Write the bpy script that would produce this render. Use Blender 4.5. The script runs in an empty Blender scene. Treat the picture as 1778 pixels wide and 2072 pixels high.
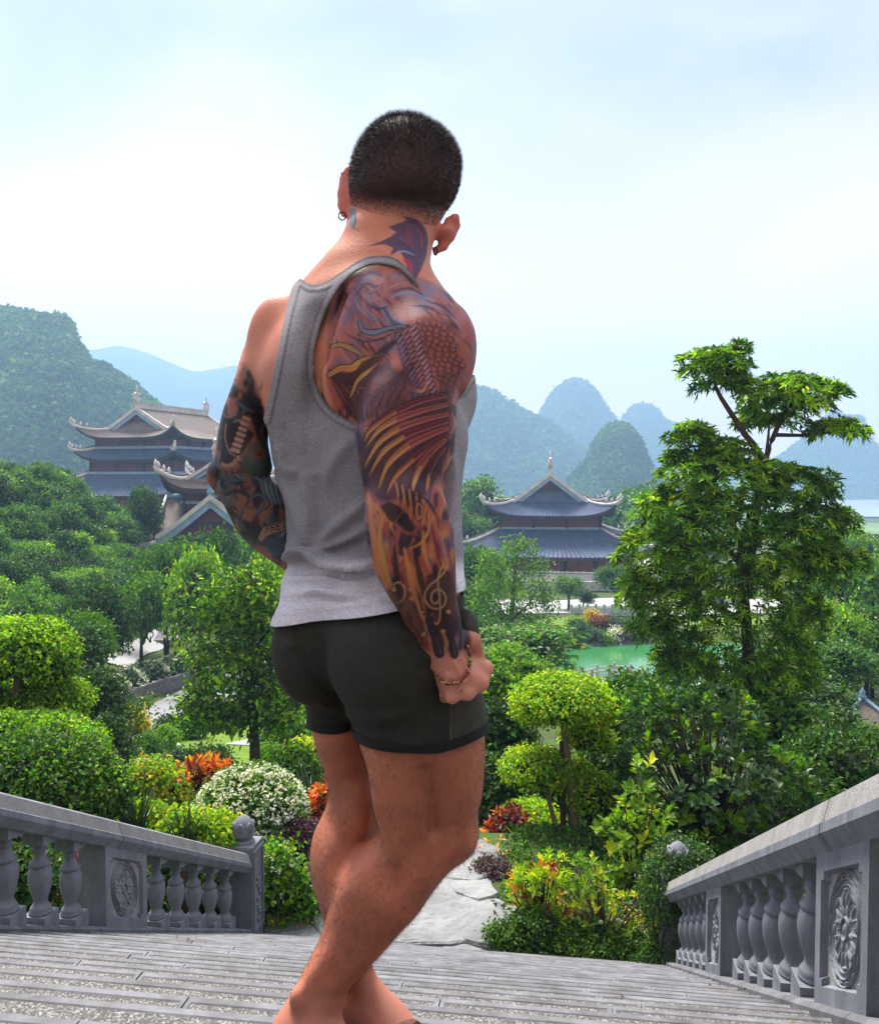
import bpy, bmesh, math, random
import numpy as np
from mathutils import Vector, Matrix, noise as mnoise

# ------------------------------------------------------------------ camera, sky, sun, exposure
C = bpy.context.scene
COL = C.collection
R = math.radians
FPX, PITCH = 1800.0, R(2.4)
_f = np.array([0, math.cos(PITCH), -math.sin(PITCH)]); _u = np.array([0, math.sin(PITCH), math.cos(PITCH)]); _r = np.array([1.0, 0, 0])
cam_d = bpy.data.cameras.new('camera'); cam = bpy.data.objects.new('camera', cam_d); COL.objects.link(cam); C.camera = cam
cam_d.sensor_fit = 'VERTICAL'; cam_d.sensor_height = 24.0; cam_d.lens = 24.0 * FPX / 2072.0
cam_d.clip_start = 0.05; cam_d.clip_end = 30000
cam.location = (0, 0, 0); cam.rotation_euler = (R(90) - PITCH, 0, 0)

SUN_EL, SUN_AZ = R(60), R(-27)          # azimuth from +Y towards +X: the sun stands ahead and to the left
w = bpy.data.worlds.new('World'); C.world = w; w.use_nodes = True
nt = w.node_tree; nt.nodes.clear(); N = nt.nodes.new; L = nt.links.new
out = N('ShaderNodeOutputWorld'); tc = N('ShaderNodeTexCoord')
sky = N('ShaderNodeTexSky'); sky.sky_type = 'NISHITA'; sky.sun_disc = False
sky.sun_elevation = SUN_EL; sky.sun_rotation = SUN_AZ; sky.air_density = 1.2; sky.dust_density = 2.0
bsky = N('ShaderNodeBackground'); bsky.inputs[1].default_value = 0.07; L(sky.outputs[0], bsky.inputs[0])
mp = N('ShaderNodeMapping'); mp.inputs['Scale'].default_value = (1.0, 1.0, 2.1); L(tc.outputs['Generated'], mp.inputs[0])
n1 = N('ShaderNodeTexNoise'); n1.inputs['Scale'].default_value = 1.9; n1.inputs['Detail'].default_value = 5; n1.inputs['Roughness'].default_value = 0.48
n1.inputs['Distortion'].default_value = 0.35; L(mp.outputs[0], n1.inputs[0])
cr = N('ShaderNodeValToRGB'); L(n1.outputs[0], cr.inputs[0])
e = cr.color_ramp.elements
e[0].position = 0.40; e[0].color = (0.15, 0.153, 0.168, 1); e[1].position = 0.64; e[1].color = (0.32, 0.275, 0.255, 1)
m_ = e.new(0.52); m_.color = (0.225, 0.205, 0.203, 1)
# towards the horizon the cloud deck goes to a warm white
sx = N('ShaderNodeSeparateXYZ'); L(tc.outputs['Generated'], sx.inputs[0])
hr = N('ShaderNodeMapRange'); hr.inputs['From Min'].default_value = 0.0; hr.inputs['From Max'].default_value = 0.44
hr.inputs['To Min'].default_value = 1.0; hr.inputs['To Max'].default_value = 0.0; hr.interpolation_type = 'SMOOTHSTEP'; L(sx.outputs[2], hr.inputs[0])
mixc = N('ShaderNodeMix'); mixc.data_type = 'RGBA'; L(hr.outputs[0], mixc.inputs[0]); L(cr.outputs[0], mixc.inputs[6]); mixc.inputs[7].default_value = (.72, .50, .40, 1)
zr = N('ShaderNodeMapRange'); zr.inputs['From Min'].default_value = 0.5; zr.inputs['From Max'].default_value = 1.0; zr.inputs['To Min'].default_value = 0.96; zr.inputs['To Max'].default_value = 2.6; zr.interpolation_type = 'SMOOTHSTEP'; L(sx.outputs[2], zr.inputs[0])   # overcast: brighter towards the zenith
bcl = N('ShaderNodeBackground'); L(zr.outputs[0], bcl.inputs[1]); L(mixc.outputs[2], bcl.inputs[0])
mixs = N('ShaderNodeMixShader'); mixs.inputs[0].default_value = 0.93; L(bsky.outputs[0], mixs.inputs[1]); L(bcl.outputs[0], mixs.inputs[2]); L(mixs.outputs[0], out.inputs[0])

sun_d = bpy.data.lights.new('sun', 'SUN'); sun = bpy.data.objects.new('sun', sun_d); COL.objects.link(sun)
sun_d.energy = 3.6; sun_d.angle = R(20); sun_d.color = (1.0, 0.93, 0.82)
_sd = Vector((math.sin(SUN_AZ) * math.cos(SUN_EL), math.cos(SUN_AZ) * math.cos(SUN_EL), math.sin(SUN_EL)))
sun.rotation_euler = (-_sd).to_track_quat('-Z', 'Y').to_euler(); sun.location = (-40, 40, 60)
C.view_settings.view_transform = 'Standard'; C.view_settings.look = 'None'; C.view_settings.gamma = 1; C.view_settings.exposure = 1.72
C.view_settings.use_curve_mapping = False
C.render.engine = 'CYCLES'
C.cycles.use_denoising = True
C.cycles.max_bounces = 6; C.cycles.diffuse_bounces = 3; C.cycles.glossy_bounces = 2; C.cycles.transmission_bounces = 3; C.cycles.volume_bounces = 1
C.cycles.caustics_reflective = False; C.cycles.caustics_refractive = False

# ------------------------------------------------------------------ helpers
rng = np.random.default_rng(7); random.seed(7)
def ray(x, y): return _f + _r * (x - 889) / FPX - _u * (y - 1036) / FPX
def P(x, y, D):
    d = ray(x, y); return d / d[1] * D
def PX(q):                                   # world points (n,3) -> picture coordinates used for measuring
    q = np.asarray(q); d = q @ _f; d = np.maximum(d, 1e-4)
    return 889 + FPX * (q @ _r) / d, 1036 - FPX * (q @ _u) / d
_d = ray(1150, 1890); _n = math.hypot(_d[0], _d[1])
SU = np.array([_d[0], _d[1], 0]) / _n; SV = np.array([SU[1], -SU[0], 0]); SL = -_d[2] / _n; HN = 0.25
YAW = -math.atan2(SU[0], SU[1])
def W(s, t, z): return SU * s + SV * t + np.array([0, 0, z])

def tag(o, label=None, cat=None, group=None, kind=None):
    if label: o['label'] = label
    if cat: o['category'] = cat
    if group: o['group'] = group
    if kind: o['kind'] = kind
    return o
def empty(name, loc=(0, 0, 0), rz=0.0, parent=None):
    o = bpy.data.objects.new(name, None); COL.objects.link(o); o.location = loc; o.rotation_euler = (0, 0, rz); o.empty_display_size = 0.1
    if parent: o.parent = parent
    return o
def link(name, me, parent=None, loc=(0, 0, 0)):
    o = bpy.data.objects.new(name, me); COL.objects.link(o); o.location = loc
    if parent is not None: o.parent = parent
    return o
def copy_tree(o, parent=None):
    c = o.copy(); COL.objects.link(c); c.parent = parent
    for ch in list(o.children): copy_tree(ch, c)
    return c
def npmesh(name, V, quads=None, tris=None, mats=(), mi=None, smooth=False):
    """mesh from numpy arrays; quads first, then tris"""
    me = bpy.data.meshes.new(name); V = np.asarray(V, np.float32)
    q = np.zeros((0, 4), np.int32) if quads is None else np.asarray(quads, np.int32)
    t = np.zeros((0, 3), np.int32) if tris is None else np.asarray(tris, np.int32)
    me.vertices.add(len(V)); me.vertices.foreach_set('co', V.ravel())
    idx = np.concatenate([q.ravel(), t.ravel()]); n = len(q) + len(t)
    me.loops.add(len(idx)); me.loops.foreach_set('vertex_index', idx.astype(np.int32))
    ls = np.concatenate([np.arange(len(q)) * 4, len(q) * 4 + np.arange(len(t)) * 3]).astype(np.int32)
    me.polygons.add(n); me.polygons.foreach_set('loop_start', ls)
    for m in mats: me.materials.append(m)
    if mi is not None: me.polygons.foreach_set('material_index', np.asarray(mi, np.int32))
    me.polygons.foreach_set('use_smooth', np.full(n, bool(smooth)))
    me.update(calc_edges=True); me.validate()
    return me
class MB:
    def __init__(s): s.v = []; s.f = []; s.m = []; s.sm = []
    def add(s, V, F, mi=0, sm=False):
        b = len(s.v); s.v += [tuple(map(float, p)) for p in V]
        s.f += [tuple(b + i for i in f) for f in F]; s.m += [mi] * len(F); s.sm += [sm] * len(F); return s
    def hexa(s, c8, mi=0):                   # c8: bottom ring 4, top ring 4 (both counter-clockwise from above)
        return s.add(c8, [(3, 2, 1, 0), (4, 5, 6, 7), (0, 1, 5, 4), (1, 2, 6, 5), (2, 3, 7, 6), (3, 0, 4, 7)], mi)
    def box(s, c, d, mi=0, rz=0.0, f=None):
        ca, sa = math.cos(rz), math.sin(rz); o = []
        for z in (-.5, .5):
            for x, y in ((-.5, -.5), (.5, -.5), (.5, .5), (-.5, .5)):
                X, Y = x * d[0], y * d[1]; p = (c[0] + X * ca - Y * sa, c[1] + X * sa + Y * ca, c[2] + z * d[2]); o.append(f(p) if f else p)
        return s.hexa(o, mi)
    def lathe(s, prof, n=16, c=(0, 0, 0), mi=0, sm=True, f=None):
        V = []; F = []
        for r, z in prof:
            for k in range(n):
                a = 2 * math.pi * k / n; p = (c[0] + r * math.cos(a), c[1] + r * math.sin(a), c[2] + z); V.append(f(p) if f else p)
        for i in range(len(prof) - 1):
            for k in range(n):
                F.append((i * n + k, i * n + (k + 1) % n, (i + 1) * n + (k + 1) % n, (i + 1) * n + k))
        F.append(tuple(range(n))[::-1]); F.append(tuple((len(prof) - 1) * n + k for k in range(n)))
        return s.add(V, F, mi, sm)
    def tube(s, pts, rad, n=6, mi=0, sm=True, flat=1.0):
        pts = [np.asarray(p, float) for p in pts]; V = []; F = []
        if not hasattr(rad, '__len__'): rad = [rad] * len(pts)
        up0 = np.array([0, 0, 1.0])
        for i, p in enumerate(pts):
            t = pts[min(i + 1, len(pts) - 1)] - pts[max(i - 1, 0)]; t = t / (np.linalg.norm(t) + 1e-9)
            a = np.cross(t, up0 if abs(t[2]) < 0.95 else np.array([1.0, 0, 0])); a /= np.linalg.norm(a) + 1e-9; b = np.cross(a, t)
            for k in range(n):
                q = 2 * math.pi * k / n; V.append(p + (a * math.cos(q) + b * math.sin(q) * flat) * rad[i])
        for i in range(len(pts) - 1):
            for k in range(n): F.append((i * n + k, i * n + (k + 1) % n, (i + 1) * n + (k + 1) % n, (i + 1) * n + k))
        F.append(tuple(range(n))[::-1]); F.append(tuple((len(pts) - 1) * n + k for k in range(n)))
        return s.add(V, F, mi, sm)
    def loft(s, rings, mi=0, sm=True, closed=True, caps=True):
        n = len(rings[0]); V = [p for r in rings for p in r]; F = []
        for i in range(len(rings) - 1):
            for k in range(n if closed else n - 1): F.append((i * n + k, i * n + (k + 1) % n, (i + 1) * n + (k + 1) % n, (i + 1) * n + k))
        if caps and closed: F += [tuple(range(n))[::-1], tuple((len(rings) - 1) * n + k for k in range(n))]
        return s.add(V, F, mi, sm)
    def mesh(s, name, mats):
        me = bpy.data.meshes.new(name); me.from_pydata(s.v, [], s.f)
        for m in (mats if isinstance(mats, (list, tuple)) else [mats]): me.materials.append(m)
        me.polygons.foreach_set('material_index', s.m); me.polygons.foreach_set('use_smooth', s.sm); me.update(); return me
    def build(s, name, mats, parent=None, loc=(0, 0, 0), bevel=0.0):
        o = link(name, s.mesh(name, mats), parent, loc)
        if bevel:
            b = o.modifiers.new('bevel', 'BEVEL'); b.width = bevel; b.segments = 2; b.limit_method = 'ANGLE'; b.angle_limit = R(40)
        return o
MATS = {}
def mat(name, col, rough=0.7, var=0.25, scale=6.0, bump=0.0, bscale=40.0, spec=0.4, col2=None, detail=6.0, coords='Object', island=0.0, transl=0.0, metal=0.0, dist=0.01, speck=None, attr=None, streak=0.0):
    """principled material with noise-mottled colour, optional speckle, per-piece variation, bump and translucency"""
    m = bpy.data.materials.new(name); m.use_nodes = True; nt = m.node_tree; N = nt.nodes.new; L = nt.links.new
    b = nt.nodes['Principled BSDF']; o = nt.nodes['Material Output']
    b.inputs['Roughness'].default_value = rough; b.inputs['Specular IOR Level'].default_value = spec; b.inputs['Metallic'].default_value = metal
    tc = N('ShaderNodeTexCoord')
    n = N('ShaderNodeTexNoise'); n.inputs['Scale'].default_value = scale; n.inputs['Detail'].default_value = detail; n.inputs['Roughness'].default_value = 0.62; L(tc.outputs[coords], n.inputs[0])
    c2 = col2 if col2 else tuple(c * (1 - var) for c in col); c1 = col if col2 else tuple(min(1, c * (1 + var)) for c in col)
    r = N('ShaderNodeValToRGB'); r.color_ramp.elements[0].position = 0.32; r.color_ramp.elements[1].position = 0.68
    r.color_ramp.elements[0].color = (*c2, 1); r.color_ramp.elements[1].color = (*c1, 1); L(n.outputs[0], r.inputs[0]); cur = r.outputs[0]
    if streak:                                  # rain stains and grime: tall soft patches
        mpp = N('ShaderNodeMapping'); mpp.inputs['Scale'].default_value = (5, 5, .9); L(tc.outputs[coords], mpp.inputs[0]); ns = N('ShaderNodeTexNoise'); ns.inputs['Scale'].default_value = 1.3; ns.inputs['Detail'].default_value = 7; ns.inputs['Roughness'].default_value = .7; L(mpp.outputs[0], ns.inputs[0])
        rs = N('ShaderNodeValToRGB'); rs.color_ramp.elements[0].position = .36; rs.color_ramp.elements[1].position = .60; v = 1 - streak; rs.color_ramp.elements[0].color = (v, v, v * .97, 1); rs.color_ramp.elements[1].color = (1.08, 1.08, 1.1, 1); L(ns.outputs[0], rs.inputs[0])
        mx = N('ShaderNodeMix'); mx.data_type = 'RGBA'; mx.blend_type = 'MULTIPLY'; mx.inputs[0].default_value = 1; L(cur, mx.inputs[6]); L(rs.outputs[0], mx.inputs[7]); cur = mx.outputs[2]
    if speck:
        sc, cs, amt = speck
        v = N('ShaderNodeTexVoronoi'); v.inputs['Scale'].default_value = sc; L(tc.outputs[coords], v.inputs[0])
        sr = N('ShaderNodeValToRGB'); sr.color_ramp.interpolation = 'CONSTANT'; els = sr.color_ramp.elements
        sx = N('ShaderNodeSeparateColor'); L(v.outputs['Color'], sx.inputs[0]); L(sx.outputs[0], sr.inputs[0])
        els[0].color = (*cs[0], 1); els[0].position = 0; els[1].color = (*cs[1], 1); els[1].position = 1 / len(cs)
        for i, cc in enumerate(cs[2:], 2): els.new(i / len(cs)).color = (*cc, 1)
        mx = N('ShaderNodeMix'); mx.data_type = 'RGBA'; mx.inputs[0].default_value = amt; L(cur, mx.inputs[6]); L(sr.outputs[0], mx.inputs[7]); cur = mx.outputs[2]
    if attr:
        at = N('ShaderNodeAttribute'); at.attribute_name = attr
        mx = N('ShaderNodeMix'); mx.data_type = 'RGBA'; mx.blend_type = 'MULTIPLY'; mx.inputs[0].default_value = 1; L(cur, mx.inputs[6]); L(at.outputs['Color'], mx.inputs[7]); cur = mx.outputs[2]
    if island:
        g = N('ShaderNodeNewGeometry'); hs = N('ShaderNodeHueSaturation'); mr = N('ShaderNodeMapRange')
        mr.inputs['To Min'].default_value = 1 - island; mr.inputs['To Max'].default_value = 1 + island; L(g.outputs['Random Per Island'], mr.inputs[0]); L(mr.outputs[0], hs.inputs['Value'])
        ml = N('ShaderNodeMath'); ml.operation = 'MULTIPLY'; ml.inputs[1].default_value = 7.31; L(g.outputs['Random Per Island'], ml.inputs[0])
        fr = N('ShaderNodeMath'); fr.operation = 'FRACT'; L(ml.outputs[0], fr.inputs[0]); mh = N('ShaderNodeMapRange')
        mh.inputs['To Min'].default_value = 0.5 - island * 0.07; mh.inputs['To Max'].default_value = 0.5 + island * 0.07; L(fr.outputs[0], mh.inputs[0]); L(mh.outputs[0], hs.inputs['Hue'])
        L(cur, hs.inputs['Color']); cur = hs.outputs[0]
    L(cur, b.inputs['Base Color'])
    if bump:
        bn = N('ShaderNodeTexNoise'); bn.inputs['Scale'].default_value = bscale; bn.inputs['Detail'].default_value = 4; L(tc.outputs[coords], bn.inputs[0])
        bp = N('ShaderNodeBump'); bp.inputs['Strength'].default_value = bump; bp.inputs['Distance'].default_value = dist; L(bn.outputs[0], bp.inputs['Height']); L(bp.outputs[0], b.inputs['Normal'])
    if transl:
        tr = N('ShaderNodeBsdfTranslucent'); mc = N('ShaderNodeMix'); mc.data_type = 'RGBA'; mc.blend_type = 'MULTIPLY'; mc.inputs[0].default_value = 1
        L(cur, mc.inputs[6]); mc.inputs[7].default_value = (1.5, 1.45, 0.4, 1); L(mc.outputs[2], tr.inputs[0])
        ms = N('ShaderNodeMixShader'); ms.inputs[0].default_value = transl; L(b.outputs[0], ms.inputs[1]); L(tr.outputs[0], ms.inputs[2]); L(ms.outputs[0], o.inputs[0])
    MATS[name] = m; return m
def sstep(x, a, b):
    t = np.clip((x - a) / (b - a), 0, 1); return t * t * (3 - 2 * t)

# ------------------------------------------------------------------ stone stairs
M_stone = mat('grey_stone', (0.175, 0.187, 0.225), 0.72, 0.22, 9, 0.35, 160, 0.35, speck=(420, [(0.11, 0.118, 0.15), (0.19, 0.20, 0.237), (0.26, 0.27, 0.305)], 0.35), dist=0.002, streak=.5)
M_stone_rough = mat('hammered_stone', (0.29, 0.28, 0.275), 0.85, 0.2, 12, 0.9, 220, 0.25, speck=(300, [(0.12, 0.12, 0.13), (0.3, 0.29, 0.28), (0.42, 0.41, 0.4), (0.24, 0.235, 0.24)], 0.55), dist=0.004, streak=.4)
M_band = mat('slab_border', (0.175, 0.18, 0.20), 0.75, 0.3, 3.2, 0.5, 90, 0.3, col2=(0.105, 0.105, 0.115), dist=0.003, streak=.4)
M_pebble = mat('washed_pebble', (0.17, 0.165, 0.16), 0.6, 0.2, 2.2, 0.9, 260, 0.4, col2=(0.10, 0.097, 0.094),
               speck=(190, [(0.030, 0.030, 0.034), (0.21, 0.20, 0.19), (0.06, 0.06, 0.062), (0.11, 0.10, 0.09), (0.30, 0.30, 0.30), (0.03, 0.03, 0.034), (0.15, 0.145, 0.14), (.05, .048, .046)], 0.75), dist=0.006)
RUN = 0.318; RISE = RUN * SL
T0, T1 = -3.56, 1.03
stair = empty('stone_staircase', W(0, 0, 0), YAW); tag(stair, 'broad stone staircase of pebbled slabs with smooth grey borders running downhill', None, None, 'structure')
slab_rng = random.Random(3)
for k in range(-7, 26):
    sn = 1.67 + RUN * k; z = -HN - SL * sn
    t = T0 - 0.12; xs = []
    off = slab_rng.uniform(0.15, 1.0)
    cur = T0 + off
    while cur < T1 - 0.25: xs.append(cur); cur += slab_rng.uniform(0.95, 1.25)
    xs = [t] + xs + [T1 + 0.12]
    for a, b in zip(xs[:-1], xs[1:]):
        g = 0.0022; a2, b2 = a + g, b - g; y0, y1 = sn - RUN - 0.03, sn
        dz = slab_rng.uniform(-0.003, 0.003); zt = z + dz; m = MB()
        w1, w2 = 0.034, 0.012            # front border, end border
        q = 0.004
        o = [(a2, y0, zt), (b2, y0, zt), (b2, y1 - 0.012, zt), (a2, y1 - 0.012, zt)]
        i_ = [(a2 + w2, y0 + 0.02, zt), (b2 - w2, y0 + 0.02, zt), (b2 - w2, y1 - w1, zt), (a2 + w2, y1 - w1, zt)]
        i2 = [(p[0] + (q if j in (0, 3) else -q), p[1] + (q if j < 2 else -q), zt - 0.0035) for j, p in enumerate(i_)]
        n_ = [(b2, y1, zt - 0.012), (a2, y1, zt - 0.012), (b2, y1, zt - 0.10), (a2, y1, zt - 0.10), (b2, y1 - 0.025, zt - 0.10), (a2, y1 - 0.025, zt - 0.10), (b2, y1 - 0.025, zt - RISE - 0.02), (a2, y1 - 0.025, zt - RISE - 0.02),
              (a2, y0, zt - 0.1), (b2, y0, zt - 0.1)]
        V = o + i_ + i2 + n_
        F = [(0, 1, 5, 4), (1, 2, 6, 5), (2, 3, 7, 6), (3, 0, 4, 7), (4, 5, 9, 8), (5, 6, 10, 9), (6, 7, 11, 10), (7, 4, 8, 11),
             (3, 2, 12, 13), (13, 12, 14, 15), (15, 14, 16, 17), (17, 16, 18, 19), (1, 0, 20, 21), (0, 3, 13, 15, 20), (2, 1, 21, 14, 12)]
        m.add(V, F, 0); m.add([V[8], V[9], V[10], V[11]], [(0, 1, 2, 3)], 1)
        m.build('tread_slab', [M_band, M_pebble], stair)
_lz = -HN - SL * (1.67 - RUN * 7.97); lm = MB(); lm.box((0, 0, 0), (9, 8, .3)); tag(lm.build('upper_landing', M_pebble, None, tuple(W(1.67 - RUN * 8 - 4.03, -1.2, _lz - .15 + .16))), kind='structure').rotation_euler = (0, 0, YAW)
# ------------------------------------------------------------------ balustrades
BAL_PROF = [(0.078, 0.085), (0.080, 0.10), (0.070, 0.108), (0.074, 0.118), (0.062, 0.135), (0.050, 0.15), (0.046, 0.168), (0.056, 0.20), (0.070, 0.238), (0.080, 0.285), (0.083, 0.32), (0.080, 0.36),
            (0.068, 0.392), (0.060, 0.398), (0.072, 0.406), (0.074, 0.416), (0.066, 0.428), (0.050, 0.442), (0.041, 0.465), (0.038, 0.485), (0.040, 0.494), (0.052, 0.502), (0.053, 0.512), (0.044, 0.52), (0.038, 0.53), (0.040, 0.55), (0.052, 0.575), (0.062, 0.585)]
OB, OR = 0.03, 0.675                      # kerb top and rail underside above the nosing plane
def shear(p): return (p[0], p[1], p[2] - SL * p[1])
_b = MB(); H0 = OB                          # baluster: local origin on the nosing plane below its centre
_b.lathe([(r, z * 1.085 + OB) for r, z in BAL_PROF], 18)
BAL_ME = _b.mesh('baluster', M_stone)
_b = MB(); hw = 0.088
_b.hexa([(-hw, -hw, OB + SL * hw), (hw, -hw, OB + SL * hw), (hw, hw, OB - SL * hw), (-hw, hw, OB - SL * hw), (-hw, -hw, OB + 0.092), (hw, -hw, OB + 0.092), (hw, hw, OB + 0.092), (-hw, hw, OB + 0.092)])
PLINTH_ME = _b.mesh('plinth', M_stone)
_b = MB(); z0 = OB + 0.575 * 1.085 - 0.012; hb = 0.082
_b.hexa([(-hb, -hb, z0), (hb, -hb, z0), (hb, hb, z0 - 0.03), (-hb, hb, z0 - 0.03), (-hb, -hb, OR + SL * hb), (hb, -hb, OR + SL * hb), (hb, hb, OR - SL * hb), (-hb, hb, OR - SL * hb)])
CAP_ME = _b.mesh('capital', M_stone)
def medallion(side):
    """round rosette: moulded rings, eight petals and a boss; x is depth (towards the stairs), y along, z up (sheared with the rail)"""
    m = MB(); Rr = 0.215; x0 = 0.0
    def f(p): return (side * p[2] * .5, p[0] * 1.0, p[1] * 1.12)
    def ring(r0, r1, h, n=40):
        V = []; F = []
        for rr, hh in ((r0, 0), (r0 + 0.006, h), (r1 - 0.006, h), (r1, 0)):
            V += [f((rr * math.cos(2 * math.pi * k / n), rr * math.sin(2 * math.pi * k / n), hh)) for k in range(n)]
        for i in range(3):
            for k in range(n):
                q = (i * n + k, i * n + (k + 1) % n, (i + 1) * n + (k + 1) % n, (i + 1) * n + k); F.append(q if side < 0 else q[::-1])
        m.add(V, F, 0, False)
    def lump(cx, cy, a, rx, ry, h, n=12):
        V = [f((cx, cy, h))]; F = []
        for j, (sc, hh) in enumerate(((0.6, h * 0.85), (1.0, 0.0))):
            for k in range(n):
                q = 2 * math.pi * k / n; px, py = rx * sc * math.cos(q), ry * sc * math.sin(q)
                V.append(f((cx + px * math.cos(a) - py * math.sin(a), cy + px * math.sin(a) + py * math.cos(a), hh)))
        for k in range(n):
            F.append((0, 1 + k, 1 + (k + 1) % n)); F.append((1 + k, 1 + n + k, 1 + n + (k + 1) % n, 1 + (k + 1) % n))
        m.add(V, F if side < 0 else [q[::-1] for q in F], 0, True)
    ring(0.205, 0.218, 0.024); ring(0.176, 0.188, 0.022); ring(0.152, 0.166, 0.018)
    for k in range(16):
        a = 2 * math.pi * (k + .5) / 16; lump(0.196 * math.cos(a), 0.196 * math.sin(a), a + math.pi / 2, 0.026, 0.006, 0.02)
    for k in range(8):
        a = 2 * math.pi * k / 8
        for d in (-0.24, 0.24): lump(0.112 * math.cos(a + d), 0.112 * math.sin(a + d), a + d * 0.3, 0.036, 0.009, 0.022)
        lump(0.142 * math.cos(a), 0.142 * math.sin(a), a + math.pi / 2, 0.030, 0.011, 0.022)
        lump(0.072 * math.cos(a + .39), 0.072 * math.sin(a + .39), a + .39, 0.03, 0.012, 0.018)
        lump(0.104 * math.cos(a), 0.104 * math.sin(a), a, 0.016, 0.006, 0.012)
    ring(0.034, 0.050, 0.026, 24); lump(0, 0, 0, 0.028, 0.028, 0.024)
    m.v = [(p[0], p[1], p[2] - SL * p[1]) for p in m.v]
    return m
def balustrade(name, label, tc, side, s_lo, s_hi, panels, bals, joints, s_new):
    """tc: centre line across the stairs; side: +1 when the stairs lie towards +t. Local frame: x across, y along, z up from the nosing plane at s_new"""
    root = empty(name, W(s_new, tc, -HN - SL * s_new), YAW); tag(root, label, 'balustrade')
    Y = lambda s: s - s_new
    # kerb in lengths
    ks = [s_lo] + [j - 0.35 for j in joints] + [s_hi]
    for a, b in zip(ks[:-1], ks[1:]):
        m = MB(); a_, b_ = Y(a) + 0.003, Y(b) - 0.003
        prof = [(-0.16, OB - 0.30), (0.16 if side > 0 else 0.16, OB - 0.30), (0.16, OB - 0.02), (0.14, OB), (-0.14, OB), (-0.16, OB - 0.02)]
        rings = [[shear((x, yy, z)) for x, z in prof] for yy in (a_, b_)]
        m.loft([r[::-1] for r in rings], 0, False); m.build('kerb', M_band, root)
    # handrail in lengths: flat top, rough sloping flank, smooth band, undercut
    js = [s_lo] + joints + [s_hi - 0.10]
    hp = [(0.095, 0.905), (0.128, 0.890), (0.150, 0.795), (0.163, 0.788), (0.165, 0.745), (0.115, OR)]
    full = hp + [(-x, z) for x, z in hp[::-1]]
    mats_i = [0, 1, 0, 0, 0, 0, 0, 0, 0, 1, 0, 0]
    for a, b in zip(js[:-1], js[1:]):
        m = MB(); a_, b_ = Y(a) + 0.004, Y(b) - 0.004; n = len(full)
        r0 = [shear((x, a_, z)) for x, z in full]; r1 = [shear((x, b_, z)) for x, z in full]
        for k in range(n):
            m.add([r0[k], r0[(k + 1) % n], r1[(k + 1) % n], r1[k]], [(0, 1, 2, 3)], mats_i[k])
        m.add(r0, [tuple(range(n))[::-1]]); m.add(r1, [tuple(range(n))])
        m.build('handrail', [M_stone, M_stone_rough], root)
    for i, s in enumerate(bals):
        o = link('baluster', BAL_ME, root, shear((0, Y(s), 0))); link('plinth', PLINTH_ME, o); link('capital', CAP_ME, o)
    med = None
    for (a, b) in panels:
        c = (a + b) / 2; h = (b - a) / 2; m = MB(); th = 0.115
        ring = lambda x: [shear((x, -h, OB)), shear((x, h, OB)), shear((x, h, OR)), shear((x, -h, OR))]
        # core with a recessed field on the stair side
        xo, xi = side * th, side * (th - 0.028); bw, bz = 0.075, 0.075
        outer = ring(xo); back = ring(-xo)
        nt_ = 0.035
        def notched(x, e): 
            A, B_, lo, hi = -h + bw + e, h - bw - e, OB + bz + e, OR - bz - e
            pts = [(A + nt_, lo), (B_ - nt_, lo), (B_ - nt_, lo + nt_), (B_, lo + nt_), (B_, hi - nt_), (B_ - nt_, hi - nt_), (B_ - nt_, hi), (A + nt_, hi), (A + nt_, hi - nt_), (A, hi - nt_), (A, lo + nt_), (A + nt_, lo + nt_)]
            return [shear((x, y, z)) for y, z in pts]
        no, ni = notched(xo, 0), notched(xi, 0.012)
        V = outer + back + no + ni; F = [(0, 1, 5, 4), (1, 2, 6, 5), (2, 3, 7, 6), (3, 0, 4, 7), (4, 5, 6, 7)]
        o8 = 8; fr = [(0, 1, o8 + 1, o8 + 0), (1, o8 + 3, o8 + 2, o8 + 1), (1, 2, o8 + 4, o8 + 3), (2, o8 + 6, o8 + 5, o8 + 4), (2, 3, o8 + 7, o8 + 6), (3, o8 + 9, o8 + 8, o8 + 7), (3, 0, o8 + 10, o8 + 9), (0, o8 + 0, o8 + 11, o8 + 10)]
        F += fr + [(o8 + k, o8 + (k + 1) % 12, 20 + (k + 1) % 12, 20 + k) for k in range(12)]
        m.add(V, F, 0); m.add(ni, [tuple(range(12))], 1)
        pl = m.build('carved_panel', [M_stone, M_stone_rough], root, shear((0, Y(c), 0)))
        if med is None: med = medallion(side).mesh('medallion', M_stone)
        md = link('medallion', med, pl, (xi, 0, (OB + OR) / 2))
    # newel
    m = MB(); h, th = 0.17, 0.17; zb, zt = -0.14, 1.06
    m.box((0, 0, (zb + zt) / 2), (2 * th, 2 * h, zt - zb)); nw = m.build('newel_post', M_stone, root, (0, 0, 0), bevel=0.006)
    m = MB()
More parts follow.
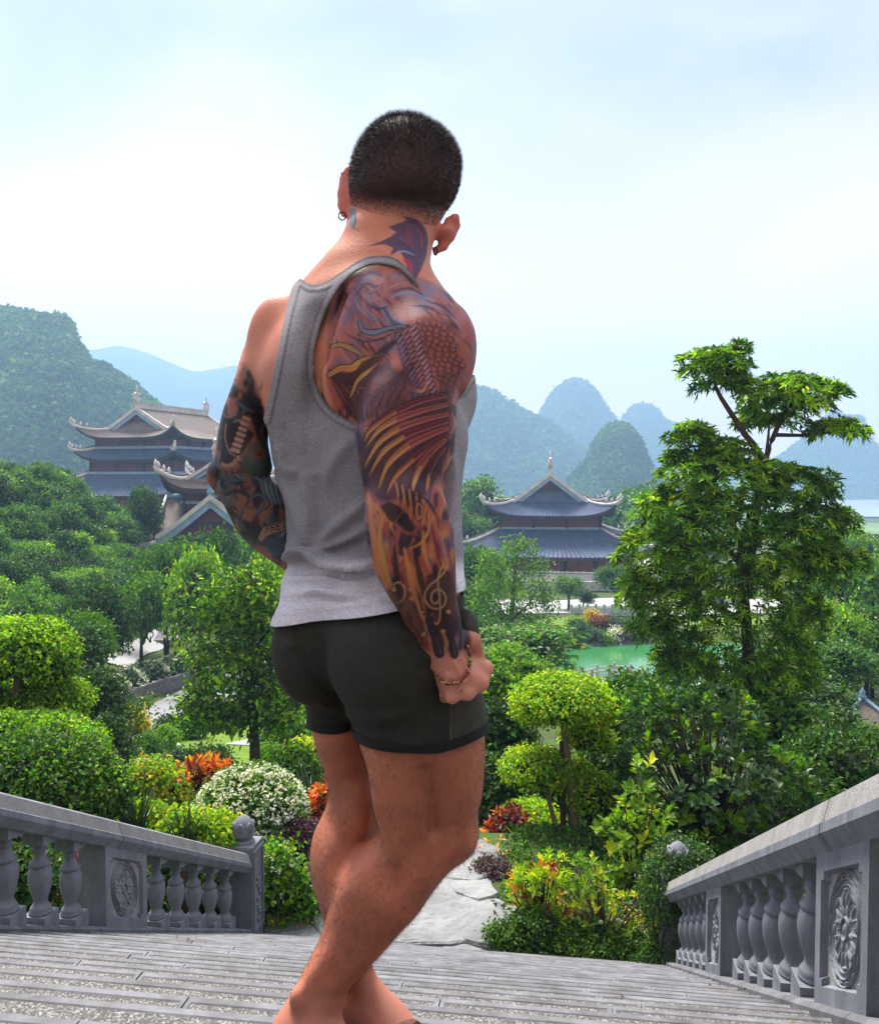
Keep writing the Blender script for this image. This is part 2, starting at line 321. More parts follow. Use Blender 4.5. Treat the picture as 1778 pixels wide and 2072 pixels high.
    for sd in (side,):
        x = sd * (th + 0.008)
        for (y0, y1, z0, z1) in ((-h + 0.01, -h + 0.05, zb + 0.2, zt - 0.05), (h - 0.05, h - 0.01, zb + 0.2, zt - 0.05), (-h + 0.05, h - 0.05, zb + 0.2, zb + 0.24), (-h + 0.05, h - 0.05, zt - 0.09, zt - 0.05)):
            m.box((x, (y0 + y1) / 2, (z0 + z1) / 2), (0.02, y1 - y0, z1 - z0))
        rr = random.Random(5)
        for i in range(9):                    # carved scrolling leaves up the face
            zc = zb + 0.3 + i * 0.062; yc = 0.05 * math.sin(i * 1.5)
            for dy, dz, s_ in ((0, 0, 0.034), (0.03, 0.02, 0.02), (-0.028, 0.015, 0.022)):
                m.lathe([(0.001, -s_ * .5), (s_ * .8, -s_ * .2), (s_, 0), (s_ * .7, s_ * .3), (0.001, s_ * .5)], 7, f=lambda p, yc=yc, zc=zc, dy=dy, dz=dz, x=x: (x + p[2] * 0.7, yc + dy + p[0], zc + dz + p[1] * 0.8))
    m.build('carved_relief', M_stone, nw)
    m = MB(); z = zt
    m.lathe([(0.13, z - 0.002), (0.118, z + 0.018), (0.095, z + 0.03), (0.082, z + 0.05), (0.09, z + 0.06), (0.112, z + 0.10), (0.122, z + 0.14), (0.118, z + 0.19), (0.098, z + 0.24), (0.066, z + 0.28), (0.03, z + 0.305), (0.004, z + 0.318)], 20)
    for tier, (n, zc, rr, hh, ww) in enumerate(((6, z + 0.06, 0.104, 0.105, 0.062), (6, z + 0.14, 0.118, 0.105, 0.058))):
        for k in range(n):                     # lotus petals lying on the bud
            a = 2 * math.pi * (k + 0.5 * tier) / n
            rings = []
            for j in range(6):
                v = j / 5; wv = ww * (1 - v ** 3) ; rz = rr + 0.016 * math.sin(v * 2.2) - (0.02 if tier else 0) * v + 0.008
                rings.append([((rz - 0.30 * (q * wv) ** 2 / 0.06) * math.cos(a) - q * wv * math.sin(a), (rz - 0.30 * (q * wv) ** 2 / 0.06) * math.sin(a) + q * wv * math.cos(a), zc + hh * v) for q in (-1, -.5, 0, .5, 1)] +
                             [((rz - 0.03) * math.cos(a) - q * wv * math.sin(a), (rz - 0.03) * math.sin(a) + q * wv * math.cos(a), zc + hh * v) for q in (1, 0, -1)])
            m.loft(rings, 0, True)
    m.build('lotus_finial', M_stone, nw)
    return root
bl = [4.58 + 0.385 * k for k in range(5)] + [7.50 + 0.40 * k for k in range(5)] + [1.5 + 0.385 * k for k in range(5)]
balustrade('stone_balustrade', 'grey stone balustrade ending at a lotus-topped post beside the white flowering dome', -3.72, 1, 1.2, 9.75, [(3.42, 4.05), (6.42, 7.1)], bl, [3.75, 6.62], 9.68)
br = [4.40 + 0.385 * k for k in range(5)] + [7.45 + 0.395 * k for k in range(5)] + [1.25 + 0.385 * k for k in range(5)]
balustrade('stone_balustrade', 'grey stone balustrade with a large carved rosette panel and an ivy-covered end post', 1.17, -1, 0.6, 9.75, [(3.30, 3.97), (6.35, 7.02)], br, [3.75, 6.9], 9.8)

# ------------------------------------------------------------------ the man: one continuous body from smooth-blended sections
def hermite(xk, yk, x):
    """monotone-ish cubic through (xk, yk); yk may be 2-D"""
    xk = np.asarray(xk, float); yk = np.asarray(yk, float); m = np.zeros_like(yk); h = np.diff(xk); d = np.diff(yk, axis=0) / (h[:, None] if yk.ndim > 1 else h)
    m[0], m[-1] = d[0], d[-1]
    hh = h[:, None] if yk.ndim > 1 else h
    m[1:-1] = (d[:-1] * hh[1:] + d[1:] * hh[:-1]) / (hh[1:] + hh[:-1])
    x = np.clip(x, xk[0], xk[-1]); i = np.clip(np.searchsorted(xk, x) - 1, 0, len(xk) - 2)
    t = (x - xk[i]) / h[i]; e = (lambda a: a[:, None]) if yk.ndim > 1 else (lambda a: a)
    t2, t3 = t * t, t ** 3
    return e(2 * t3 - 3 * t2 + 1) * yk[i] + e((t3 - 2 * t2 + t) * h[i]) * m[i] + e(-2 * t3 + 3 * t2) * yk[i + 1] + e((t3 - t2) * h[i]) * m[i + 1]
class Field:
    def __init__(s, lo, hi, h):
        s.h = h; s.lo = np.array(lo, float); s.n = np.ceil((np.array(hi) - s.lo) / h).astype(int) + 1
        s.ax = [s.lo[i] + h * np.arange(s.n[i]) for i in range(3)]; s.F = np.full(tuple(s.n), 1.0, np.float32)
    def sub(s, lo, hi):
        a = np.clip(((np.array(lo) - s.lo) / s.h).astype(int), 0, s.n - 1); b = np.clip(((np.array(hi) - s.lo) / s.h).astype(int) + 2, 1, s.n)
        sl = tuple(slice(a[i], b[i]) for i in range(3)); X, Y, Z = (s.ax[i][sl[i]] for i in range(3))
        return sl, X[:, None, None], Y[None, :, None], Z[None, None, :]
    def put(s, sl, d, k, op='u'):
        A = s.F[sl]
        if op == 'u':
            hh = np.clip(0.5 + 0.5 * (A - d) / k, 0, 1); s.F[sl] = A + (d - A) * hh - k * hh * (1 - hh)
        else:                                # smooth subtraction
            d = -d; hh = np.clip(0.5 - 0.5 * (A - d) / k, 0, 1); s.F[sl] = A + (d - A) * hh + k * hh * (1 - hh)
    def loft(s, sec, k=0.02, grow=0.0, pad=0.03):
        """sec rows: z, cx, cy, A, B, yaw, top to bottom or reverse"""
        q = np.array(sec, float); q = q[np.argsort(q[:, 0])]; r = q[:, 3:5].max() + pad + abs(grow)
        lo = (q[:, 1].min() - r, q[:, 2].min() - r, q[0, 0] - pad - grow); hi = (q[:, 1].max() + r, q[:, 2].max() + r, q[-1, 0] + pad + grow)
        sl, X, Y, Z = s.sub(lo, hi); v = hermite(q[:, 0], q[:, 1:], Z.ravel()); cx, cy, A, B, ya = (v[:, i][None, None, :] for i in range(5)); A = A + grow; B = B + grow
        ca, sa = np.cos(ya), np.sin(ya); dx, dy = X - cx, Y - cy; u = dx * ca - dy * sa; w_ = dx * sa + dy * ca   # u runs to the body's right, w_ to its front
        rho = np.sqrt((u / A) ** 2 + (w_ / B) ** 2) + 1e-6; g = np.sqrt((u / A ** 2) ** 2 + (w_ / B ** 2) ** 2) + 1e-6
        d = rho * (rho - 1) / g
        e = np.maximum(q[0, 0] - grow - Z, Z - q[-1, 0] - grow); c = np.minimum(A, B) * 0.8
        ee = e + c; d = np.where(ee > 0, np.sqrt(np.maximum(d + c, 0) ** 2 + np.maximum(ee, 0) ** 2) - c, d)
        s.put(sl, d.astype(np.float32), k)
    def ell(s, c, r, k=0.02, rot=None, op='u'):
        """ellipsoid, rot: 3x3 columns = its axes"""
        c = np.asarray(c, float); m = max(r) + k * 1.5; sl, X, Y, Z = s.sub(c - m, c + m); M = np.eye(3) if rot is None else np.asarray(rot)
        p = [(X - c[0]) * M[0, i] + (Y - c[1]) * M[1, i] + (Z - c[2]) * M[2, i] for i in range(3)]
        rho = np.sqrt(sum((p[i] / r[i]) ** 2 for i in range(3))) + 1e-6; g = np.sqrt(sum((p[i] / r[i] ** 2) ** 2 for i in range(3))) + 1e-6
        s.put(sl, (rho * (rho - 1) / g).astype(np.float32), k, op)
    def cap(s, a, b, ra, rb, k=0.01, op='u'):
        a, b = np.asarray(a, float), np.asarray(b, float); m = max(ra, rb) + k * 1.5
        sl, X, Y, Z = s.sub(np.minimum(a, b) - m, np.maximum(a, b) + m); ab = b - a; L2 = ab @ ab + 1e-12
        t = np.clip(((X - a[0]) * ab[0] + (Y - a[1]) * ab[1] + (Z - a[2]) * ab[2]) / L2, 0, 1)
        d = np.sqrt((X - a[0] - t * ab[0]) ** 2 + (Y - a[1] - t * ab[1]) ** 2 + (Z - a[2] - t * ab[2]) ** 2) - (ra + (rb - ra) * t)
        s.put(sl, d.astype(np.float32), k, op)
    def chain(s, pts, rad, k=0.008):
        for i in range(len(pts) - 1): s.cap(pts[i], pts[i + 1], rad[i], rad[i + 1], k)
def surfnet(f, lo, h):
    """surface nets: quads around the zero level"""
    nx, ny, nz = f.shape; ins = f < 0
    c = np.zeros((nx - 1, ny - 1, nz - 1), np.int8)
    for i in (0, 1):
        for j in (0, 1):
            for k in (0, 1): c += ins[i:nx - 1 + i, j:ny - 1 + j, k:nz - 1 + k]
    act = (c > 0) & (c < 8); I = np.argwhere(act); idx = np.full(act.shape, -1, np.int32); idx[act] = np.arange(len(I))
    S = np.zeros((len(I), 3)); cnt = np.zeros(len(I))
    cor = [(a, b, d) for a in (0, 1) for b in (0, 1) for d in (0, 1)]
    for p in cor:
        for ax in range(3):
            if p[ax] == 0:
                q = list(p); q[ax] = 1
                fa = f[I[:, 0] + p[0], I[:, 1] + p[1], I[:, 2] + p[2]]; fb = f[I[:, 0] + q[0], I[:, 1] + q[1], I[:, 2] + q[2]]
                m = (fa < 0) != (fb < 0); t = fa / np.where(m, fa - fb, 1)
                pt = np.repeat(np.array(p, float)[None], len(I), 0); pt[:, ax] = t
                S[m] += pt[m]; cnt[m] += 1
    V = (I + S / cnt[:, None]) * h + lo; Q = []
    for ax in range(3):
        o = [a for a in range(3) if a != ax]; sl0 = [slice(1, None)] * 3; sl1 = [slice(1, None)] * 3
        A = np.take(ins, range(0, f.shape[ax] - 1), ax); B = np.take(ins, range(1, f.shape[ax]), ax); ch = np.argwhere(A != B)
        ok = (ch[:, o[0]] > 0) & (ch[:, o[1]] > 0) & (ch[:, o[0]] < f.shape[o[0]] - 1) & (ch[:, o[1]] < f.shape[o[1]] - 1); ch = ch[ok]
        def at(d0, d1):
            q = ch.copy(); q[:, o[0]] += d0; q[:, o[1]] += d1; return idx[q[:, 0], q[:, 1], q[:, 2]]
        qd = np.stack([at(-1, -1), at(0, -1), at(0, 0), at(-1, 0)], 1); fl = A[ch[:, 0], ch[:, 1], ch[:, 2]]
        if ax == 1: fl = ~fl
        Q.append(np.where(fl[:, None], qd, qd[:, ::-1]))
    return V, np.concatenate(Q)
def smooth(V, Q, it=3, lam=0.5):
    E = np.concatenate([Q[:, [0, 1]], Q[:, [1, 2]], Q[:, [2, 3]], Q[:, [3, 0]]]); E = np.concatenate([E, E[:, ::-1]])
    deg = np.bincount(E[:, 0], minlength=len(V))[:, None] + 1e-9
    for i in range(it):
        for l in (lam, -lam * 1.03) if it > 1 else (lam,):
            A = np.stack([np.bincount(E[:, 0], V[E[:, 1], a], len(V)) for a in range(3)], 1) / deg; V = V + l * (A - V)
    return V
def normals(V, Q):
    n = np.cross(V[Q[:, 2]] - V[Q[:, 0]], V[Q[:, 3]] - V[Q[:, 1]]); A = np.zeros_like(V)
    for i in range(4):
        for a in range(3): A[:, a] += np.bincount(Q[:, i], n[:, a], len(V))
    return A / (np.linalg.norm(A, axis=1)[:, None] + 1e-12)
YB = R(36)                                   # the body faces ahead and to the right
def sec(rows, yaw=None):
    """rows: y, left x, right x, distance, half depth (front to back) [, yaw]"""
    o = []
    for r_ in rows:
        y, xl, xr, D, B = r_[:5]; ya = r_[5] if len(r_) > 5 else (YB if yaw is None else yaw)
        c = P((xl + xr) / 2, y, D); wd = (xr - xl) / 2 / FPX * D
        A = math.sqrt(max((wd ** 2 - (B * math.sin(ya)) ** 2), 0.2 * wd * wd)) / math.cos(ya)
        o.append((c[2], c[0], c[1], A, B, ya))
    return o
H_ = 0.004
body = Field((-0.46, 1.36, -1.21), (0.15, 2.10, 0.74), H_)
torso = sec([(505, 672, 872, 1.70, .068), (531, 648, 862, 1.70, .075), (560, 622, 858, 1.70, .085), (600, 592, 872, 1.70, .10), (650, 560, 890, 1.70, .118), (700, 528, 896, 1.70, .128), (755, 505, 902, 1.70, .132), (820, 520, 915, 1.70, .13), (860, 536, 930, 1.70, .128),
             (900, 546, 933, 1.70, .124), (950, 560, 924, 1.70, .118), (985, 572, 922, 1.70, .113), (1056, 581, 922, 1.70, .108), (1104, 582, 924, 1.70, .108), (1150, 580, 926, 1.70, .112), (1200, 572, 930, 1.70, .12), (1250, 570, 930, 1.70, .127), (1300, 573, 946, 1.70, .128), (1345, 590, 955, 1.69, .12)])
neck = sec([(400, 722, 905, 1.715, .074, .1), (435, 712, 896, 1.715, .075, .1), (462, 700, 884, 1.71, .073, .1), (490, 688, 876, 1.705, .072, .15), (515, 668, 868, 1.70, .073, .2), (545, 640, 856, 1.70, .078, .3), (575, 610, 850, 1.70, .08)])
head = sec([(244, 782, 846, 1.725, .038, .12), (250, 768, 868, 1.725, .058, .12), (259, 755, 886, 1.725, .074, .12), (273, 743, 905, 1.725, .09, .12), (295, 730, 920, 1.725, .10, .12), (323, 720, 927, 1.725, .105, .12), (351, 713, 928, 1.725, .107, .12), (388, 709, 922, 1.725, .105, .12), (412, 708, 914, 1.725, .10, .12), (440, 712, 900, 1.735, .09, .12), (470, 722, 886, 1.75, .075, .12)])
armR = sec([(618, 815, 896, 1.60, .045, .2), (636, 802, 922, 1.59, .062, .2), (658, 792, 939, 1.58, .074, .2), (690, 796, 947, 1.572, .08, .2), (730, 778, 945, 1.567, .08, .2), (784, 750, 931, 1.555, .078, .2), (827, 734, 917, 1.545, .074, .2), (881, 728, 906, 1.535, .07, .2), (921, 730, 901, 1.525, .066, .2), (973, 736, 896, 1.515, .06, .2), (1024, 741, 892, 1.505, .055, .2), (1056, 744, 895, 1.50, .055, .2), (1111, 754, 909, 1.495, .056, .2),
            (1163, 766, 919, 1.495, .054, .2), (1207, 786, 924, 1.50, .048, .2), (1246, 813, 931, 1.505, .042, .2), (1278, 840, 936, 1.51, .037, .2), (1310, 864, 939, 1.515, .032, .2), (1346, 880, 944, 1.52, .028, .2)])
armL_u = sec([(665, 535, 622, 1.80, .05, .3), (685, 516, 624, 1.80, .062, .3), (706, 502, 618, 1.80, .068, .3), (733, 491, 600, 1.795, .072, .3), (770, 481, 575, 1.79, .07, .3), (798, 471, 560, 1.785, .068, .3), (827, 459, 548, 1.78, .064, .3), (867, 448, 540, 1.77, .06, .3), (900, 441, 541, 1.765, .056, .3), (930, 435, 548, 1.76, .054, .3), (957, 428, 552, 1.76, .05, .3), (982, 432, 540, 1.765, .044, .3)])
armL_f = sec([(955, 428, 545, 1.765, .046, .1), (981, 432, 570, 1.775, .05, .1), (1008, 446, 590, 1.79, .05, .1), (1044, 464, 606, 1.81, .05, .1), (1080, 484, 626, 1.83, .047, .1), (1112, 516, 644, 1.85, .043, .1), (1140, 556, 662, 1.865, .038, .1), (1165, 596, 676, 1.875, .032, .1), (1190, 630, 690, 1.88, .026, .1)])
thR = sec([(1320, 700, 952, 1.655, .115, .5), (1380, 700, 966, 1.65, .115, .5), (1430, 706, 972, 1.65, .112, .5), (1480, 720, 977, 1.65, .11, .5), (1515, 728, 977, 1.65, .106, .5), (1562, 752, 975, 1.65, .10, .5), (1605, 772, 971, 1.65, .092, .5), (1642, 785, 961, 1.65, .085, .5), (1678, 786, 956, 1.65, .078, .5), (1700, 762, 950, 1.65, .073, .5), (1728, 730, 929, 1.65, .068, .5), (1765, 700, 896, 1.65, .064, .5), (1793, 680, 875, 1.65, .062, .5),
           (1833, 667, 849, 1.65, .06, .5), (1869, 655, 817, 1.65, .057, .5), (1909, 643, 784, 1.65, .052, .5), (1952, 621, 745, 1.65, .046, .5), (1995, 598, 710, 1.65, .042, .5), (2025, 582, 698, 1.65, .042, .5), (2060, 564, 690, 1.65, .043, .5), (2100, 562, 690, 1.65, .04, .5)])
thL = sec([(1320, 588, 760, 1.765, .105, .3), (1380, 618, 765, 1.77, .105, .3), (1430, 632, 768, 1.775, .10, .3), (1476, 636, 770, 1.775, .095, .3), (1512, 646, 772, 1.78, .09, .3), (1562, 662, 778, 1.78, .082, .3), (1602, 666, 780, 1.78, .074, .3), (1642, 655, 778, 1.78, .07, .3), (1678, 637, 770, 1.775, .068, .3), (1728, 627, 757, 1.77, .068, .3), (1772, 630, 755, 1.765, .064, .3), (1815, 641, 754, 1.76, .056, .3), (1858, 654, 752, 1.755, .047, .3), (1910, 672, 750, 1.75, .038, .3), (1945, 684, 751, 1.745, .035, .3), (1975, 690, 757, 1.745, .037, .3), (2010, 693, 768, 1.745, .04, .3), (2045, 696, 778, 1.745, .04, .3), (2075, 700, 780, 1.745, .038, .3)])
def M3(ax, up=(0, 0, 1)):
    a = np.array(ax, float); a /= np.linalg.norm(a); b = np.cross(np.array(up, float), a); b /= np.linalg.norm(b); return np.stack([a, b, np.cross(a, b)], 1)
FEET = [(612, 1.65, np.array([.78, -.626, 0]), np.array([-.626, -.78, 0])), (735, 1.745, np.array([.66, -.75, 0]), np.array([-.75, -.66, 0]))]
def build_body(B, grow=0.0):
    B.loft(torso, .02); B.loft(neck, .03)
    # trapezius from the neck to both shoulders, shoulder blades, lats, spine furrow
    B.cap(P(806, 545, 1.69), P(862, 632, 1.605), .038, .05, .05); B.cap(P(706, 548, 1.72), P(582, 672, 1.795), .034, .042, .05)
    B.ell(P(738, 690, 1.60), (.075, .03, .10), .04, M3((1, -.35, .1))); B.ell(P(560, 700, 1.735), (.06, .034, .095), .04, M3((1, -.2, 0)))
    B.ell(P(700, 800, 1.615), (.05, .03, .10), .04); B.ell(P(596, 800, 1.69), (.045, .03, .10), .04)
    B.cap(P(640, 640, 1.60), P(622, 1000, 1.60), .012, .014, .05, 's')
    B.cap(P(655, 720, 1.585), P(700, 610, 1.60), .008, .008, .035, 's')
    B.ell(P(905, 800, 1.70), (.05, .05, .075), .04)
    # right arm: deltoid, triceps, biceps, forearm extensors
    B.loft(armR, .028)
    B.ell(P(878, 695, 1.575), (.062, .07, .078), .035); B.ell(P(922, 715, 1.575), (.026, .055, .07), .03)
    B.ell(P(775, 880, 1.522), (.03, .034, .085), .04, M3((1, 0, .08))); B.ell(P(866, 875, 1.518), (.040, .036, .085), .04)
    B.cap(P(815, 760, 1.474), P(822, 940, 1.448), .005, .005, .03, 's')
    B.ell(P(785, 1095, 1.468), (.030, .028, .08), .03, M3((1, 0, .25))); B.ell(P(872, 1110, 1.47), (.038, .035, .10), .025); B.ell(P(826, 1012, 1.452), (.022, .018, .03), .02)
    B.cap(P(832, 1085, 1.427), P(852, 1210, 1.445), .003, .003, .02, 's')
    # left arm
    B.loft(armL_u, .02); B.loft(armL_f, .018); B.ell(P(560, 722, 1.80), (.05, .06, .07), .035); B.ell(P(440, 962, 1.76), (.02, .026, .026), .02)
    # hips
    B.loft(thR, .025); B.loft(thL, .02)
    B.ell(P(780, 1335, 1.580), (.105, .075, .105), .03, M3((1, -.5, 0))); B.ell(P(632, 1312, 1.672), (.068, .07, .10), .03, M3((1, -.3, 0)))
    # thigh and calf relief
    B.ell(P(935, 1545, 1.62), (.032, .06, .13), .03); B.ell(P(800, 1575, 1.60), (.045, .045, .12), .03)
    B.cap(P(862, 1560, 1.548), P(880, 1680, 1.575), .006, .006, .03, 's')
    B.ell(P(925, 1690, 1.625), (.036, .045, .046), .025); B.ell(P(800, 1708, 1.592), (.016, .02, .04), .025)
    B.ell(P(752, 1800, 1.625), (.042, .03, .09), .04, M3((1, 0, -.7))); B.ell(P(690, 1760, 1.72), (.045, .05, .085), .03); B.ell(P(722, 1640, 1.715), (.03, .03, .05), .03)
    B.cap(P(700, 1900, 1.625), P(612, 2010, 1.63), .010, .008, .03)
    # feet (mostly below the frame): heel, arch, toes, pointing to the right
    for (hx, D, dirv, sd_) in FEET:
        zs = -HN - SL * 1.67 + 0.012
        h = P(hx, 2040, D); h = np.array([h[0], h[1], zs + .035])
        B.ell(h + [-.022, -.004, .002], (.042, .038, .042), .03); m_ = h + dirv * .10 + [0, 0, .012]; t_ = h + dirv * .165 + [0, 0, -.012]
        B.ell(h + dirv * .05 + [0, 0, .018], (.072, .036, .034), .035, M3((*dirv[:2], -.35))); B.ell(m_, (.085, .042, .026), .03, M3((*dirv[:2], -.25))); B.ell(t_, (.05, .046, .02), .02, M3(dirv))
        B.ell(P(hx - 10, 2022 - (30 if D > 1.7 else 0), D - .028), (.012, .010, .016), .025); 
        for j, (o_, l_, r_) in enumerate(((.036, .035, .009), (.02, .048, .0095), (.003, .058, .010), (-.014, .064, .0105), (-.034, .068, .0145))):
            a_ = h + dirv * .175 + sd_ * o_ + [0, 0, -.014]; B.cap(a_, a_ + dirv * l_ + [0, 0, -.006], r_, r_ * .9, .008)
def build_head(B):
    B.loft(head, .02); c = P(812, 400, 1.80)
    fw = np.array([.12, .98, -.14]); rt = np.array([.93, -.10, -.36]); up = np.cross(rt, fw); up /= np.linalg.norm(up); rt = np.cross(fw, up)
    at = lambda x, y, z: P(812, 385, 1.73) + rt * x + fw * y + up * z
    B.ell(at(0, .045, -.005), (.076, .075, .095), .03, np.stack([rt, fw, up], 1)); B.ell(at(0, .055, -.085), (.055, .055, .055), .035, np.stack([rt, fw, up], 1))
    B.cap(at(-.055, .0, -.08), at(-.012, .085, -.115), .02, .018, .03); B.cap(at(.055, .0, -.08), at(.012, .085, -.115), .02, .018, .03)
    B.cap(at(0, .115, .005), at(0, .137, -.04), .009, .016, .015)                       # nose
    for s_ in (-1, 1):
        B.ell(at(s_ * .034, .118, .008), (.020, .012, .013), .012, np.stack([rt, fw, up], 1), 's'); B.ell(at(s_ * .034, .104, .008), (.013, .013, .013), .004)
        B.cap(at(s_ * .012, .115, .026), at(s_ * .056, .095, .028), .009, .007, .012); B.ell(at(s_ * .05, .088, -.03), (.022, .02, .016), .02)
        B.ell(at(s_ * .014, .123, -.045), (.01, .01, .008), .008)
    B.cap(at(-.02, .112, -.072), at(.02, .112, -.072), .007, .007, .008); B.cap(at(-.018, .110, -.083), at(.018, .110, -.083), .008, .008, .008)
    # ears: rim, bowl, lobe
    for pts, rr, Dn in (([(716, 372), (706, 345), (697, 362), (692, 392), (692, 415), (697, 432)], [.006, .0065, .007, .0075, .0075, .0075], 1.725), ([(905, 446), (921, 441), (922, 456), (910, 480), (897, 498), (882, 507)], [.006, .0075, .008, .008, .008, .0075], 1.715)):
        q = [P(x, y, Dn + 0.012 * (i > 1)) for i, (x, y) in enumerate(pts)]; B.chain(q, rr, .006)
    B.ell(P(704, 390, 1.735), (.013, .014, .040), .014); B.ell(P(899, 472, 1.728), (.019, .012, .036), .014, M3((1, 0, .45), (0, 1, 0)))
def build_hands(B):
    # right hand: back of the hand to the viewer, fist resting on the front of the hip
    wr = P(905, 1345, 1.515); kn = [P(982, 1352, 1.535), P(972, 1382, 1.515), P(946, 1402, 1.505), P(914, 1410, 1.505)]
    B.loft(sec([(1320, 872, 942, 1.515, .030, .2), (1345, 880, 955, 1.518, .027, .2), (1362, 880, 972, 1.52, .026, .2), (1380, 881, 980, 1.525, .026, .2), (1397, 887, 968, 1.528, .024, .2), (1410, 896, 948, 1.53, .02, .2)]), .012)
    B.chain([P(930, 1290, 1.535), P(952, 1300, 1.55), P(966, 1330, 1.565)], [.016, .0165, .013], .014)          # base of the thumb
    B.chain([P(966, 1330, 1.565), P(976, 1362, 1.595), P(965, 1388, 1.605)], [.013, .0115, .009], .006)
    for i, (q, r_) in enumerate(zip(kn, (.0125, .0125, .0115, .0105))):
        B.cap(wr + (q - wr) * .25 + [0, .004, 0], q, .014, r_ * 1.05, .016); B.ell(q + [0, -.004, 0], (r_ * 1.02,) * 3, .006)
        p1 = q + np.array([.002 - .003 * i, .034, -.012 + .001 * i]); p2 = p1 + np.array([-.026, .008, -.006]); p3 = p2 + np.array([-.012, -.018, .008])
        B.chain([q, p1, p2, p3], [r_, r_ * .88, r_ * .8, r_ * .72], .004)
        B.cap(wr + (q - wr) * .3 + [0, -.019, 0], q + [-.004, -.007, .002], .0034, .0034, .006)
    for a, b in (((918, 1340), (940, 1378)), ((940, 1378), (925, 1400)), ((935, 1335), (957, 1372)), ((905, 1360), (900, 1392))):
        B.cap(P(*a, 1.487), P(*b, 1.487), .003, .0026, .005)
    # left hand rests on the belly behind the torso
    w2 = P(655, 1180, 1.875); k2 = [P(716, 1188, 1.885), P(716, 1204, 1.875), P(710, 1218, 1.87), P(700, 1230, 1.868)]
    B.ell(P(685, 1196, 1.878), (.05, .018, .036), .015, M3((1, 0, -.3)))
    for i, q in enumerate(k2):
        p1 = q + np.array([.036, -.006, -.004]); p2 = p1 + np.array([.024, -.012, -.002]); p3 = p2 + np.array([.016, -.012, -.002]); B.chain([w2 + (q - w2) * .6, q, p1, p2, p3], [.012, .0115, .010, .009, .008], .005)
    B.chain([w2, P(680, 1168, 1.865), P(712, 1160, 1.86), P(735, 1164, 1.855)], [.014, .013, .0115, .009], .008)
build_body(body); build_head(body); build_hands(body)
bV, bQ = surfnet(body.F, body.lo, H_); bV = smooth(bV, bQ, 4)
# --- painted skin: tattoos are inked on a flat sheet and carried by the skin's own colour
def spline(pts, n=24):
    p = np.array(pts, float); t = np.linspace(0, 1, len(p)); return hermite(t, p, np.linspace(0, 1, n)) if len(p) > 2 else p[0] + (p[1] - p[0]) * np.linspace(0, 1, n)[:, None]
IX0, IY0, IX1, IY1 = 415, 410, 1000, 1430; INK_S = 1.25
_gx, _gy = np.meshgrid(np.arange(IX0, IX1, 1 / INK_S), np.arange(IY0, IY1, 1 / INK_S))
ink = np.zeros(_gx.shape + (3,)) + np.array([.46, .185, .118]); inkA = np.zeros(_gx.shape)
def vnoise(x, y, s, seed):
    r = np.random.default_rng(seed); G = r.random((64, 64)); u, v = x / s, y / s; i, j = np.floor(u).astype(int), np.floor(v).astype(int); a, b = u - i, v - j; a = a * a * (3 - 2 * a); b = b * b * (3 - 2 * b)
    g = lambda p, q: G[p % 64, q % 64]
    return (g(i, j) * (1 - a) + g(i + 1, j) * a) * (1 - b) + (g(i, j + 1) * (1 - a) + g(i + 1, j + 1) * a) * b
def fbm(x, y, s, seed): return (vnoise(x, y, s, seed) + .5 * vnoise(x, y, s / 2, seed + 1) + .25 * vnoise(x, y, s / 4, seed + 2)) / 1.75
def lay(mask, col, sl=None):
    sl = sl or (slice(None), slice(None)); m = mask[..., None]; ink[sl] = ink[sl] * (1 - m) + np.array(col) * m; inkA[sl] = np.maximum(inkA[sl], mask)
def win(x0, x1, y0, y1):
    a = lambda v, o, n: int(np.clip((v - o) * INK_S, 0, n)); return (slice(a(y0, IY0, ink.shape[0]), a(y1, IY0, ink.shape[0]) + 1), slice(a(x0, IX0, ink.shape[1]), a(x1, IX0, ink.shape[1]) + 1))
def stroke(pts, w, col, al=1.0, taper=(0, 0), soft=1.3, n=24, prof=None):
    """spline brush stroke; w = width in the sheet's units; taper = share of the width at both ends"""
    q = spline(pts, n); t = np.linspace(0, 1, n); ww = w * 0.5 * (np.interp(t, [0, .5, 1], [taper[0], 1, taper[1]]) if prof is None else np.interp(t, prof[0], prof[1])) if taper != (0, 0) or prof else np.full(n, w * .5)
    m_ = w + 3; sl = win(q[:, 0].min() - m_, q[:, 0].max() + m_, q[:, 1].min() - m_, q[:, 1].max() + m_); X, Y = _gx[sl], _gy[sl]
    if X.size == 0: return
    best = np.full(X.shape, 1e9)
    for i in range(n - 1):
        d = q[i + 1] - q[i]; l2 = d @ d + 1e-9; u = np.clip(((X - q[i, 0]) * d[0] + (Y - q[i, 1]) * d[1]) / l2, 0, 1)
        best = np.minimum(best, np.hypot(X - q[i, 0] - u * d[0], Y - q[i, 1] - u * d[1]) - (ww[i] + (ww[i + 1] - ww[i]) * u))
    lay(np.clip(0.5 - best / soft, 0, 1) * al, col, sl)
def pdist(poly, X, Y):
    """signed distance to a closed polygon (negative inside)"""
    p = np.asarray(poly, float); d = np.full(X.shape, 1e9); ins = np.zeros(X.shape, bool)
    for i in range(len(p)):
        a, b = p[i], p[(i + 1) % len(p)]; e = b - a; u = np.clip(((X - a[0]) * e[0] + (Y - a[1]) * e[1]) / (e @ e + 1e-9), 0, 1)
        d = np.minimum(d, np.hypot(X - a[0] - u * e[0], Y - a[1] - u * e[1]))
        c = ((a[1] > Y) != (b[1] > Y)); ins ^= c & (X < (b[0] - a[0]) * (Y - a[1]) / (b[1] - a[1] + 1e-12) + a[0])
    return np.where(ins, -d, d)
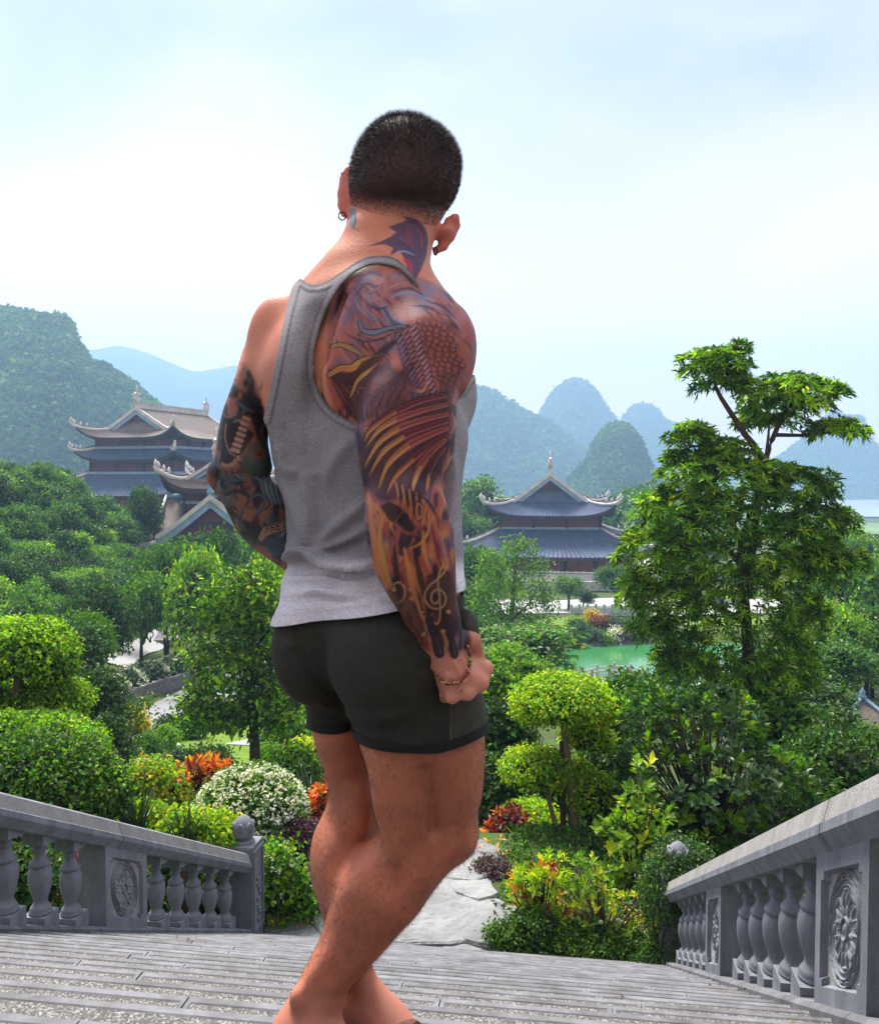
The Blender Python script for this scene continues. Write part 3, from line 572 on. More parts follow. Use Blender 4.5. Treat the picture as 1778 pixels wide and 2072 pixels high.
def blob(poly, col, al=1.0, soft=2.0):
    p = np.asarray(poly, float); sl = win(p[:, 0].min() - 8, p[:, 0].max() + 8, p[:, 1].min() - 8, p[:, 1].max() + 8); lay(np.clip(.5 - pdist(p, _gx[sl], _gy[sl]) / soft, 0, 1) * al, col, sl)
def feather(pts, w, fill, tip=None, line=(.028, .02, .03)):
    stroke(pts, w + 5.2, line, 1.0, (.6, .2)); stroke(pts, w, fill, .95, (.5, .05)); 
    if tip: h = len(pts) // 2; stroke(pts[h:], w * .5, tip, .85, (.8, .1))
    stroke(pts, 1.6, line, .55, (1, .3))
BLK, CRIM, RED, ORA, YEL, VIO, BLU, PNK, SKN = (.022, .018, .028), (.17, .022, .03), (.30, .07, .06), (.52, .22, .07), (.52, .29, .08), (.13, .10, .18), (.20, .24, .36), (.42, .17, .17), (.50, .27, .20)
Z1 = lambda *a: [(384.9 + x * .3608, 192.4 + y * .3608) for x, y in a]
Z2 = lambda *a: [(384.9 + x * .3968, 833.9 + y * .3968) for x, y in a]
ZH = lambda *a: [(641.4 + x * .18571, 211.7 + y * .18571) for x, y in a]
def paint_ink():
    n1, n2, n3 = fbm(_gx, _gy, 46, 1), fbm(_gx, _gy * .6, 30, 5), fbm(_gx, _gy * .5, 18, 9)
    # right sleeve and shoulder: warm wash, dark flows between
    slv = np.clip(.5 - pdist(spline([(836, 560), (905, 590), (960, 660), (965, 740), (940, 840), (912, 1000), (930, 1130), (948, 1270), (950, 1302), (925, 1318), (880, 1312), (840, 1290), (795, 1245), (740, 1150), (715, 900), (760, 730), (735, 790), (700, 850), (668, 800), (662, 700), (690, 590), (745, 545), (836, 560)], 90), _gx, _gy) / 8, 0, 1)
    lay(slv * .8, (.33, .10, .08)); lay(slv * np.clip((n1 - .5) * 5, 0, 1) * .75, RED); lay(slv * np.clip((.45 - n2) * 6, 0, 1) * .75, VIO); lay(slv * np.clip((n3 - .58) * 7, 0, 1) * np.clip((_gy - 850) / 60, 0, 1) * .7, ORA)
    lay(slv * np.clip((.47 - n3) * 7, 0, 1) * np.clip((_gy - 760) / 90, 0, 1) * .85, BLK)
    top = slv * np.clip((700 - _gy) / 60, 0, 1); lay(top * np.clip((n2 - .42) * 4, 0, 1) * .65, BLU); lay(top * np.clip((.5 - n3) * 5, 0, 1) * .5, PNK)
    fr = random.Random(12)
    for i in range(430):                       # engraved flow lines through the whole sleeve
        x, y = fr.uniform(668, 950), fr.uniform(560, 1300); lean = np.interp(y, [560, 760, 900, 1050, 1300], [.9, .6, -.5, .1, .45]); ln = fr.uniform(14, 46); bend = fr.uniform(-8, 8)
        if not .3 < slv[int(np.clip((y - IY0) * INK_S, 0, slv.shape[0] - 1)), int(np.clip((x - IX0) * INK_S, 0, slv.shape[1] - 1))]: continue
        c = fr.choice((BLK, BLK, BLK, (.05, .02, .04), (.07, .025, .04), CRIM, RED, PNK, (.50, .24, .18), VIO, ORA if y > 850 else BLU)); wv = fr.uniform(2.2, 6.5)
        stroke([(x, y), (x + lean * ln * .5 + bend, y + ln * .5), (x + lean * ln, y + ln)], wv, c, fr.uniform(.55, .95), (.15, .1), 1.6, 12)
    # shoulder blade: cloud swirls, curved plumes, dark pit towards the armpit
    blob(spline(Z1((770, 1530), (800, 1620), (850, 1720), (940, 1840), (1010, 1760), (1010, 1640), (1060, 1520), (1100, 1450), (1180, 1370), (1100, 1390), (980, 1500), (880, 1560), (770, 1530)), 60), (.05, .018, .025), .9, 6)
    for i in range(7): feather(Z1((800 + 22 * i, 1600 + 8 * i), (850 + 20 * i, 1680 - 6 * i), (900 + 16 * i, 1760 - 14 * i)), 5, CRIM if i % 2 else RED)
    for c, r_ in (((1010, 1050), 60), ((1040, 1040), 36)):
        a = np.linspace(.3, 5.6, 12); stroke(Z1(*[(c[0] + r_ * math.cos(q) * 1.2, c[1] + r_ * math.sin(q)) for q in a]), 8, VIO, .75, (.2, .6))
    for pts, w_, c in ((((860, 1050), (830, 1150), (800, 1230), (770, 1290)), 12, VIO), (((900, 1060), (860, 1160), (840, 1230)), 9, PNK), (((1060, 1180), (1000, 1190), (990, 1140)), 9, VIO), (((1070, 1180), (1120, 1250), (1220, 1290)), 12, BLU),
                       (((1000, 1160), (1060, 1150), (1080, 1120)), 7, PNK), (((1120, 1080), (1200, 1060), (1300, 1110)), 9, PNK), (((1130, 1130), (1220, 1110), (1330, 1150), (1420, 1210)), 9, BLU), (((900, 1180), (880, 1250), (860, 1300)), 16, (.16, .12, .2))):
        stroke(Z1(*pts), w_, c, .75, (.5, .1), 3); stroke([(x + 2, y + 2) for x, y in Z1(*pts)], 1.2, BLK, .55, (.8, .2))
    for pts, w_ in (((( 880, 1060), (840, 1140), (815, 1240)), 9), (((1000, 1170), (1050, 1200), (1110, 1185)), 7), (((1080, 1190), (1140, 1270), (1230, 1300)), 9), (((930, 1120), (985, 1060), (1060, 1075)), 8), (((1130, 1100), (1230, 1085), (1320, 1130)), 6), (((1240, 1180), (1330, 1190), (1430, 1240)), 7), (((860, 1330), (960, 1380), (1090, 1370)), 7), (((1320, 1150), (1420, 1190), (1490, 1260)), 6), (((900, 1000), (960, 985), (1040, 1000)), 6)): stroke(Z1(*pts), w_, (.06, .04, .085), .85, (.25, .1), 2)
    feather(Z1((950, 1270), (970, 1320), (1040, 1330), (1140, 1300), (1230, 1290)), 9, BLU); feather(Z1((950, 1340), (1030, 1360), (1110, 1335), (1200, 1310)), 7, PNK)
    feather(Z1((790, 1410), (840, 1400), (900, 1420), (950, 1450), (985, 1465)), 9, (.40, .24, .10)); feather(Z1((780, 1570), (840, 1535), (910, 1530), (960, 1490), (1080, 1450)), 15, ORA, YEL); feather(Z1((900, 1690), (940, 1600), (1010, 1540), (1070, 1490)), 8, YEL, ORA)
    stroke(Z1((960, 1500), (1060, 1450), (1150, 1380), (1220, 1300)), 9, BLK, .7, (.3, .6), 3)
    # phoenix body over the outer shoulder: rows of scales
    blob(spline(Z1((1260, 1240), (1380, 1250), (1470, 1340), (1500, 1460), (1530, 1520), (1480, 1640), (1440, 1760), (1400, 1640), (1340, 1500), (1280, 1330), (1260, 1240)), 50), (.24, .065, .055), .85, 4)
    for r_ in range(15):
        for c in range(6):
            x, y = 1285 + c * 36 + r_ * 11 - (18 if r_ % 2 else 0) + 7 * math.sin(r_ * 2.1 + c), 1265 + r_ * 33 + c * 9 + 7 * math.sin(c * 1.7 + r_)
            if pdist(Z1((1260, 1240), (1380, 1250), (1470, 1340), (1500, 1460), (1530, 1520), (1480, 1640), (1440, 1760), (1400, 1640), (1340, 1500), (1280, 1330)), *[np.array([v]) for v in Z1((x, y))[0]])[0] < 2:
                a = np.linspace(-.3, 3.1, 7); stroke(Z1(*[(x + 19 * math.cos(q), y + 17 * math.sin(q)) for q in a]), 2.4, (.05, .014, .022), .7); stroke(Z1((x - 4, y - 4), (x + 6, y + 6)), 4.5, PNK, .4)
    blob(Z1((1390, 1560), (1500, 1560), (1480, 1650), (1430, 1770), (1400, 1660)), (.09, .03, .03), .6, 6)
    for i in range(15):                       # coverts beside it
        x, y = 1265 + i * 8.5 + 3 * math.sin(i), 1290 + i * 27; L_ = 62 + 2.2 * i
        for k in range(3): feather(Z1((x - 42 * k * .9, y + k * 14), (x - 30 - 42 * k * .9, y + L_ * .5 + k * 14), (x - 34 - 42 * k * .9, y + L_ + k * 14)), 7 - k * .5, ((.48, .23, .27), (.42, .14, .15), (.25, .12, .20))[k], (.60, .38, .42) if k < 2 else None)
    blob(spline(Z1((1095, 1660), (1150, 1650), (1200, 1690), (1190, 1740), (1130, 1760), (1090, 1720), (1095, 1660)), 30), BLK, .95, 4); stroke(Z1((1060, 1790), (1085, 1630), (1150, 1590), (1220, 1640), (1300, 1660), (1330, 1610)), 9, (.46, .20, .15), .9, (.4, .6), 3)
    for i in range(4): stroke(Z1(*[(985 + (46 - i * 11) * math.cos(q), 1830 + (88 - i * 20) * math.sin(q)) for q in np.linspace(.5, 5.9, 12)]), 2.0, (.07, .03, .05), .9)
    for i in range(11):
        x0, y0 = 838 - 8 * i, 735 + 6 * i; feather([(x0, y0), (x0 - 18, y0 + 26), (x0 - 20, y0 + 58)], 8, (CRIM, (.30, .10, .16), VIO)[i % 3], PNK if i % 2 else None)
    for i in range(7): stroke([(770 + 9 * i, 800 - 3 * i), (757 + 9 * i, 822 - 2 * i), (752 + 9 * i, 848 - 3 * i)], 5, BLK if i % 2 else RED, .9, (.8, .1))
    # long flight feathers sweeping over the upper arm
    blob(spline([(905, 790), (850, 800), (780, 830), (735, 880), (728, 930), (740, 985), (770, 1012), (810, 1012), (850, 1010), (890, 960), (908, 880), (905, 790)], 40), (.05, .022, .04), .88, 10)
    blob(spline([(748, 760), (762, 735), (800, 745), (835, 770), (842, 800), (800, 830), (745, 850), (735, 815), (748, 760)], 30), (.09, .035, .05), .7, 12)
    for pts, w_, c, tp in (([(902, 800), (850, 812), (800, 835), (752, 868), (737, 893)], 11, CRIM, ORA), ([(905, 818), (850, 832), (800, 850), (765, 872), (740, 905)], 11, RED, YEL), ([(905, 838), (855, 850), (805, 868), (765, 898), (736, 947)], 12, RED, YEL),
                           ([(905, 852), (860, 866), (815, 885), (775, 915), (746, 963)], 13, CRIM, YEL), ([(905, 866), (865, 882), (825, 903), (785, 940), (765, 990)], 13, RED, YEL), ([(903, 880), (870, 900), (835, 930), (800, 965), (782, 1000)], 11, CRIM, ORA),
                           ([(900, 890), (872, 915), (850, 945), (838, 975), (835, 996)], 12, RED, YEL), ([(898, 905), (880, 930), (868, 960), (862, 1000)], 9, CRIM, ORA)):
        feather(pts, w_ * 1.45, c, tp); stroke([(x + 3, y + 3) for x, y in pts], 2.4, PNK, .55, (.8, .2)); stroke([(x - 4, y + 1) for x, y in pts], 1.8, BLK, .7, (.6, .3))
    for i in range(4): stroke([(880 + (13 - 3.4 * i) * math.cos(q), 945 + (34 - 8 * i) * math.sin(q)) for q in np.linspace(-1.2, 4.6, 12)], 1.8, (.07, .03, .04), .85)
    for i in range(9): stroke([(800 + 7 * i, 975 + 4 * i), (805 + 6.5 * i, 1000 + 6 * i), (803 + 6 * i, 1022 + 7 * i)], 3.5, BLK if i % 2 else ORA, .8, (1, .1))
    # forearm: flames, dark hollows, head with teardrop eye
    stroke([(748, 1010), (752, 1060), (764, 1120), (784, 1185), (800, 1215)], 17, (.50, .21, .09), .9, (.3, .5), 4); stroke([(775, 1040), (768, 1090), (780, 1150), (795, 1190)], 11, YEL, .8, (.2, .2), 4)
    blob(spline([(770, 1025), (790, 1015), (822, 1040), (838, 1075), (822, 1112), (806, 1100), (812, 1065), (790, 1055), (770, 1025)], 30), BLK, .9, 3)
    for pts, w_, c in (([(798, 1105), (800, 1140), (806, 1185), (812, 1230)], 13, BLK), ([(818, 1110), (826, 1150), (838, 1200), (852, 1240)], 13, ORA), ([(836, 1100), (846, 1150), (858, 1200), (872, 1250)], 14, BLK), ([(856, 1075), (858, 1115), (872, 1160)], 10, ORA), ([(872, 1060), (884, 1110), (896, 1160)], 11, CRIM), ([(888, 1070), (898, 1110), (908, 1160)], 7, (.45, .18, .12)),
                       ([(815, 1035), (800, 1060), (830, 1080), (850, 1060), (846, 1030)], 6, RED), ([(830, 1110), (852, 1098), (868, 1070), (866, 1035)], 7, ORA), ([(838, 1000), (862, 1012), (880, 1038), (888, 1060)], 8, BLK), ([(850, 1240), (868, 1280), (880, 1310)], 12, ORA)):
        stroke(pts, w_, c, .85, (.35, .2), 3)
    for i in range(3): stroke([(848 + (9 - 3 * i) * math.cos(q), 1034 + (22 - 7 * i) * math.sin(q)) for q in np.linspace(0, 6.28, 14)], 2, (.45, .2, .14) if i == 1 else BLK, .9)
    blob(spline([(862, 1165), (900, 1150), (922, 1180), (930, 1270), (905, 1300), (880, 1300), (862, 1255), (858, 1210), (862, 1165)], 30), (.035, .02, .03), .82, 8)
    blob(spline([(780, 1195), (815, 1180), (840, 1230), (868, 1280), (850, 1290), (815, 1255), (785, 1215), (780, 1195)], 30), (.05, .025, .03), .7, 8)
    G = (.44, .26, .13)
    stroke(Z2((1035, 880), (1060, 868), (1090, 890), (1095, 930), (1080, 960), (1045, 978)), 4.6, G, .95, (.6, .3)); stroke(Z2((1030, 905), (1042, 912), (1040, 895)), 4.5, G, .95)
    for c in ((1122, 903), (1126, 950)): stroke(Z2(c, (c[0] + 2, c[1] + 2)), 7.5, G, .95)
    stroke(Z2((1268, 958), (1248, 978), (1228, 955), (1236, 918), (1275, 905), (1303, 945), (1285, 995), (1228, 998), (1194, 945), (1215, 890), (1268, 845), (1302, 805), (1298, 784), (1278, 800), (1262, 860), (1272, 950), (1272, 1050), (1256, 1082), (1246, 1070)), 3.6, G, .95, n=60)
    for h_, s1, s2 in (((1185, 1135), (1205, 1062), (1245, 1092)), ((1290, 1118), (1300, 1075), (1320, 1085))):
        stroke(Z2(h_, (h_[0] + 6, h_[1] - 2)), 8, G, .95); stroke(Z2((h_[0] + 12, h_[1]), s1), 2.2, G, .9); stroke(Z2(s1, s2), 2.4, G, .9); stroke(Z2(s2, (s2[0] - 4, s2[1] + 40)), 2.2, G, .9)
    stroke(Z2((1190, 1015), (1178, 1030), (1190, 1050), (1215, 1045), (1235, 1030)), 3.4, G, .9, (1, .3)); stroke(Z2((1315, 1017), (1318, 1019)), 8, G, .95)
    for pts, w_ in (([(868, 1255), (880, 1290), (889, 1322)], 22), ([(905, 1265), (914, 1300), (919, 1325)], 19), ([(925, 1250), (932, 1285), (934, 1306)], 10)):
        stroke(pts, w_, (.040, .026, .04), .96, prof=([0, .6, .9, 1], [.8, .8, 1, .9])); stroke([(x + 3, y) for x, y in pts[1:]], 3, (.14, .13, .18), .5)
    stroke([(893, 1275), (903, 1300), (900, 1322)], 8, ORA, .8, (.4, .2), 3); stroke([(845, 1285), (862, 1308), (870, 1318)], 9, (.22, .05, .06), .7, (.6, .2), 3)
    # neck: bat wing, blue mark, pink smoke
    for pts in (((380, 1540), (520, 1480), (660, 1480)), ((400, 1500), (560, 1560), (680, 1540)), ((560, 1600), (700, 1580), (800, 1640))): stroke(ZH(*pts), 6, (.62, .24, .22), .5, (.1, .3), 4)
    stroke(ZH((580, 1560), (700, 1550), (790, 1610)), 8, (.68, .33, .14), .5, (.1, .4), 4)
    blob(ZH((940, 1215), (1050, 1230), (1150, 1300), (1195, 1385), (1210, 1500), (1190, 1650), (1130, 1800), (1060, 1930), (990, 1800), (960, 1690), (900, 1590), (800, 1640), (830, 1560), (740, 1520), (560, 1540), (700, 1490), (800, 1440), (865, 1390), (780, 1330), (930, 1280), (975, 1255)), (.07, .048, .115), .92, 2)
    for pts, w_, c in (((( 990, 1340), (1000, 1440), (1040, 1540)), 9, (.22, .05, .09)), (((1100, 1350), (1150, 1450), (1130, 1560)), 10, (.24, .05, .08)), (((900, 1430), (980, 1500), (1060, 1580)), 6, (.2, .06, .12)), (((960, 1690), (1010, 1740), (1040, 1850)), 12, (.36, .05, .09)), (((880, 1600), (960, 1600), (1060, 1640)), 5, (.22, .3, .46)), (((840, 1500), (960, 1530), (1080, 1620)), 4, (.05, .05, .12)),
                       (((1000, 1260), (1100, 1320), (1160, 1420), (1170, 1560)), 4, (.03, .03, .07)), (((1060, 1400), (1110, 1500), (1120, 1620)), 3, (.03, .03, .07))): stroke(ZH(*pts), w_, c, .8, (.6, .3), 2)
    stroke(ZH((385, 1160), (400, 1220), (385, 1300), (395, 1360)), 12, (.12, .22, .30), .9, (.9, .2), 2); stroke(ZH((415, 1180), (420, 1270), (400, 1330)), 3, (.03, .05, .08), .8); stroke(ZH((390, 1360), (450, 1360), (455, 1380)), 2, (.1, .16, .25), .7)
    # left sleeve: black and teal work, jaw with teeth, banner
    sl_ = np.clip(.5 - pdist(spline([(495, 735), (515, 770), (540, 850), (562, 950), (590, 1000), (610, 1100), (640, 1170), (560, 1160), (480, 1090), (420, 980), (430, 900), (460, 800), (495, 735)], 60), _gx, _gy) / 6, 0, 1)
    lay(sl_ * .75, (.20, .10, .085)); lay(sl_ * np.clip((.60 - n3) * 7, 0, 1) * .9, (.02, .024, .034)); lay(sl_ * np.clip((n1 - .5) * 6, 0, 1) * np.clip((_gy - 860) / 50, 0, 1) * .6, (.05, .11, .14))
    for i in range(120):
        x, y = fr.uniform(425, 600), fr.uniform(745, 1160)
        if not .3 < sl_[int((y - IY0) * INK_S), int((x - IX0) * INK_S)]: continue
        an_ = fr.uniform(0, 6.28); rd = fr.uniform(6, 20); stroke([(x + rd * math.cos(an_ + q), y + rd * math.sin(an_ + q)) for q in (0, .6, 1.2, 1.9)], fr.uniform(2.5, 8), fr.choice((BLK, BLK, (.03, .05, .07), (.07, .15, .19), (.30, .17, .13), (.20, .27, .32))), fr.uniform(.6, .95), (.3, .15), 1.6, 12)
    blob(Z2((200, 60), (260, 50), (300, 90), (330, 110), (270, 210), (200, 250), (190, 160)), BLK, .85, 3); blob(Z2((165, 70), (185, 60), (210, 200), (240, 230), (190, 270), (150, 260), (160, 180)), (.03, .035, .05), .95, 2)
    for i in range(7): stroke(Z2((215 + i * 10, 190 - i * 27), (245 + i * 9, 200 - i * 27)), 8, (.40, .24, .19), .9); 
    for i in range(6): stroke(Z2((165 + 16 * i, 262 + 6 * math.sin(i) - (i > 3) * 14 * (i - 3)), (168 + 16 * i, 272 - (i > 3) * 14 * (i - 3))), 5, (.38, .23, .18), .9)
    stroke(Z2((182, 60), (178, 130), (200, 200), (240, 230)), 2.4, (.4, .25, .2), .7); blob(Z2((300, 160), (400, 140), (440, 280), (340, 330), (240, 310), (270, 230)), (.05, .085, .05), .7, 6); blob(Z2((320, 200), (380, 190), (390, 230), (340, 240)), (.20, .05, .05), .8, 3); stroke(Z2((345, 215), (362, 215)), 4, BLK, .9)
    for k, pts in enumerate((((150, 20), (190, 40), (250, 20)), ((230, -60), (280, -20), (330, 0)), ((260, -110), (300, -70), (340, -40)), ((160, 330), (220, 350), (300, 340)), ((180, 420), (240, 400), (300, 430), (280, 480)), ((300, 450), (350, 420), (380, 460), (340, 520)), ((230, 520), (270, 560), (330, 560)), ((380, 360), (400, 420), (440, 460)), ((300, 600), (350, 640), (420, 690)), ((270, 490), (250, 560), (290, 610)))):
        stroke(Z2(*pts), 9, ((.03, .035, .05), (.06, .13, .17))[k % 2], .85, (.5, .2), 3); stroke([(x, y + 5) for x, y in Z2(*pts)], 1.6, BLK, .8)
    blob(Z2((355, 340), (420, 320), (470, 380), (490, 470), (420, 470), (370, 400)), (.20, .30, .36), .7, 6)
    for i in range(4): stroke(Z2((370 + i * 25, 340 + i * 12), (380 + i * 26, 400 + i * 12), (410 + i * 22, 470 + i * 8)), 2.4, BLK, .85)
    blob(Z2((345, 640), (375, 585), (490, 545), (495, 600), (400, 630), (362, 668)), (.34, .22, .17), .95, 2); stroke(Z2((345, 640), (375, 585), (490, 545)), 1.6, BLK, .9); stroke(Z2((362, 668), (400, 630), (495, 598)), 1.6, BLK, .9)
    def glyph(o, segs, s=1.0):
        for sg in segs: stroke(Z2(*[(o[0] + s * (x * 21 + y * 3), o[1] + s * (-y * 34 - x * 6)) for x, y in sg]), 2.0, (.015, .015, .02), .97)
    glyph((387, 616), [[(0, 0), (0, 1)], [(0, 1), (.9, .9), (.9, .55), (0, .5)]]); glyph((415, 609), [[(0, 0), (0, 1)], [(0, 1), (.9, .9), (.9, .6), (0, .5)], [(.3, .5), (.95, 0)]]); glyph((443, 601), [[(0, 0), (0, 1)], [(0, 1), (.8, 1)], [(0, .5), (.7, .5)], [(0, 0), (.85, 0)]]); glyph((468, 594), [[(.85, .9), (.4, 1), (.05, .75), (.8, .3), (.5, 0), (0, .1)]])
    blob(Z2((360, 660), (420, 640), (490, 640), (495, 720), (430, 740), (390, 700)), (.05, .10, .15), .7, 5)
paint_ink()
def ink_at(x, y):
    u = np.clip((x - IX0) * INK_S, 0, ink.shape[1] - 2); v = np.clip((y - IY0) * INK_S, 0, ink.shape[0] - 2); i, j = u.astype(int), v.astype(int); a, b = (u - i)[:, None], (v - j)[:, None]
    g = lambda A: (A[j, i] * (1 - a) + A[j, i + 1] * a) * (1 - b) + (A[j + 1, i] * (1 - a) + A[j + 1, i + 1] * a) * b
    al = g(inkA[..., None])[:, 0]; al = np.where((x > IX0) & (x < IX1) & (y > IY0) & (y < IY1), al, 0); return g(ink), al

M_skin = bpy.data.materials.new('skin'); M_skin.use_nodes = True; nt = M_skin.node_tree; b = nt.nodes['Principled BSDF']
at = nt.nodes.new('ShaderNodeAttribute'); at.attribute_name = 'col'; nt.links.new(at.outputs['Color'], b.inputs['Base Color'])
tcn = nt.nodes.new('ShaderNodeTexCoord'); nz = nt.nodes.new('ShaderNodeTexNoise'); nz.inputs['Scale'].default_value = 330; nz.inputs['Detail'].default_value = 3; nt.links.new(tcn.outputs['Object'], nz.inputs[0])
bp = nt.nodes.new('ShaderNodeBump'); bp.inputs['Strength'].default_value = 0.45; bp.inputs['Distance'].default_value = 0.002; nt.links.new(nz.outputs[0], bp.inputs['Height']); nt.links.new(bp.outputs[0], b.inputs['Normal'])
nr = nt.nodes.new('ShaderNodeTexNoise'); nr.inputs['Scale'].default_value = 24; nr.inputs['Detail'].default_value = 5; nt.links.new(tcn.outputs['Object'], nr.inputs[0])
mr = nt.nodes.new('ShaderNodeMapRange'); mr.inputs['To Min'].default_value = 0.40; mr.inputs['To Max'].default_value = 0.62; nt.links.new(nr.outputs[0], mr.inputs[0]); nt.links.new(mr.outputs[0], b.inputs['Roughness'])
b.inputs['Specular IOR Level'].default_value = 0.28; b.inputs['Subsurface Weight'].default_value = 0.12; b.inputs['Subsurface Radius'].default_value = (0.6, 0.2, 0.12); b.inputs['Subsurface Scale'].default_value = 0.012

person = empty('person', tuple(P(700, 2072, 1.69)[:2]) + (-HN - SL * 1.67,)); PL = np.array(person.location)
tag(person, 'muscular man seen from behind in grey racerback tank top and dark shorts on the stairs', 'person')
tmp = link('body_cage', npmesh('body_cage', bV - PL, quads=bQ, smooth=True)); sub = tmp.modifiers.new('s', 'SUBSURF'); sub.levels = 1
me = bpy.data.meshes.new_from_object(tmp.evaluated_get(bpy.context.evaluated_depsgraph_get())); bpy.data.objects.remove(tmp); me.name = 'body'; me.materials.clear(); me.materials.append(M_skin)
nv = len(me.vertices); SVt = np.zeros(nv * 3, np.float32); me.vertices.foreach_get('co', SVt); SVt = SVt.reshape(-1, 3).astype(float) + PL
SNt = np.zeros(nv * 3, np.float32); me.vertices.foreach_get('normal', SNt); SNt = SNt.reshape(-1, 3).astype(float)
sx_, sy_ = PX(SVt); face_c = -(SNt * SVt).sum(1) / np.linalg.norm(SVt, axis=1)
col = np.tile(np.array([.46, .185, .118]), (nv, 1))
mo = fbm(SVt[:, 0] * 100 + 50, SVt[:, 2] * 100 + SVt[:, 1] * 60 + 300, 6, 31)[:, None]
mo2 = fbm(SVt[:, 0] * 100 + 90, SVt[:, 2] * 100 + SVt[:, 1] * 60 + 700, 1.6, 77)[:, None]; col *= (.74 + .36 * mo + .18 * mo2) * np.array([1, .97, .96]) ** (mo2 * 3)
leg = sstep(sy_, 1440, 1560)[:, None]; col = col * (1 - leg) + np.array([.47, .16, .093]) * (.68 + .64 * mo) * leg
sole = sstep(sy_, 1960, 2050)[:, None]; col = col * (1 - sole * .5) + np.array([.46, .2, .15]) * sole * .5
hnd = (sstep(sy_, 1318, 1350) * (sx_ > 868) * (sy_ < 1440))[:, None]; col = col * (1 - hnd) + np.array([.58, .24, .17]) * (.82 + .36 * mo) * hnd
ear = (((sx_ < 712) & (sy_ < 442) & (sy_ > 330) & (sx_ < 706 + (sy_ - 340) * .02)) | ((sx_ > 880) & (sy_ > 425) & (sy_ < 520) & (sx_ > 862 + (512 - sy_) * .42)))[:, None]; col = np.where(ear, np.array([.50, .16, .13]), col)
ic, ia = ink_at(sx_, sy_)
lft = (sx_ < 700) & (SVt[:, 1] > 1.66); ia = np.where((sx_ < 660) & (sy_ > 700) & ~lft & (sy_ < 1200), 0, ia); ia = np.where((sy_ > 1150) & (SVt[:, 1] > 1.6) & (sx_ > 700), 0, ia)
ia = np.where((sx_ > 700) & (sy_ > 720) & (sy_ < 1330) & (SVt[:, 1] > 1.665), 0, ia)
ia = np.where((face_c < .02) & (sy_ < 590), 0, ia); ia = np.where((face_c < -.15) & (sy_ < 830) & (sx_ < 880) & ~lft, 0, ia)
ib = np.clip(ia * 30, 0, 1)[:, None]; col = col * (1 - ib) + ic ** 1.12 * (.86 + .2 * mo) * ib
# head: shaved-short scalp, shadow beard
hl = spline(ZH((350, 1085), (420, 1110), (520, 1150), (640, 1195), (800, 1225), (950, 1250), (1100, 1290), (1250, 1310), (1330, 1290), (1400, 1210)), 40)
hairline = np.interp(sx_, hl[:, 0], hl[:, 1]); Hc = P(812, 385, 1.73); hr_ = SVt - Hc
isHead = (sy_ < 470) & (SVt[:, 2] > Hc[2] - .12) & ~ear[:, 0]
front = hr_[:, 1] > .035
hm = np.where(front, sstep(hr_[:, 2] + (.10 - hr_[:, 1]) * .3, .035, .055), sstep(hairline - sy_, -12, 42)) * isHead
beard = (SVt[:, 1] > 1.74) * (hr_[:, 2] < -.03) * (hr_[:, 2] > -.16) * (sy_ < 600) * ((sx_ > 845) | (sx_ < 712)) * .75
hm2 = np.maximum(hm, beard)[:, None]; col = col * (1 - hm2 * .93) + np.array([.020, .016, .020]) * hm2 * .93
ca = me.color_attributes.new('col', 'FLOAT_COLOR', 'POINT'); ca.data.foreach_set('color', np.concatenate([np.clip(col, 0, 1), np.ones((nv, 1))], 1).astype(np.float32).ravel())
me.polygons.foreach_set('use_smooth', np.ones(len(me.polygons), bool))
BODY = link('body', me, person)
def strands(name, idx, Ln, wd, dirs, m, parent, curl=.3):
    n = len(idx); p = SVt[idx] - PL; d = dirs / np.linalg.norm(dirs, axis=1)[:, None]; side = np.cross(d, rng.normal(size=(n, 3))); side /= np.linalg.norm(side, axis=1)[:, None]
    bend = np.cross(side, d) * curl; a = p - d * .0006; m1 = p + d * Ln[:, None] * .55 ; t = p + (d + bend * rng.normal(size=(n, 1))) * Ln[:, None]
    V = np.stack([a - side * wd, a + side * wd, m1 + side * wd * .8, m1 - side * wd * .8, t], 1).reshape(-1, 3); k = np.arange(n)[:, None] * 5
    return tag(link(name, npmesh(name, V, quads=k + np.array([[0, 1, 2, 3]]), tris=k + np.array([[3, 2, 4]]), mats=[m]), parent), kind='stuff')
M_hair = mat('hair', (.015, .012, .019), .55, .3, 30, spec=.35)
ok = np.flatnonzero(hm > .12); pick = rng.choice(ok, min(30000, len(ok) * 3), replace=True); hv = hm[pick]
top_ = sstep(hr_[pick, 2], -.03, .12)
d_ = SNt[pick] * (.55 + .5 * top_[:, None]) + rng.normal(size=(len(pick), 3)) * .28 + np.array([.10, .45, -.15]) * .6
strands('hair', pick, (.0022 + .0075 * top_ * hv + .002 * hv) * rng.uniform(.7, 1.35, len(pick)), .00028, d_, M_hair, person)
lg = np.flatnonzero((sy_ > 1500) & (sy_ < 2010) & (SVt[:, 2] < -.47)); fa = np.flatnonzero((sy_ > 1160) & (sy_ < 1330) & (sx_ > 840) & (SVt[:, 1] < 1.6))
M_bh = mat('body_hair', (.045, .026, .018), .5, .3, 30)
pk = np.concatenate([rng.choice(lg, 36000), rng.choice(fa, 600)]); tang = np.cross(SNt[pk], rng.normal(size=(len(pk), 3))); d_ = SNt[pk] * .35 + np.array([-.15, .1, -.75]) + tang * .45
strands('body_hair', pk, rng.uniform(.004, .011, len(pk)), .00011, d_, M_bh, person, .6)
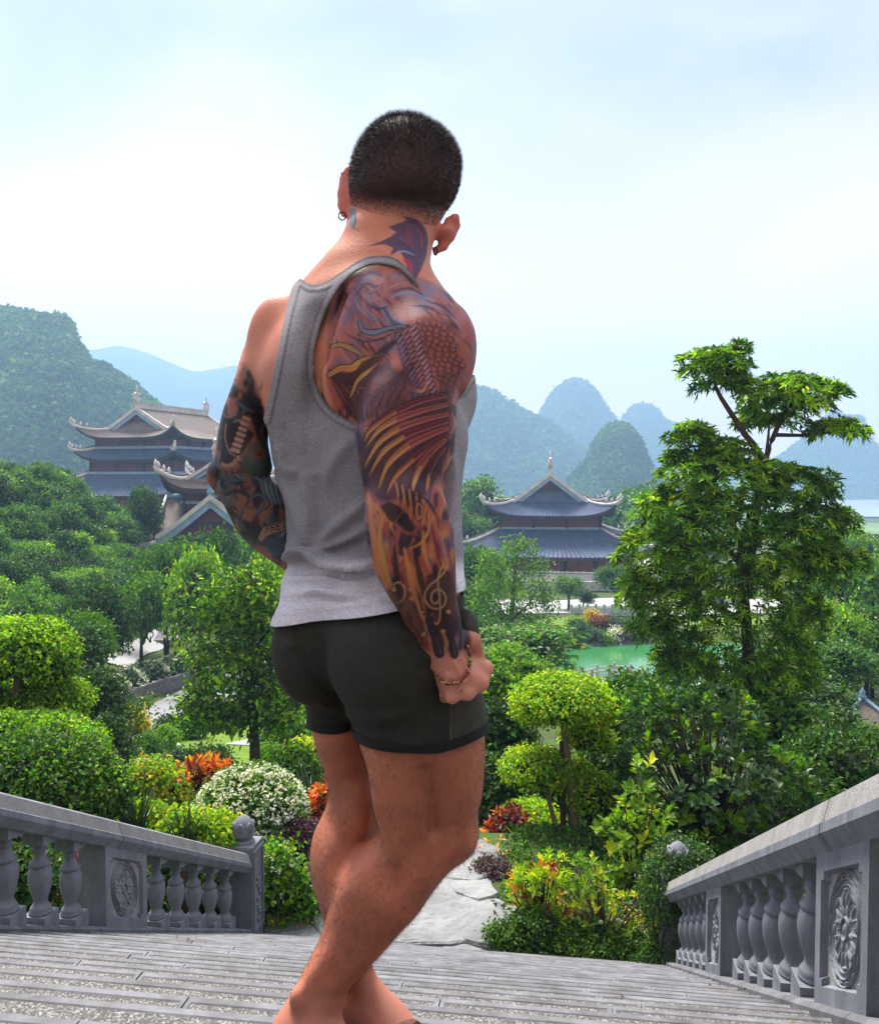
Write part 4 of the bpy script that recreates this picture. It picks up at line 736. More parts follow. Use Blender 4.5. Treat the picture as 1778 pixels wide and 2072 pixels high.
# --- clothes
def clip_mesh(V, T, g, extra=None):
    """keep the part of a triangle mesh where g < 0, with clean cut edges"""
    ins = g < 0; n = ins[T].sum(1); keep = T[n == 3]; nv = len(V); key = {}; NV, NE = [], []
    def cut(a, b):
        k = (a, b) if a < b else (b, a)
        if k not in key:
            t = g[a] / (g[a] - g[b]); key[k] = nv + len(NV); NV.append(V[a] + (V[b] - V[a]) * t)
            if extra is not None: NE.append(extra[a] + (extra[b] - extra[a]) * t)
        return key[k]
    out = []
    for t in T[(n == 1) | (n == 2)]:
        f = ins[t]; r = int(np.argmax(f)) if f.sum() == 1 else int(np.argmin(f)); a, b, c = int(t[r]), int(t[(r + 1) % 3]), int(t[(r + 2) % 3]); p, q = cut(a, b), cut(a, c)
        out += [(a, p, q)] if f.sum() == 1 else [(p, b, c), (p, c, q)]
    T2 = np.concatenate([keep, np.array(out, int).reshape(-1, 3)]); V2 = np.concatenate([V, np.array(NV).reshape(-1, 3)]); E2 = None if extra is None else np.concatenate([extra, np.array(NE).reshape(-1, *extra.shape[1:])])
    u, inv = np.unique(T2, return_inverse=True); return V2[u], inv.reshape(-1, 3), (None if E2 is None else E2[u])
def tri(Q): return np.concatenate([Q[:, [0, 1, 2]], Q[:, [0, 2, 3]]])
def cloth(name, V, T, m, parent, colv=None, thick=.0022):
    me = npmesh(name, V - PL, tris=T, mats=[m], smooth=True)
    if colv is not None: ca = me.color_attributes.new('tint', 'FLOAT_COLOR', 'POINT'); ca.data.foreach_set('color', np.concatenate([np.repeat(colv[:, None], 3, 1) if colv.ndim == 1 else colv, np.ones((len(V), 1))], 1).astype(np.float32).ravel())
    o = link(name, me, parent); s = o.modifiers.new('s', 'SOLIDIFY'); s.thickness = thick; s.offset = -1; return o
def ridges(V, Nn, fc, rows):
    x, y = PX(V); d = np.zeros(len(V))
    for pts, amp, wdt in rows:
        q = spline(pts, 20); best = np.full(len(V), 1e9); tt = np.zeros(len(V))
        for i in range(19):
            e = q[i + 1] - q[i]; u = np.clip(((x - q[i, 0]) * e[0] + (y - q[i, 1]) * e[1]) / (e @ e + 1e-9), 0, 1); dd = np.hypot(x - q[i, 0] - u * e[0], y - q[i, 1] - u * e[1]); m = dd < best; best[m] = dd[m]; tt[m] = (i + u[m]) / 19
        d += amp * np.exp(-(best / wdt) ** 2) * np.sin(np.pi * np.clip(tt, 0, 1)) ** .5 * (fc > -.1)
    return d
hf = .005
tk = Field((-.42, 1.42, -.42), (.13, 2.0, .46), .004)
tk.loft(torso, .02)
tk.cap(P(806, 545, 1.69), P(862, 632, 1.605), .038, .05, .05); tk.cap(P(706, 548, 1.72), P(582, 672, 1.795), .034, .042, .05)
tk.ell(P(738, 690, 1.60), (.075, .03, .10), .04, M3((1, -.35, .1))); tk.ell(P(560, 700, 1.735), (.06, .034, .095), .04, M3((1, -.2, 0)))
tk.ell(P(700, 800, 1.615), (.05, .03, .10), .04); tk.ell(P(596, 800, 1.69), (.045, .03, .10), .04)
tk.cap(P(640, 640, 1.60), P(622, 1000, 1.60), .012, .014, .05, 's'); tk.cap(P(655, 720, 1.585), P(700, 610, 1.60), .008, .008, .035, 's'); tk.ell(P(905, 800, 1.70), (.05, .05, .075), .04)
tk.loft(neck, .03)
tk.ell(P(780, 1335, 1.580), (.112, .084, .125), .03, M3((1, -.5, 0))); tk.ell(P(632, 1312, 1.672), (.076, .08, .118), .03, M3((1, -.3, 0)))
tk.F -= .0065
tk.loft(sec([(790, 520, 938, 1.70, .138), (840, 533, 942, 1.70, .136), (897, 544, 938, 1.70, .132), (949, 558, 931, 1.70, .127), (985, 570, 927, 1.70, .123), (1056, 575, 927, 1.70, .120), (1104, 575, 931, 1.70, .121), (1122, 572, 932, 1.70, .127), (1144, 581, 931, 1.70, .116), (1168, 569, 933, 1.70, .130), (1200, 560, 931, 1.70, .142), (1240, 557, 928, 1.70, .152), (1290, 555, 940, 1.70, .158)]), .02)
tV, tQ = surfnet(tk.F, tk.lo, .004); tV = smooth(tV, tQ, 5); tN = normals(tV, tQ); fc = -(tN * tV).sum(1) / np.linalg.norm(tV, axis=1)
WR = [(((575, 1128), (620, 1122), (680, 1136), (740, 1140), (790, 1132)), .018, 8), (((578, 1150), (640, 1158), (700, 1150), (760, 1160)), -.014, 7), (((585, 1174), (660, 1168), (720, 1176), (770, 1166)), .006, 7), (((640, 1146), (690, 1170), (760, 1172)), -.006, 6), (((570, 1205), (650, 1196), (740, 1190)), .004, 9), (((575, 1185), (650, 1184), (700, 1190)), -.004, 6),
      (((720, 1140), (712, 1156), (690, 1166)), .005, 5), (((610, 1210), (700, 1215), (790, 1195)), -.0035, 7), (((600, 1180), (680, 1205), (780, 1212)), .0035, 6),
      (((555, 950), (590, 1000), (615, 1080), (585, 1120)), .007, 13), (((600, 930), (625, 1010), (630, 1090), (600, 1120)), .006, 12), (((640, 960), (650, 1040), (640, 1110)), -.005, 14), (((750, 1010), (690, 1060), (630, 1110)), .006, 14), (((760, 1060), (700, 1095), (640, 1122)), .005, 11), (((560, 900), (570, 940), (600, 960)), .004, 12),
      (((650, 760), (640, 860), (625, 960)), -.005, 20), (((720, 880), (680, 930), (650, 1000)), .004, 16), (((570, 860), (590, 920), (610, 990)), -.004, 9), (((740, 1090), (690, 1112), (620, 1128)), -.005, 7), (((900, 860), (915, 960), (905, 1060)), .004, 9), (((920, 1060), (908, 1130), (922, 1200)), .005, 8)]
dn = np.maximum(2.1 * ridges(tV, tN, fc, WR), -.0042); tV = tV + tN * dn[:, None]; tV = smooth(tV, tQ, 1, .3)
bx = spline([(605, 566), (611, 566), (630, 576), (660, 571), (700, 545), (740, 522), (790, 520), (825, 545), (842, 570), (844, 582), (832, 566), (800, 541), (748, 536), (700, 566), (664, 620), (641, 690), (635, 740), (642, 785), (672, 830), (729, 861), (800, 882), (870, 872), (918, 838), (936, 785), (944, 755)], 110)
back = np.concatenate([bx, [(1010, 750), (1010, 1400), (480, 1400), (480, 848), (530, 848)], spline([(534, 848), (545, 800), (559, 730), (574, 655), (589, 592), (600, 565)], 20)])
front = np.concatenate([spline([(600, 556), (630, 620), (680, 700), (760, 710), (815, 640), (832, 560), (850, 560), (880, 680), (918, 790), (950, 760)], 40), [(1010, 750), (1010, 1400), (480, 1400), (480, 846), (530, 846), (556, 780), (575, 660), (590, 560)]])
def gfun(V, N_):
    x, y = PX(V); q = np.array(torso); q = q[np.argsort(q[:, 0])]; c = hermite(q[:, 0], q[:, 1:3], V[:, 2]); w_ = sstep(-((V[:, 0] - c[:, 0]) * math.sin(YB) + (V[:, 1] - c[:, 1]) * math.cos(YB)), -.03, .02); return pdist(back, x, y) * w_ + pdist(front, x, y) * (1 - w_)
g1 = gfun(tV, tN); hx, hy = PX(tV)
hem_y = np.interp(hx, [540, 563, 607, 663, 742, 801, 870, 930], [1236, 1247, 1262, 1254, 1238, 1226, 1224, 1226]); hz = -hem_y                     # hem: a tilted ring
cxh = P(745, 1245, 1.70); g2 = (P(607, 1262, 1.60)[2] + (tV[:, 0] - P(607, 1262, 1.6)[0]) * .20 - tV[:, 2]) * 1000
g2 = np.where(hy > 1150, g2, -50); gg = np.maximum(g1, g2)
edge = np.abs(np.where(g1 > g2, g1, g2))
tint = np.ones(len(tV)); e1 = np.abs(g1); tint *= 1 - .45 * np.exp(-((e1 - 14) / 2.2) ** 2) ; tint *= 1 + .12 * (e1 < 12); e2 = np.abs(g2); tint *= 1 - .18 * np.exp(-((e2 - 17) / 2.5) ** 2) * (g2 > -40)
tint *= 1 - .62 * np.exp(-((e1 - 1) / 3.2) ** 2) * (hx > 600)  # shadow gap along the armhole edge, painted dark
tint *= (.58 + 1.02 * sstep(hy, 1122, 1160)) * (1 + .35 * sstep(hx, 895, 925) * (hy > 760))   # shade painted into the upper back, light into the hem and right front
tV = tV + tN * (.0012 * ((e1 < 13) | (e2 < 16)))[:, None]
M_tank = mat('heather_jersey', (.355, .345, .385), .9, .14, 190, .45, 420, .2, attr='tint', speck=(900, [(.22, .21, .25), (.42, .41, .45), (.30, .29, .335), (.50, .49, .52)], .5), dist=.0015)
nt = M_tank.node_tree; mpn = nt.nodes.new('ShaderNodeMapping'); mpn.inputs['Scale'].default_value = (.35, .35, 1.6); nt.links.new(nt.nodes['Texture Coordinate'].outputs['Object'], mpn.inputs[0])
for nd in nt.nodes:
    if nd.type in ('TEX_NOISE', 'TEX_VORONOI') and nd.inputs['Scale'].default_value > 150: nt.links.new(mpn.outputs[0], nd.inputs['Vector'])
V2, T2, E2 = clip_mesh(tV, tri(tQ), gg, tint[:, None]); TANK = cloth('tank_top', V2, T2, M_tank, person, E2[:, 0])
# shorts
sf = Field((-.40, 1.42, -.56), (.16, 2.0, -.16), hf)
sf.loft(torso, .02)
sf.loft(thR, .03); sf.loft(thL, .012)
sf.ell(P(780, 1335, 1.580), (.105, .075, .105), .03, M3((1, -.5, 0))); sf.ell(P(632, 1312, 1.672), (.068, .07, .10), .02, M3((1, -.3, 0)))
sf.ell(P(935, 1545, 1.62), (.032, .06, .13), .03); sf.ell(P(800, 1575, 1.60), (.045, .045, .12), .03)
sf.F -= .0075
sf.ell(P(945, 1285, 1.585), (.022, .035, .045), .025)
kV, kQ = surfnet(sf.F, sf.lo, hf); kV = smooth(kV, kQ, 5); kN = normals(kV, kQ); fc = -(kN * kV).sum(1) / np.linalg.norm(kV, axis=1)
WS = [(((600, 1268), (612, 1330), (640, 1375), (672, 1405)), -.006, 6), (((690, 1440), (760, 1452), (830, 1440)), .004, 9), (((700, 1465), (760, 1478), (820, 1470)), -.003, 7), (((850, 1330), (900, 1325), (940, 1335)), .004, 8), (((840, 1355), (890, 1352), (940, 1362)), -.004, 7), (((640, 1420), (668, 1432), (695, 1430)), .003, 6), (((645, 1450), (680, 1455), (700, 1452)), -.003, 6), (((720, 1500), (800, 1512), (880, 1500)), .002, 6),
      (((914, 1420), (914, 1460), (913, 1505)), -.0022, 3), (((800, 1275), (860, 1290), (900, 1300)), .003, 9), (((575, 1300), (600, 1310), (615, 1300)), .003, 8)]
kV = kV + kN * np.maximum(1.9 * ridges(kV, kN, fc, WS), -.005)[:, None]; kV = smooth(kV, kQ, 1)
hb_ = lambda V: -.490 + .008 * sstep(V[:, 0], -.2, -.14) + .017 * sstep(V[:, 0], -.01, .09)
zt_ = P(640, 1228, 1.60)[2] + .02
g_ = np.maximum((hb_(kV) - kV[:, 2]) * 1000, (kV[:, 2] - zt_) * 1000)
stitch = np.ones(len(kV)); kx, ky = PX(kV); stitch *= 1 + .9 * np.exp(-((kx - 911.5) / 1.6) ** 2) * (ky > 1395) * (ky < 1515) * (fc > 0)
M_sh = mat('dark_shorts_cotton', (.026, .025, .020), .85, .2, 60, .4, 500, .3, dist=.001, attr='tint')
M_panel = M_sh
stitch *= 1 + .9 * sstep(kx + (ky - 1450) * .02, 909, 913) * (ky > 1240) * (fc > -.5)
V2, T2, E2 = clip_mesh(kV, tri(kQ), g_, stitch[:, None]); SHORTS = cloth('shorts', V2, T2, M_sh, person, E2[:, 0])
kV3 = kV + kN * .0022; z3 = hb_(kV3)
M_trim = mat('black_rib', (.006, .006, .007), .8, .2, 200, .4, 700)
V2, T2, _e = clip_mesh(kV3, tri(kQ), np.maximum((z3 - .003 - kV3[:, 2]) * 1000, (kV3[:, 2] - z3 - .0145) * 1000)); o = cloth('hem_trim', V2, T2, M_trim, SHORTS, None, .004)
# bracelet, earrings, sandals
M_metal = mat('dark_metal', (.06, .06, .07), .3, .2, 60, metal=.9)
def ring3(name, pts, r, m, parent, n=40, flat=1.0, closed=True):
    q = [np.asarray(p) for p in pts]; mb = MB(); mb.tube([p - PL for p in q], r, 8, flat=flat); return mb.build(name, m, parent)
M_braid = mat('beaded_braid', (.10, .05, .03), .6, .3, 60, speck=(330, [(.02, .015, .015), (.42, .06, .05), (.35, .40, .08), (.03, .02, .02), (.30, .03, .04)], .85))
bc = P(908, 1352, 1.52); br_pts = []
bp2 = spline([(880, 1362), (884, 1372), (897, 1381), (912, 1383), (930, 1378), (945, 1362), (951, 1340), (949, 1318), (944, 1306)], 26); bD = np.interp(np.linspace(0, 1, 26), [0, .3, .6, 1], [1.515, 1.483, 1.487, 1.525])
front_ = [P(x, y, d) for (x, y), d in zip(bp2, bD)]; back_ = [P(*p) for p in ((938, 1306, 1.555), (915, 1322, 1.57), (893, 1345, 1.555), (881, 1358, 1.53))]
ring3('bracelet', front_ + back_ + [front_[0]], .0034, M_braid, person)
def hoop(c, r, ax, th=.0013):
    a = np.array(ax, float); a /= np.linalg.norm(a); u = np.cross(a, [0, 0, 1]); u /= np.linalg.norm(u); v = np.cross(a, u); ring3('earring', [c + (u * math.cos(t) + v * math.sin(t)) * r for t in np.linspace(0, 2 * math.pi, 21)], th, M_metal, person)
hoop(P(699, 354, 1.73), .0085, (.25, .1, 1), .0009); hoop(P(692.5, 437, 1.73), .0075, (.3, 1, .2)); hoop(P(881, 508, 1.705), .007, (.9, .5, .1), .0016)
M_leather = mat('brown_leather', (.14, .045, .02), .45, .3, 40, .3, 200)
M_solem = mat('sandal_sole', (.05, .035, .03), .8, .2, 40)
for hx, D, dirv, sd_ in FEET:
    h = P(hx, 2040, D); m = MB(); zt0 = -HN - SL * 1.67; poly = []
    for t in np.linspace(0, 2 * math.pi, 24, endpoint=False):
        l = .105 + .145 * math.cos(t); wv = (.046 + .010 * math.cos(t)) * math.sin(t); poly.append(h + dirv * l + sd_ * wv)
    m.loft([[np.array([p[0], p[1], zt0 + z]) - PL for p in poly] for z in (.004, .016)], 0, False); sol = m.build('sandal', M_solem, person)
    mb = MB(); mb.tube([np.array([*(h + dirv * (.135 - .03 * abs(math.cos(t))) + sd_ * (.052 * math.cos(t)))[:2], zt0 + .012 + .066 * math.sin(t)]) - PL for t in np.linspace(0, math.pi, 17)], .016, 8, flat=.22); mb.build('strap', M_leather, sol)

# ------------------------------------------------------------------ terrain, hills, water, road, path, haze
ZL = -HN - SL * 9.75 - 0.03                    # landing at the foot of the stairs
_kD = [13, 16, 20, 27, 36, 46, 60, 75, 86, 110, 200, 400, 1000, 3600]; _kz = [ZL - .05, -6.4, -7.4, -9.4, -11.4, -12.9, -15.6, -18.4, -19.6, -19.6, -20.5, -26, -50, -60]
def gz(x, y):
    x, y = np.asarray(x, float), np.asarray(y, float); s = x * SU[0] + y * SU[1]; t = x * SV[0] + y * SV[1]
    zs = -HN - SL * np.maximum(s, -0.75) - .30 - .25 * ((t > -3.75) & (t < 1.25)) * (s < 9.7)
    zf = np.interp(y, _kD, _kz) + .25 * np.sin(x * .23 + 1) * np.sin(y * .19) * sstep(y, 14, 22)
    hill = np.minimum(.0125 * np.maximum(0, -x - 13) ** 2, 15 + .1 * np.maximum(0, -x - 45)) * sstep(y, 40, 66) * (1 - sstep(y, 100, 150) * .85)
    lft = -.05 * np.maximum(0, -x - 6) * (1 - sstep(y, 13, 30)) * sstep(s, 2, 8)
    k = sstep(s, 9.6, 10.3); land = ZL - .04
    z = np.where(s < 9.75, np.maximum(zs, land - .02 - .28 * ((t > -3.9) & (t < 1.4) & (s < 9.7))), np.where(s < 13.2, np.minimum(land, zf + .4), zf))
    z = np.where((s >= 12.2) & (s < 14.2), land * (1 - sstep(s, 12.2, 14.2)) + zf * sstep(s, 12.2, 14.2), z)
    pond = np.hypot((x - 28) / 17, (y - 96) / 12.5); z = z - 2.2 * (1 - sstep(pond, .85, 1.05))
    return z + hill + lft
def hit(x, y, D0=10.3, D1=1500):
    """where the line of sight through picture point (x, y) meets the ground"""
    D = np.geomspace(D0, D1, 6000); d = ray(x, y); d = d / d[1]; b = d[2] * D - gz(d[0] * D, D); i = int(np.argmax(b < 0)); return np.array([d[0] * D[i], D[i], float(gz(d[0] * D[i], D[i]))])
def ax_(lo, hi, near, n): 
    q = np.linspace(-1, 1, n); return q
ys = np.concatenate([np.linspace(-70, -4, 24), np.linspace(-3.5, 24, 92), 24 * (3600 / 24) ** np.linspace(0.01, 1, 120)])
us = np.sinh(np.linspace(-5.6, 5.6, 230)); us = us / us.max()
GX = np.repeat((us * 1.0)[None], len(ys), 0) * (np.maximum(ys, 6)[:, None] * 1.25 + 70); GY = np.repeat(ys[:, None], len(us), 1); GZ = gz(GX, GY)
nx, ny = len(us), len(ys); ii = (np.arange(ny - 1)[:, None] * nx + np.arange(nx - 1)[None]).ravel()
M_soil = mat('garden_soil', (.05, .10, .018), .95, .5, .9, .8, 30, .2, col2=(.055, .055, .022), dist=.05)
ter = link('terrain', npmesh('terrain', np.stack([GX, GY, GZ], -1).reshape(-1, 3), quads=np.stack([ii, ii + 1, ii + 1 + nx, ii + nx], 1), mats=[M_soil], smooth=True)); tag(ter, kind='structure')
# --- haze
hz = MB(); hz.box((0, 1580, 175), (6400, 3400, 540)); M_haze = bpy.data.materials.new('haze'); M_haze.use_nodes = True; nt = M_haze.node_tree; nt.nodes.clear()
pv = nt.nodes.new('ShaderNodeVolumePrincipled'); mo_ = nt.nodes.new('ShaderNodeOutputMaterial'); nt.links.new(pv.outputs[0], mo_.inputs['Volume'])
HAZE_DENS = 0.00054
pv.inputs['Color'].default_value = (.345, .55, .85, 1); pv.inputs['Density'].default_value = HAZE_DENS; pv.inputs['Anisotropy'].default_value = 0.35
tag(hz.build('haze', M_haze), kind='stuff'); M_haze.cycles.homogeneous_volume = True
# --- hills
def canopy(name, m, pts, nrm, size, k=5, seed=0):
    """small leafy clumps: k bent quads per point"""
    r = np.random.default_rng(seed); n = len(pts); P0 = np.repeat(pts, k, 0) + r.normal(size=(n * k, 3)) * np.repeat(size, k)[:, None] * .3; N0 = np.repeat(nrm, k, 0) + r.normal(size=(n * k, 3)) * .75; N0 /= np.linalg.norm(N0, axis=1)[:, None]
    T = np.cross(N0, r.normal(size=(n * k, 3))); T /= np.linalg.norm(T, axis=1)[:, None]; Bv = np.cross(N0, T); s = np.repeat(size, k)[:, None] * r.uniform(.35, .75, (n * k, 1))
    V = np.stack([P0 - T * s, P0 - Bv * s * .8 + N0 * s * .25, P0 + T * s, P0 + Bv * s * .8 + N0 * s * .25], 1).reshape(-1, 3)
    return npmesh(name, V, quads=np.arange(n * k * 4).reshape(-1, 4), mats=[m])
M_hill = mat('hill_forest', (.030, .062, .017), .95, .55, .03, .9, .12, .15, dist=4.0)
M_can = mat('canopy_leaves', (.06, .15, .02), .8, .45, .02, spec=.2, island=.35, transl=.25)
HILLS = [('forested_hill', 640, [(-260, 600), (-100, 600), (0, 626), (60, 632), (100, 644), (150, 660), (163, 694), (230, 752), (270, 778), (310, 812), (380, 866), (450, 935), (540, 1000)], 20, 1.0),
         ('mountain_ridge', 2900, [(-100, 700), (100, 735), (165, 702), (190, 707), (245, 700), (300, 713), (345, 732), (400, 751), (440, 746), (480, 739), (560, 762), (700, 800), (800, 830), (900, 870), (1000, 930), (1060, 990)], 10, .5),
         ('karst_peak', 1500, [(640, 960), (760, 870), (860, 815), (945, 790), (975, 786), (1010, 800), (1060, 832), (1120, 862), (1185, 918), (1240, 970), (1300, 1010)], 4, .6),
         ('karst_peak', 2050, [(1000, 985), (1040, 915), (1085, 850), (1110, 806), (1140, 776), (1160, 767), (1185, 775), (1207, 796), (1230, 831), (1254, 866), (1290, 925), (1330, 990)], 3.5, .5),
         ('karst_peak', 2300, [(1200, 980), (1235, 885), (1257, 848), (1275, 826), (1300, 818), (1325, 828), (1345, 850), (1377, 862), (1430, 900), (1500, 940), (1580, 985)], 3.5, .5),
         ('karst_peak', 1900, [(1440, 1000), (1540, 950), (1620, 890), (1660, 852), (1682, 836), (1715, 844), (1742, 850), (1757, 886), (1800, 915), (1900, 960), (2050, 1000)], 3.5, .5),
         ('karst_cone', 850, [(1105, 1010), (1140, 985), (1165, 957), (1192, 925), (1207, 893), (1222, 870), (1245, 860), (1272, 866), (1292, 893), (1312, 935), (1332, 970), (1350, 1000), (1390, 1025)], 3, .8)]
HILL_TOP = {}
for hi_, (nm, D, pts, namp, vd) in enumerate(HILLS):
    q = np.array(pts, float); nX = 150; px_ = np.linspace(q[0, 0], q[-1, 0], nX); yr = hermite(q[:, 0], q[:, 1], px_)
    X = (px_ - 889) / FPX * D; zr = np.array([P(a, b, D)[2] for a, b in zip(px_, yr)]); zb = float(np.interp(D, _kD, _kz)) - 6; hgt = np.maximum(zr - zb, .5); lenY = min(300, hgt.max() * 1.0 + 30)
    vv = np.linspace(-1, 1, 61); V = np.zeros((nX, len(vv), 3)); V[..., 0] = X[:, None] * 1.0; V[..., 1] = D + vv[None] * lenY * (.5 + .5 * (hgt / hgt.max())[:, None]); V[..., 2] = zb + hgt[:, None] * (1 - np.abs(vv[None]) ** 1.5)
    V[..., 0] *= (V[..., 1] / D)                                 # sides stay true when seen from the stairs
    nz_ = fbm(V[..., 0] + 5000 + hi_ * 977, V[..., 1] * 1.0 + V[..., 2], 60, 40 + hi_) - .5 + .5 * (fbm(V[..., 0] + 9000, V[..., 1] + V[..., 2], 18, 60 + hi_) - .5); V[..., 2] += nz_ * namp * np.minimum(1, hgt / 20)[:, None] * (np.abs(vv) ** .5)[None] + (fbm(V[..., 0] + 700, V[..., 1] * 0 + 50, 14, 80 + hi_) - .5) * namp * .22
    i2 = (np.arange(nX - 1)[:, None] * len(vv) + np.arange(len(vv) - 1)[None]).ravel(); Qh = np.stack([i2, i2 + len(vv), i2 + len(vv) + 1, i2 + 1], 1); Vf = V.reshape(-1, 3)
    o = link(nm, npmesh(nm, Vf, quads=Qh, mats=[M_hill], smooth=True)); tag(o, kind='structure')
    if nm in ('forested_hill', 'karst_cone', 'karst_peak'):
        nC = {'forested_hill': 15000, 'karst_cone': 6000, 'karst_peak': 3600}[nm]; r = np.random.default_rng(hi_); Nh = normals(Vf, Qh); fi = r.integers(0, len(Qh), nC * 3); w4 = r.dirichlet((1, 1, 1, 1), nC * 3); pp = (Vf[Qh[fi]] * w4[..., None]).sum(1); nn = Nh[Qh[fi, 0]]; ok = (pp[:, 1] < D + 8); pp, nn = pp[ok][:nC], nn[ok][:nC]
        sz = {'forested_hill': r.uniform(1.7, 3.8, len(pp)), 'karst_cone': r.uniform(2.0, 4.0, len(pp)), 'karst_peak': r.uniform(4, 7.5, len(pp))}[nm]; nn = nn * (1 if nn[:, 2].mean() > 0 else -1)
        tag(link('hillside_forest', canopy('hillside_forest', M_can, pp + nn * sz[:, None] * .3, nn, sz, 5, hi_)), kind='stuff')
# --- water
M_water = bpy.data.materials.new('pond_water'); M_water.use_nodes = True; b = M_water.node_tree.nodes['Principled BSDF']; b.inputs['Base Color'].default_value = (.035, .17, .055, 1); b.inputs['Roughness'].default_value = .09; b.inputs['Specular IOR Level'].default_value = .5
nt = M_water.node_tree; nz2 = nt.nodes.new('ShaderNodeTexNoise'); nz2.inputs['Scale'].default_value = 1.6; nz2.inputs['Detail'].default_value = 3; tcw = nt.nodes.new('ShaderNodeTexCoord'); nt.links.new(tcw.outputs['Object'], nz2.inputs[0]); bpw = nt.nodes.new('ShaderNodeBump'); bpw.inputs['Strength'].default_value = .12; bpw.inputs['Distance'].default_value = .05; nt.links.new(nz2.outputs[0], bpw.inputs['Height']); nt.links.new(bpw.outputs[0], b.inputs['Normal'])
m = MB(); a = np.linspace(0, 2 * math.pi, 60, endpoint=False); m.add([(28 + 17.2 * math.cos(q), 96 + 12.8 * math.sin(q), -20.35) for q in a], [tuple(range(60))]); tag(m.build('pond', M_water), kind='structure')
m = MB(); m.add([(420, 1010, -47.5), (900, 1010, -47.5), (1200, 1700, -47.5), (500, 1700, -47.5)], [(0, 1, 2, 3)]); M_lake = mat('lake_water', (.5, .55, .58), .15, .1, .02); tag(m.build('lake', M_lake), kind='structure')
# --- flat sheets laid on the ground
def drape(name, poly, m, dz=.03, kind='structure', n=26, step=None):
    """sheet over the ground inside a plan polygon (grid clipped to the outline)"""
    p = np.array(poly, float); lo, hi = p.min(0), p.max(0); gx, gy = np.meshgrid(np.linspace(lo[0], hi[0], n), np.linspace(lo[1], hi[1], n)); V = np.stack([gx, gy, gx * 0], -1).reshape(-1, 3); i = (np.arange(n - 1)[:, None] * n + np.arange(n - 1)[None]).ravel()
    V, T, _ = clip_mesh(V, tri(np.stack([i, i + 1, i + 1 + n, i + n], 1)), pdist(p, V[:, 0], V[:, 1])); V[:, 2] = gz(V[:, 0], V[:, 1]) + dz
    return tag(link(name, npmesh(name, V, tris=T, mats=[m], smooth=True)), kind=kind)
def ribbon(pts, wdt, n=40):
    q = spline([p[:2] for p in pts], n); d = np.gradient(q, axis=0); d /= np.linalg.norm(d, axis=1)[:, None]; nn = np.stack([-d[:, 1], d[:, 0]], 1); w_ = np.interp(np.linspace(0, 1, n), np.linspace(0, 1, len(wdt)), wdt)[:, None] if hasattr(wdt, '__len__') else wdt
    return np.concatenate([q + nn * w_ / 2, (q - nn * w_ / 2)[::-1]])
M_road = mat('concrete_road', (.20, .205, .225), .85, .14, .35, .3, 20, .3, dist=.01)
M_grass = mat('lawn_grass', (.13, .21, .018), .9, .3, .8, .8, 25, .2, col2=(.08, .15, .015), dist=.04)
road_pts = [hit(150, 1640, 20), hit(235, 1540, 25), hit(310, 1470, 25), hit(400, 1420), hit(480, 1385), hit(560, 1350), hit(640, 1325)]
road_poly = ribbon(road_pts, [3.4, 3.6, 4.2, 4.8, 5, 5.4, 6], 60); drape('road', road_poly, M_road, .06, n=90)
lawn = [hit(285, 1560)[:2], hit(330, 1500)[:2], hit(420, 1470)[:2], hit(500, 1440)[:2], hit(640, 1450)[:2], hit(660, 1530)[:2], hit(560, 1575)[:2], hit(420, 1590)[:2]]
drape('lawn', lawn, M_grass, .09, n=60)
M_pave = mat('pale_paving', (.30, .30, .31), .8, .14, .4)
drape('garden_path', ribbon([hit(480, 1512), hit(560, 1492), hit(620, 1455), hit(660, 1430)], 1.5, 30), M_pave, .12, n=60)
drape('bank_path', ribbon([hit(225, 1345), hit(275, 1315), hit(330, 1290), hit(352, 1262)], 2.4, 30), M_pave, .12, n=60)
drape('bank_lawn', [hit(210, 1440)[:2], hit(300, 1400)[:2], hit(420, 1370)[:2], hit(400, 1345)[:2], hit(280, 1365)[:2], hit(200, 1400)[:2]], M_grass, .07, n=40)
drape('meadow', [hit(940, 1310)[:2], hit(1010, 1290)[:2], hit(1060, 1340)[:2], hit(1040, 1420)[:2], hit(940, 1400)[:2]], M_grass, .08, n=40)
drape('pond_lawn', [hit(1130, 1290)[:2], hit(1180, 1262)[:2], hit(1300, 1262)[:2], hit(1330, 1290)[:2], hit(1230, 1296)[:2]], M_grass, .08, n=40)
drape('plaza', [(4, 124), (60, 124), (70, 140), (60, 141), (4, 141)], M_pave, .12, n=40)
drape('plaza_lawn', [(12, 115), (44, 115), (44, 120.5), (12, 120.5)], M_grass, .10, n=20)
M_field = mat('far_fields', (.10, .17, .07), .95, .3, .02)
drape('field', [(140, 330), (420, 330), (520, 560), (190, 560)], M_field, 2.0, n=30)
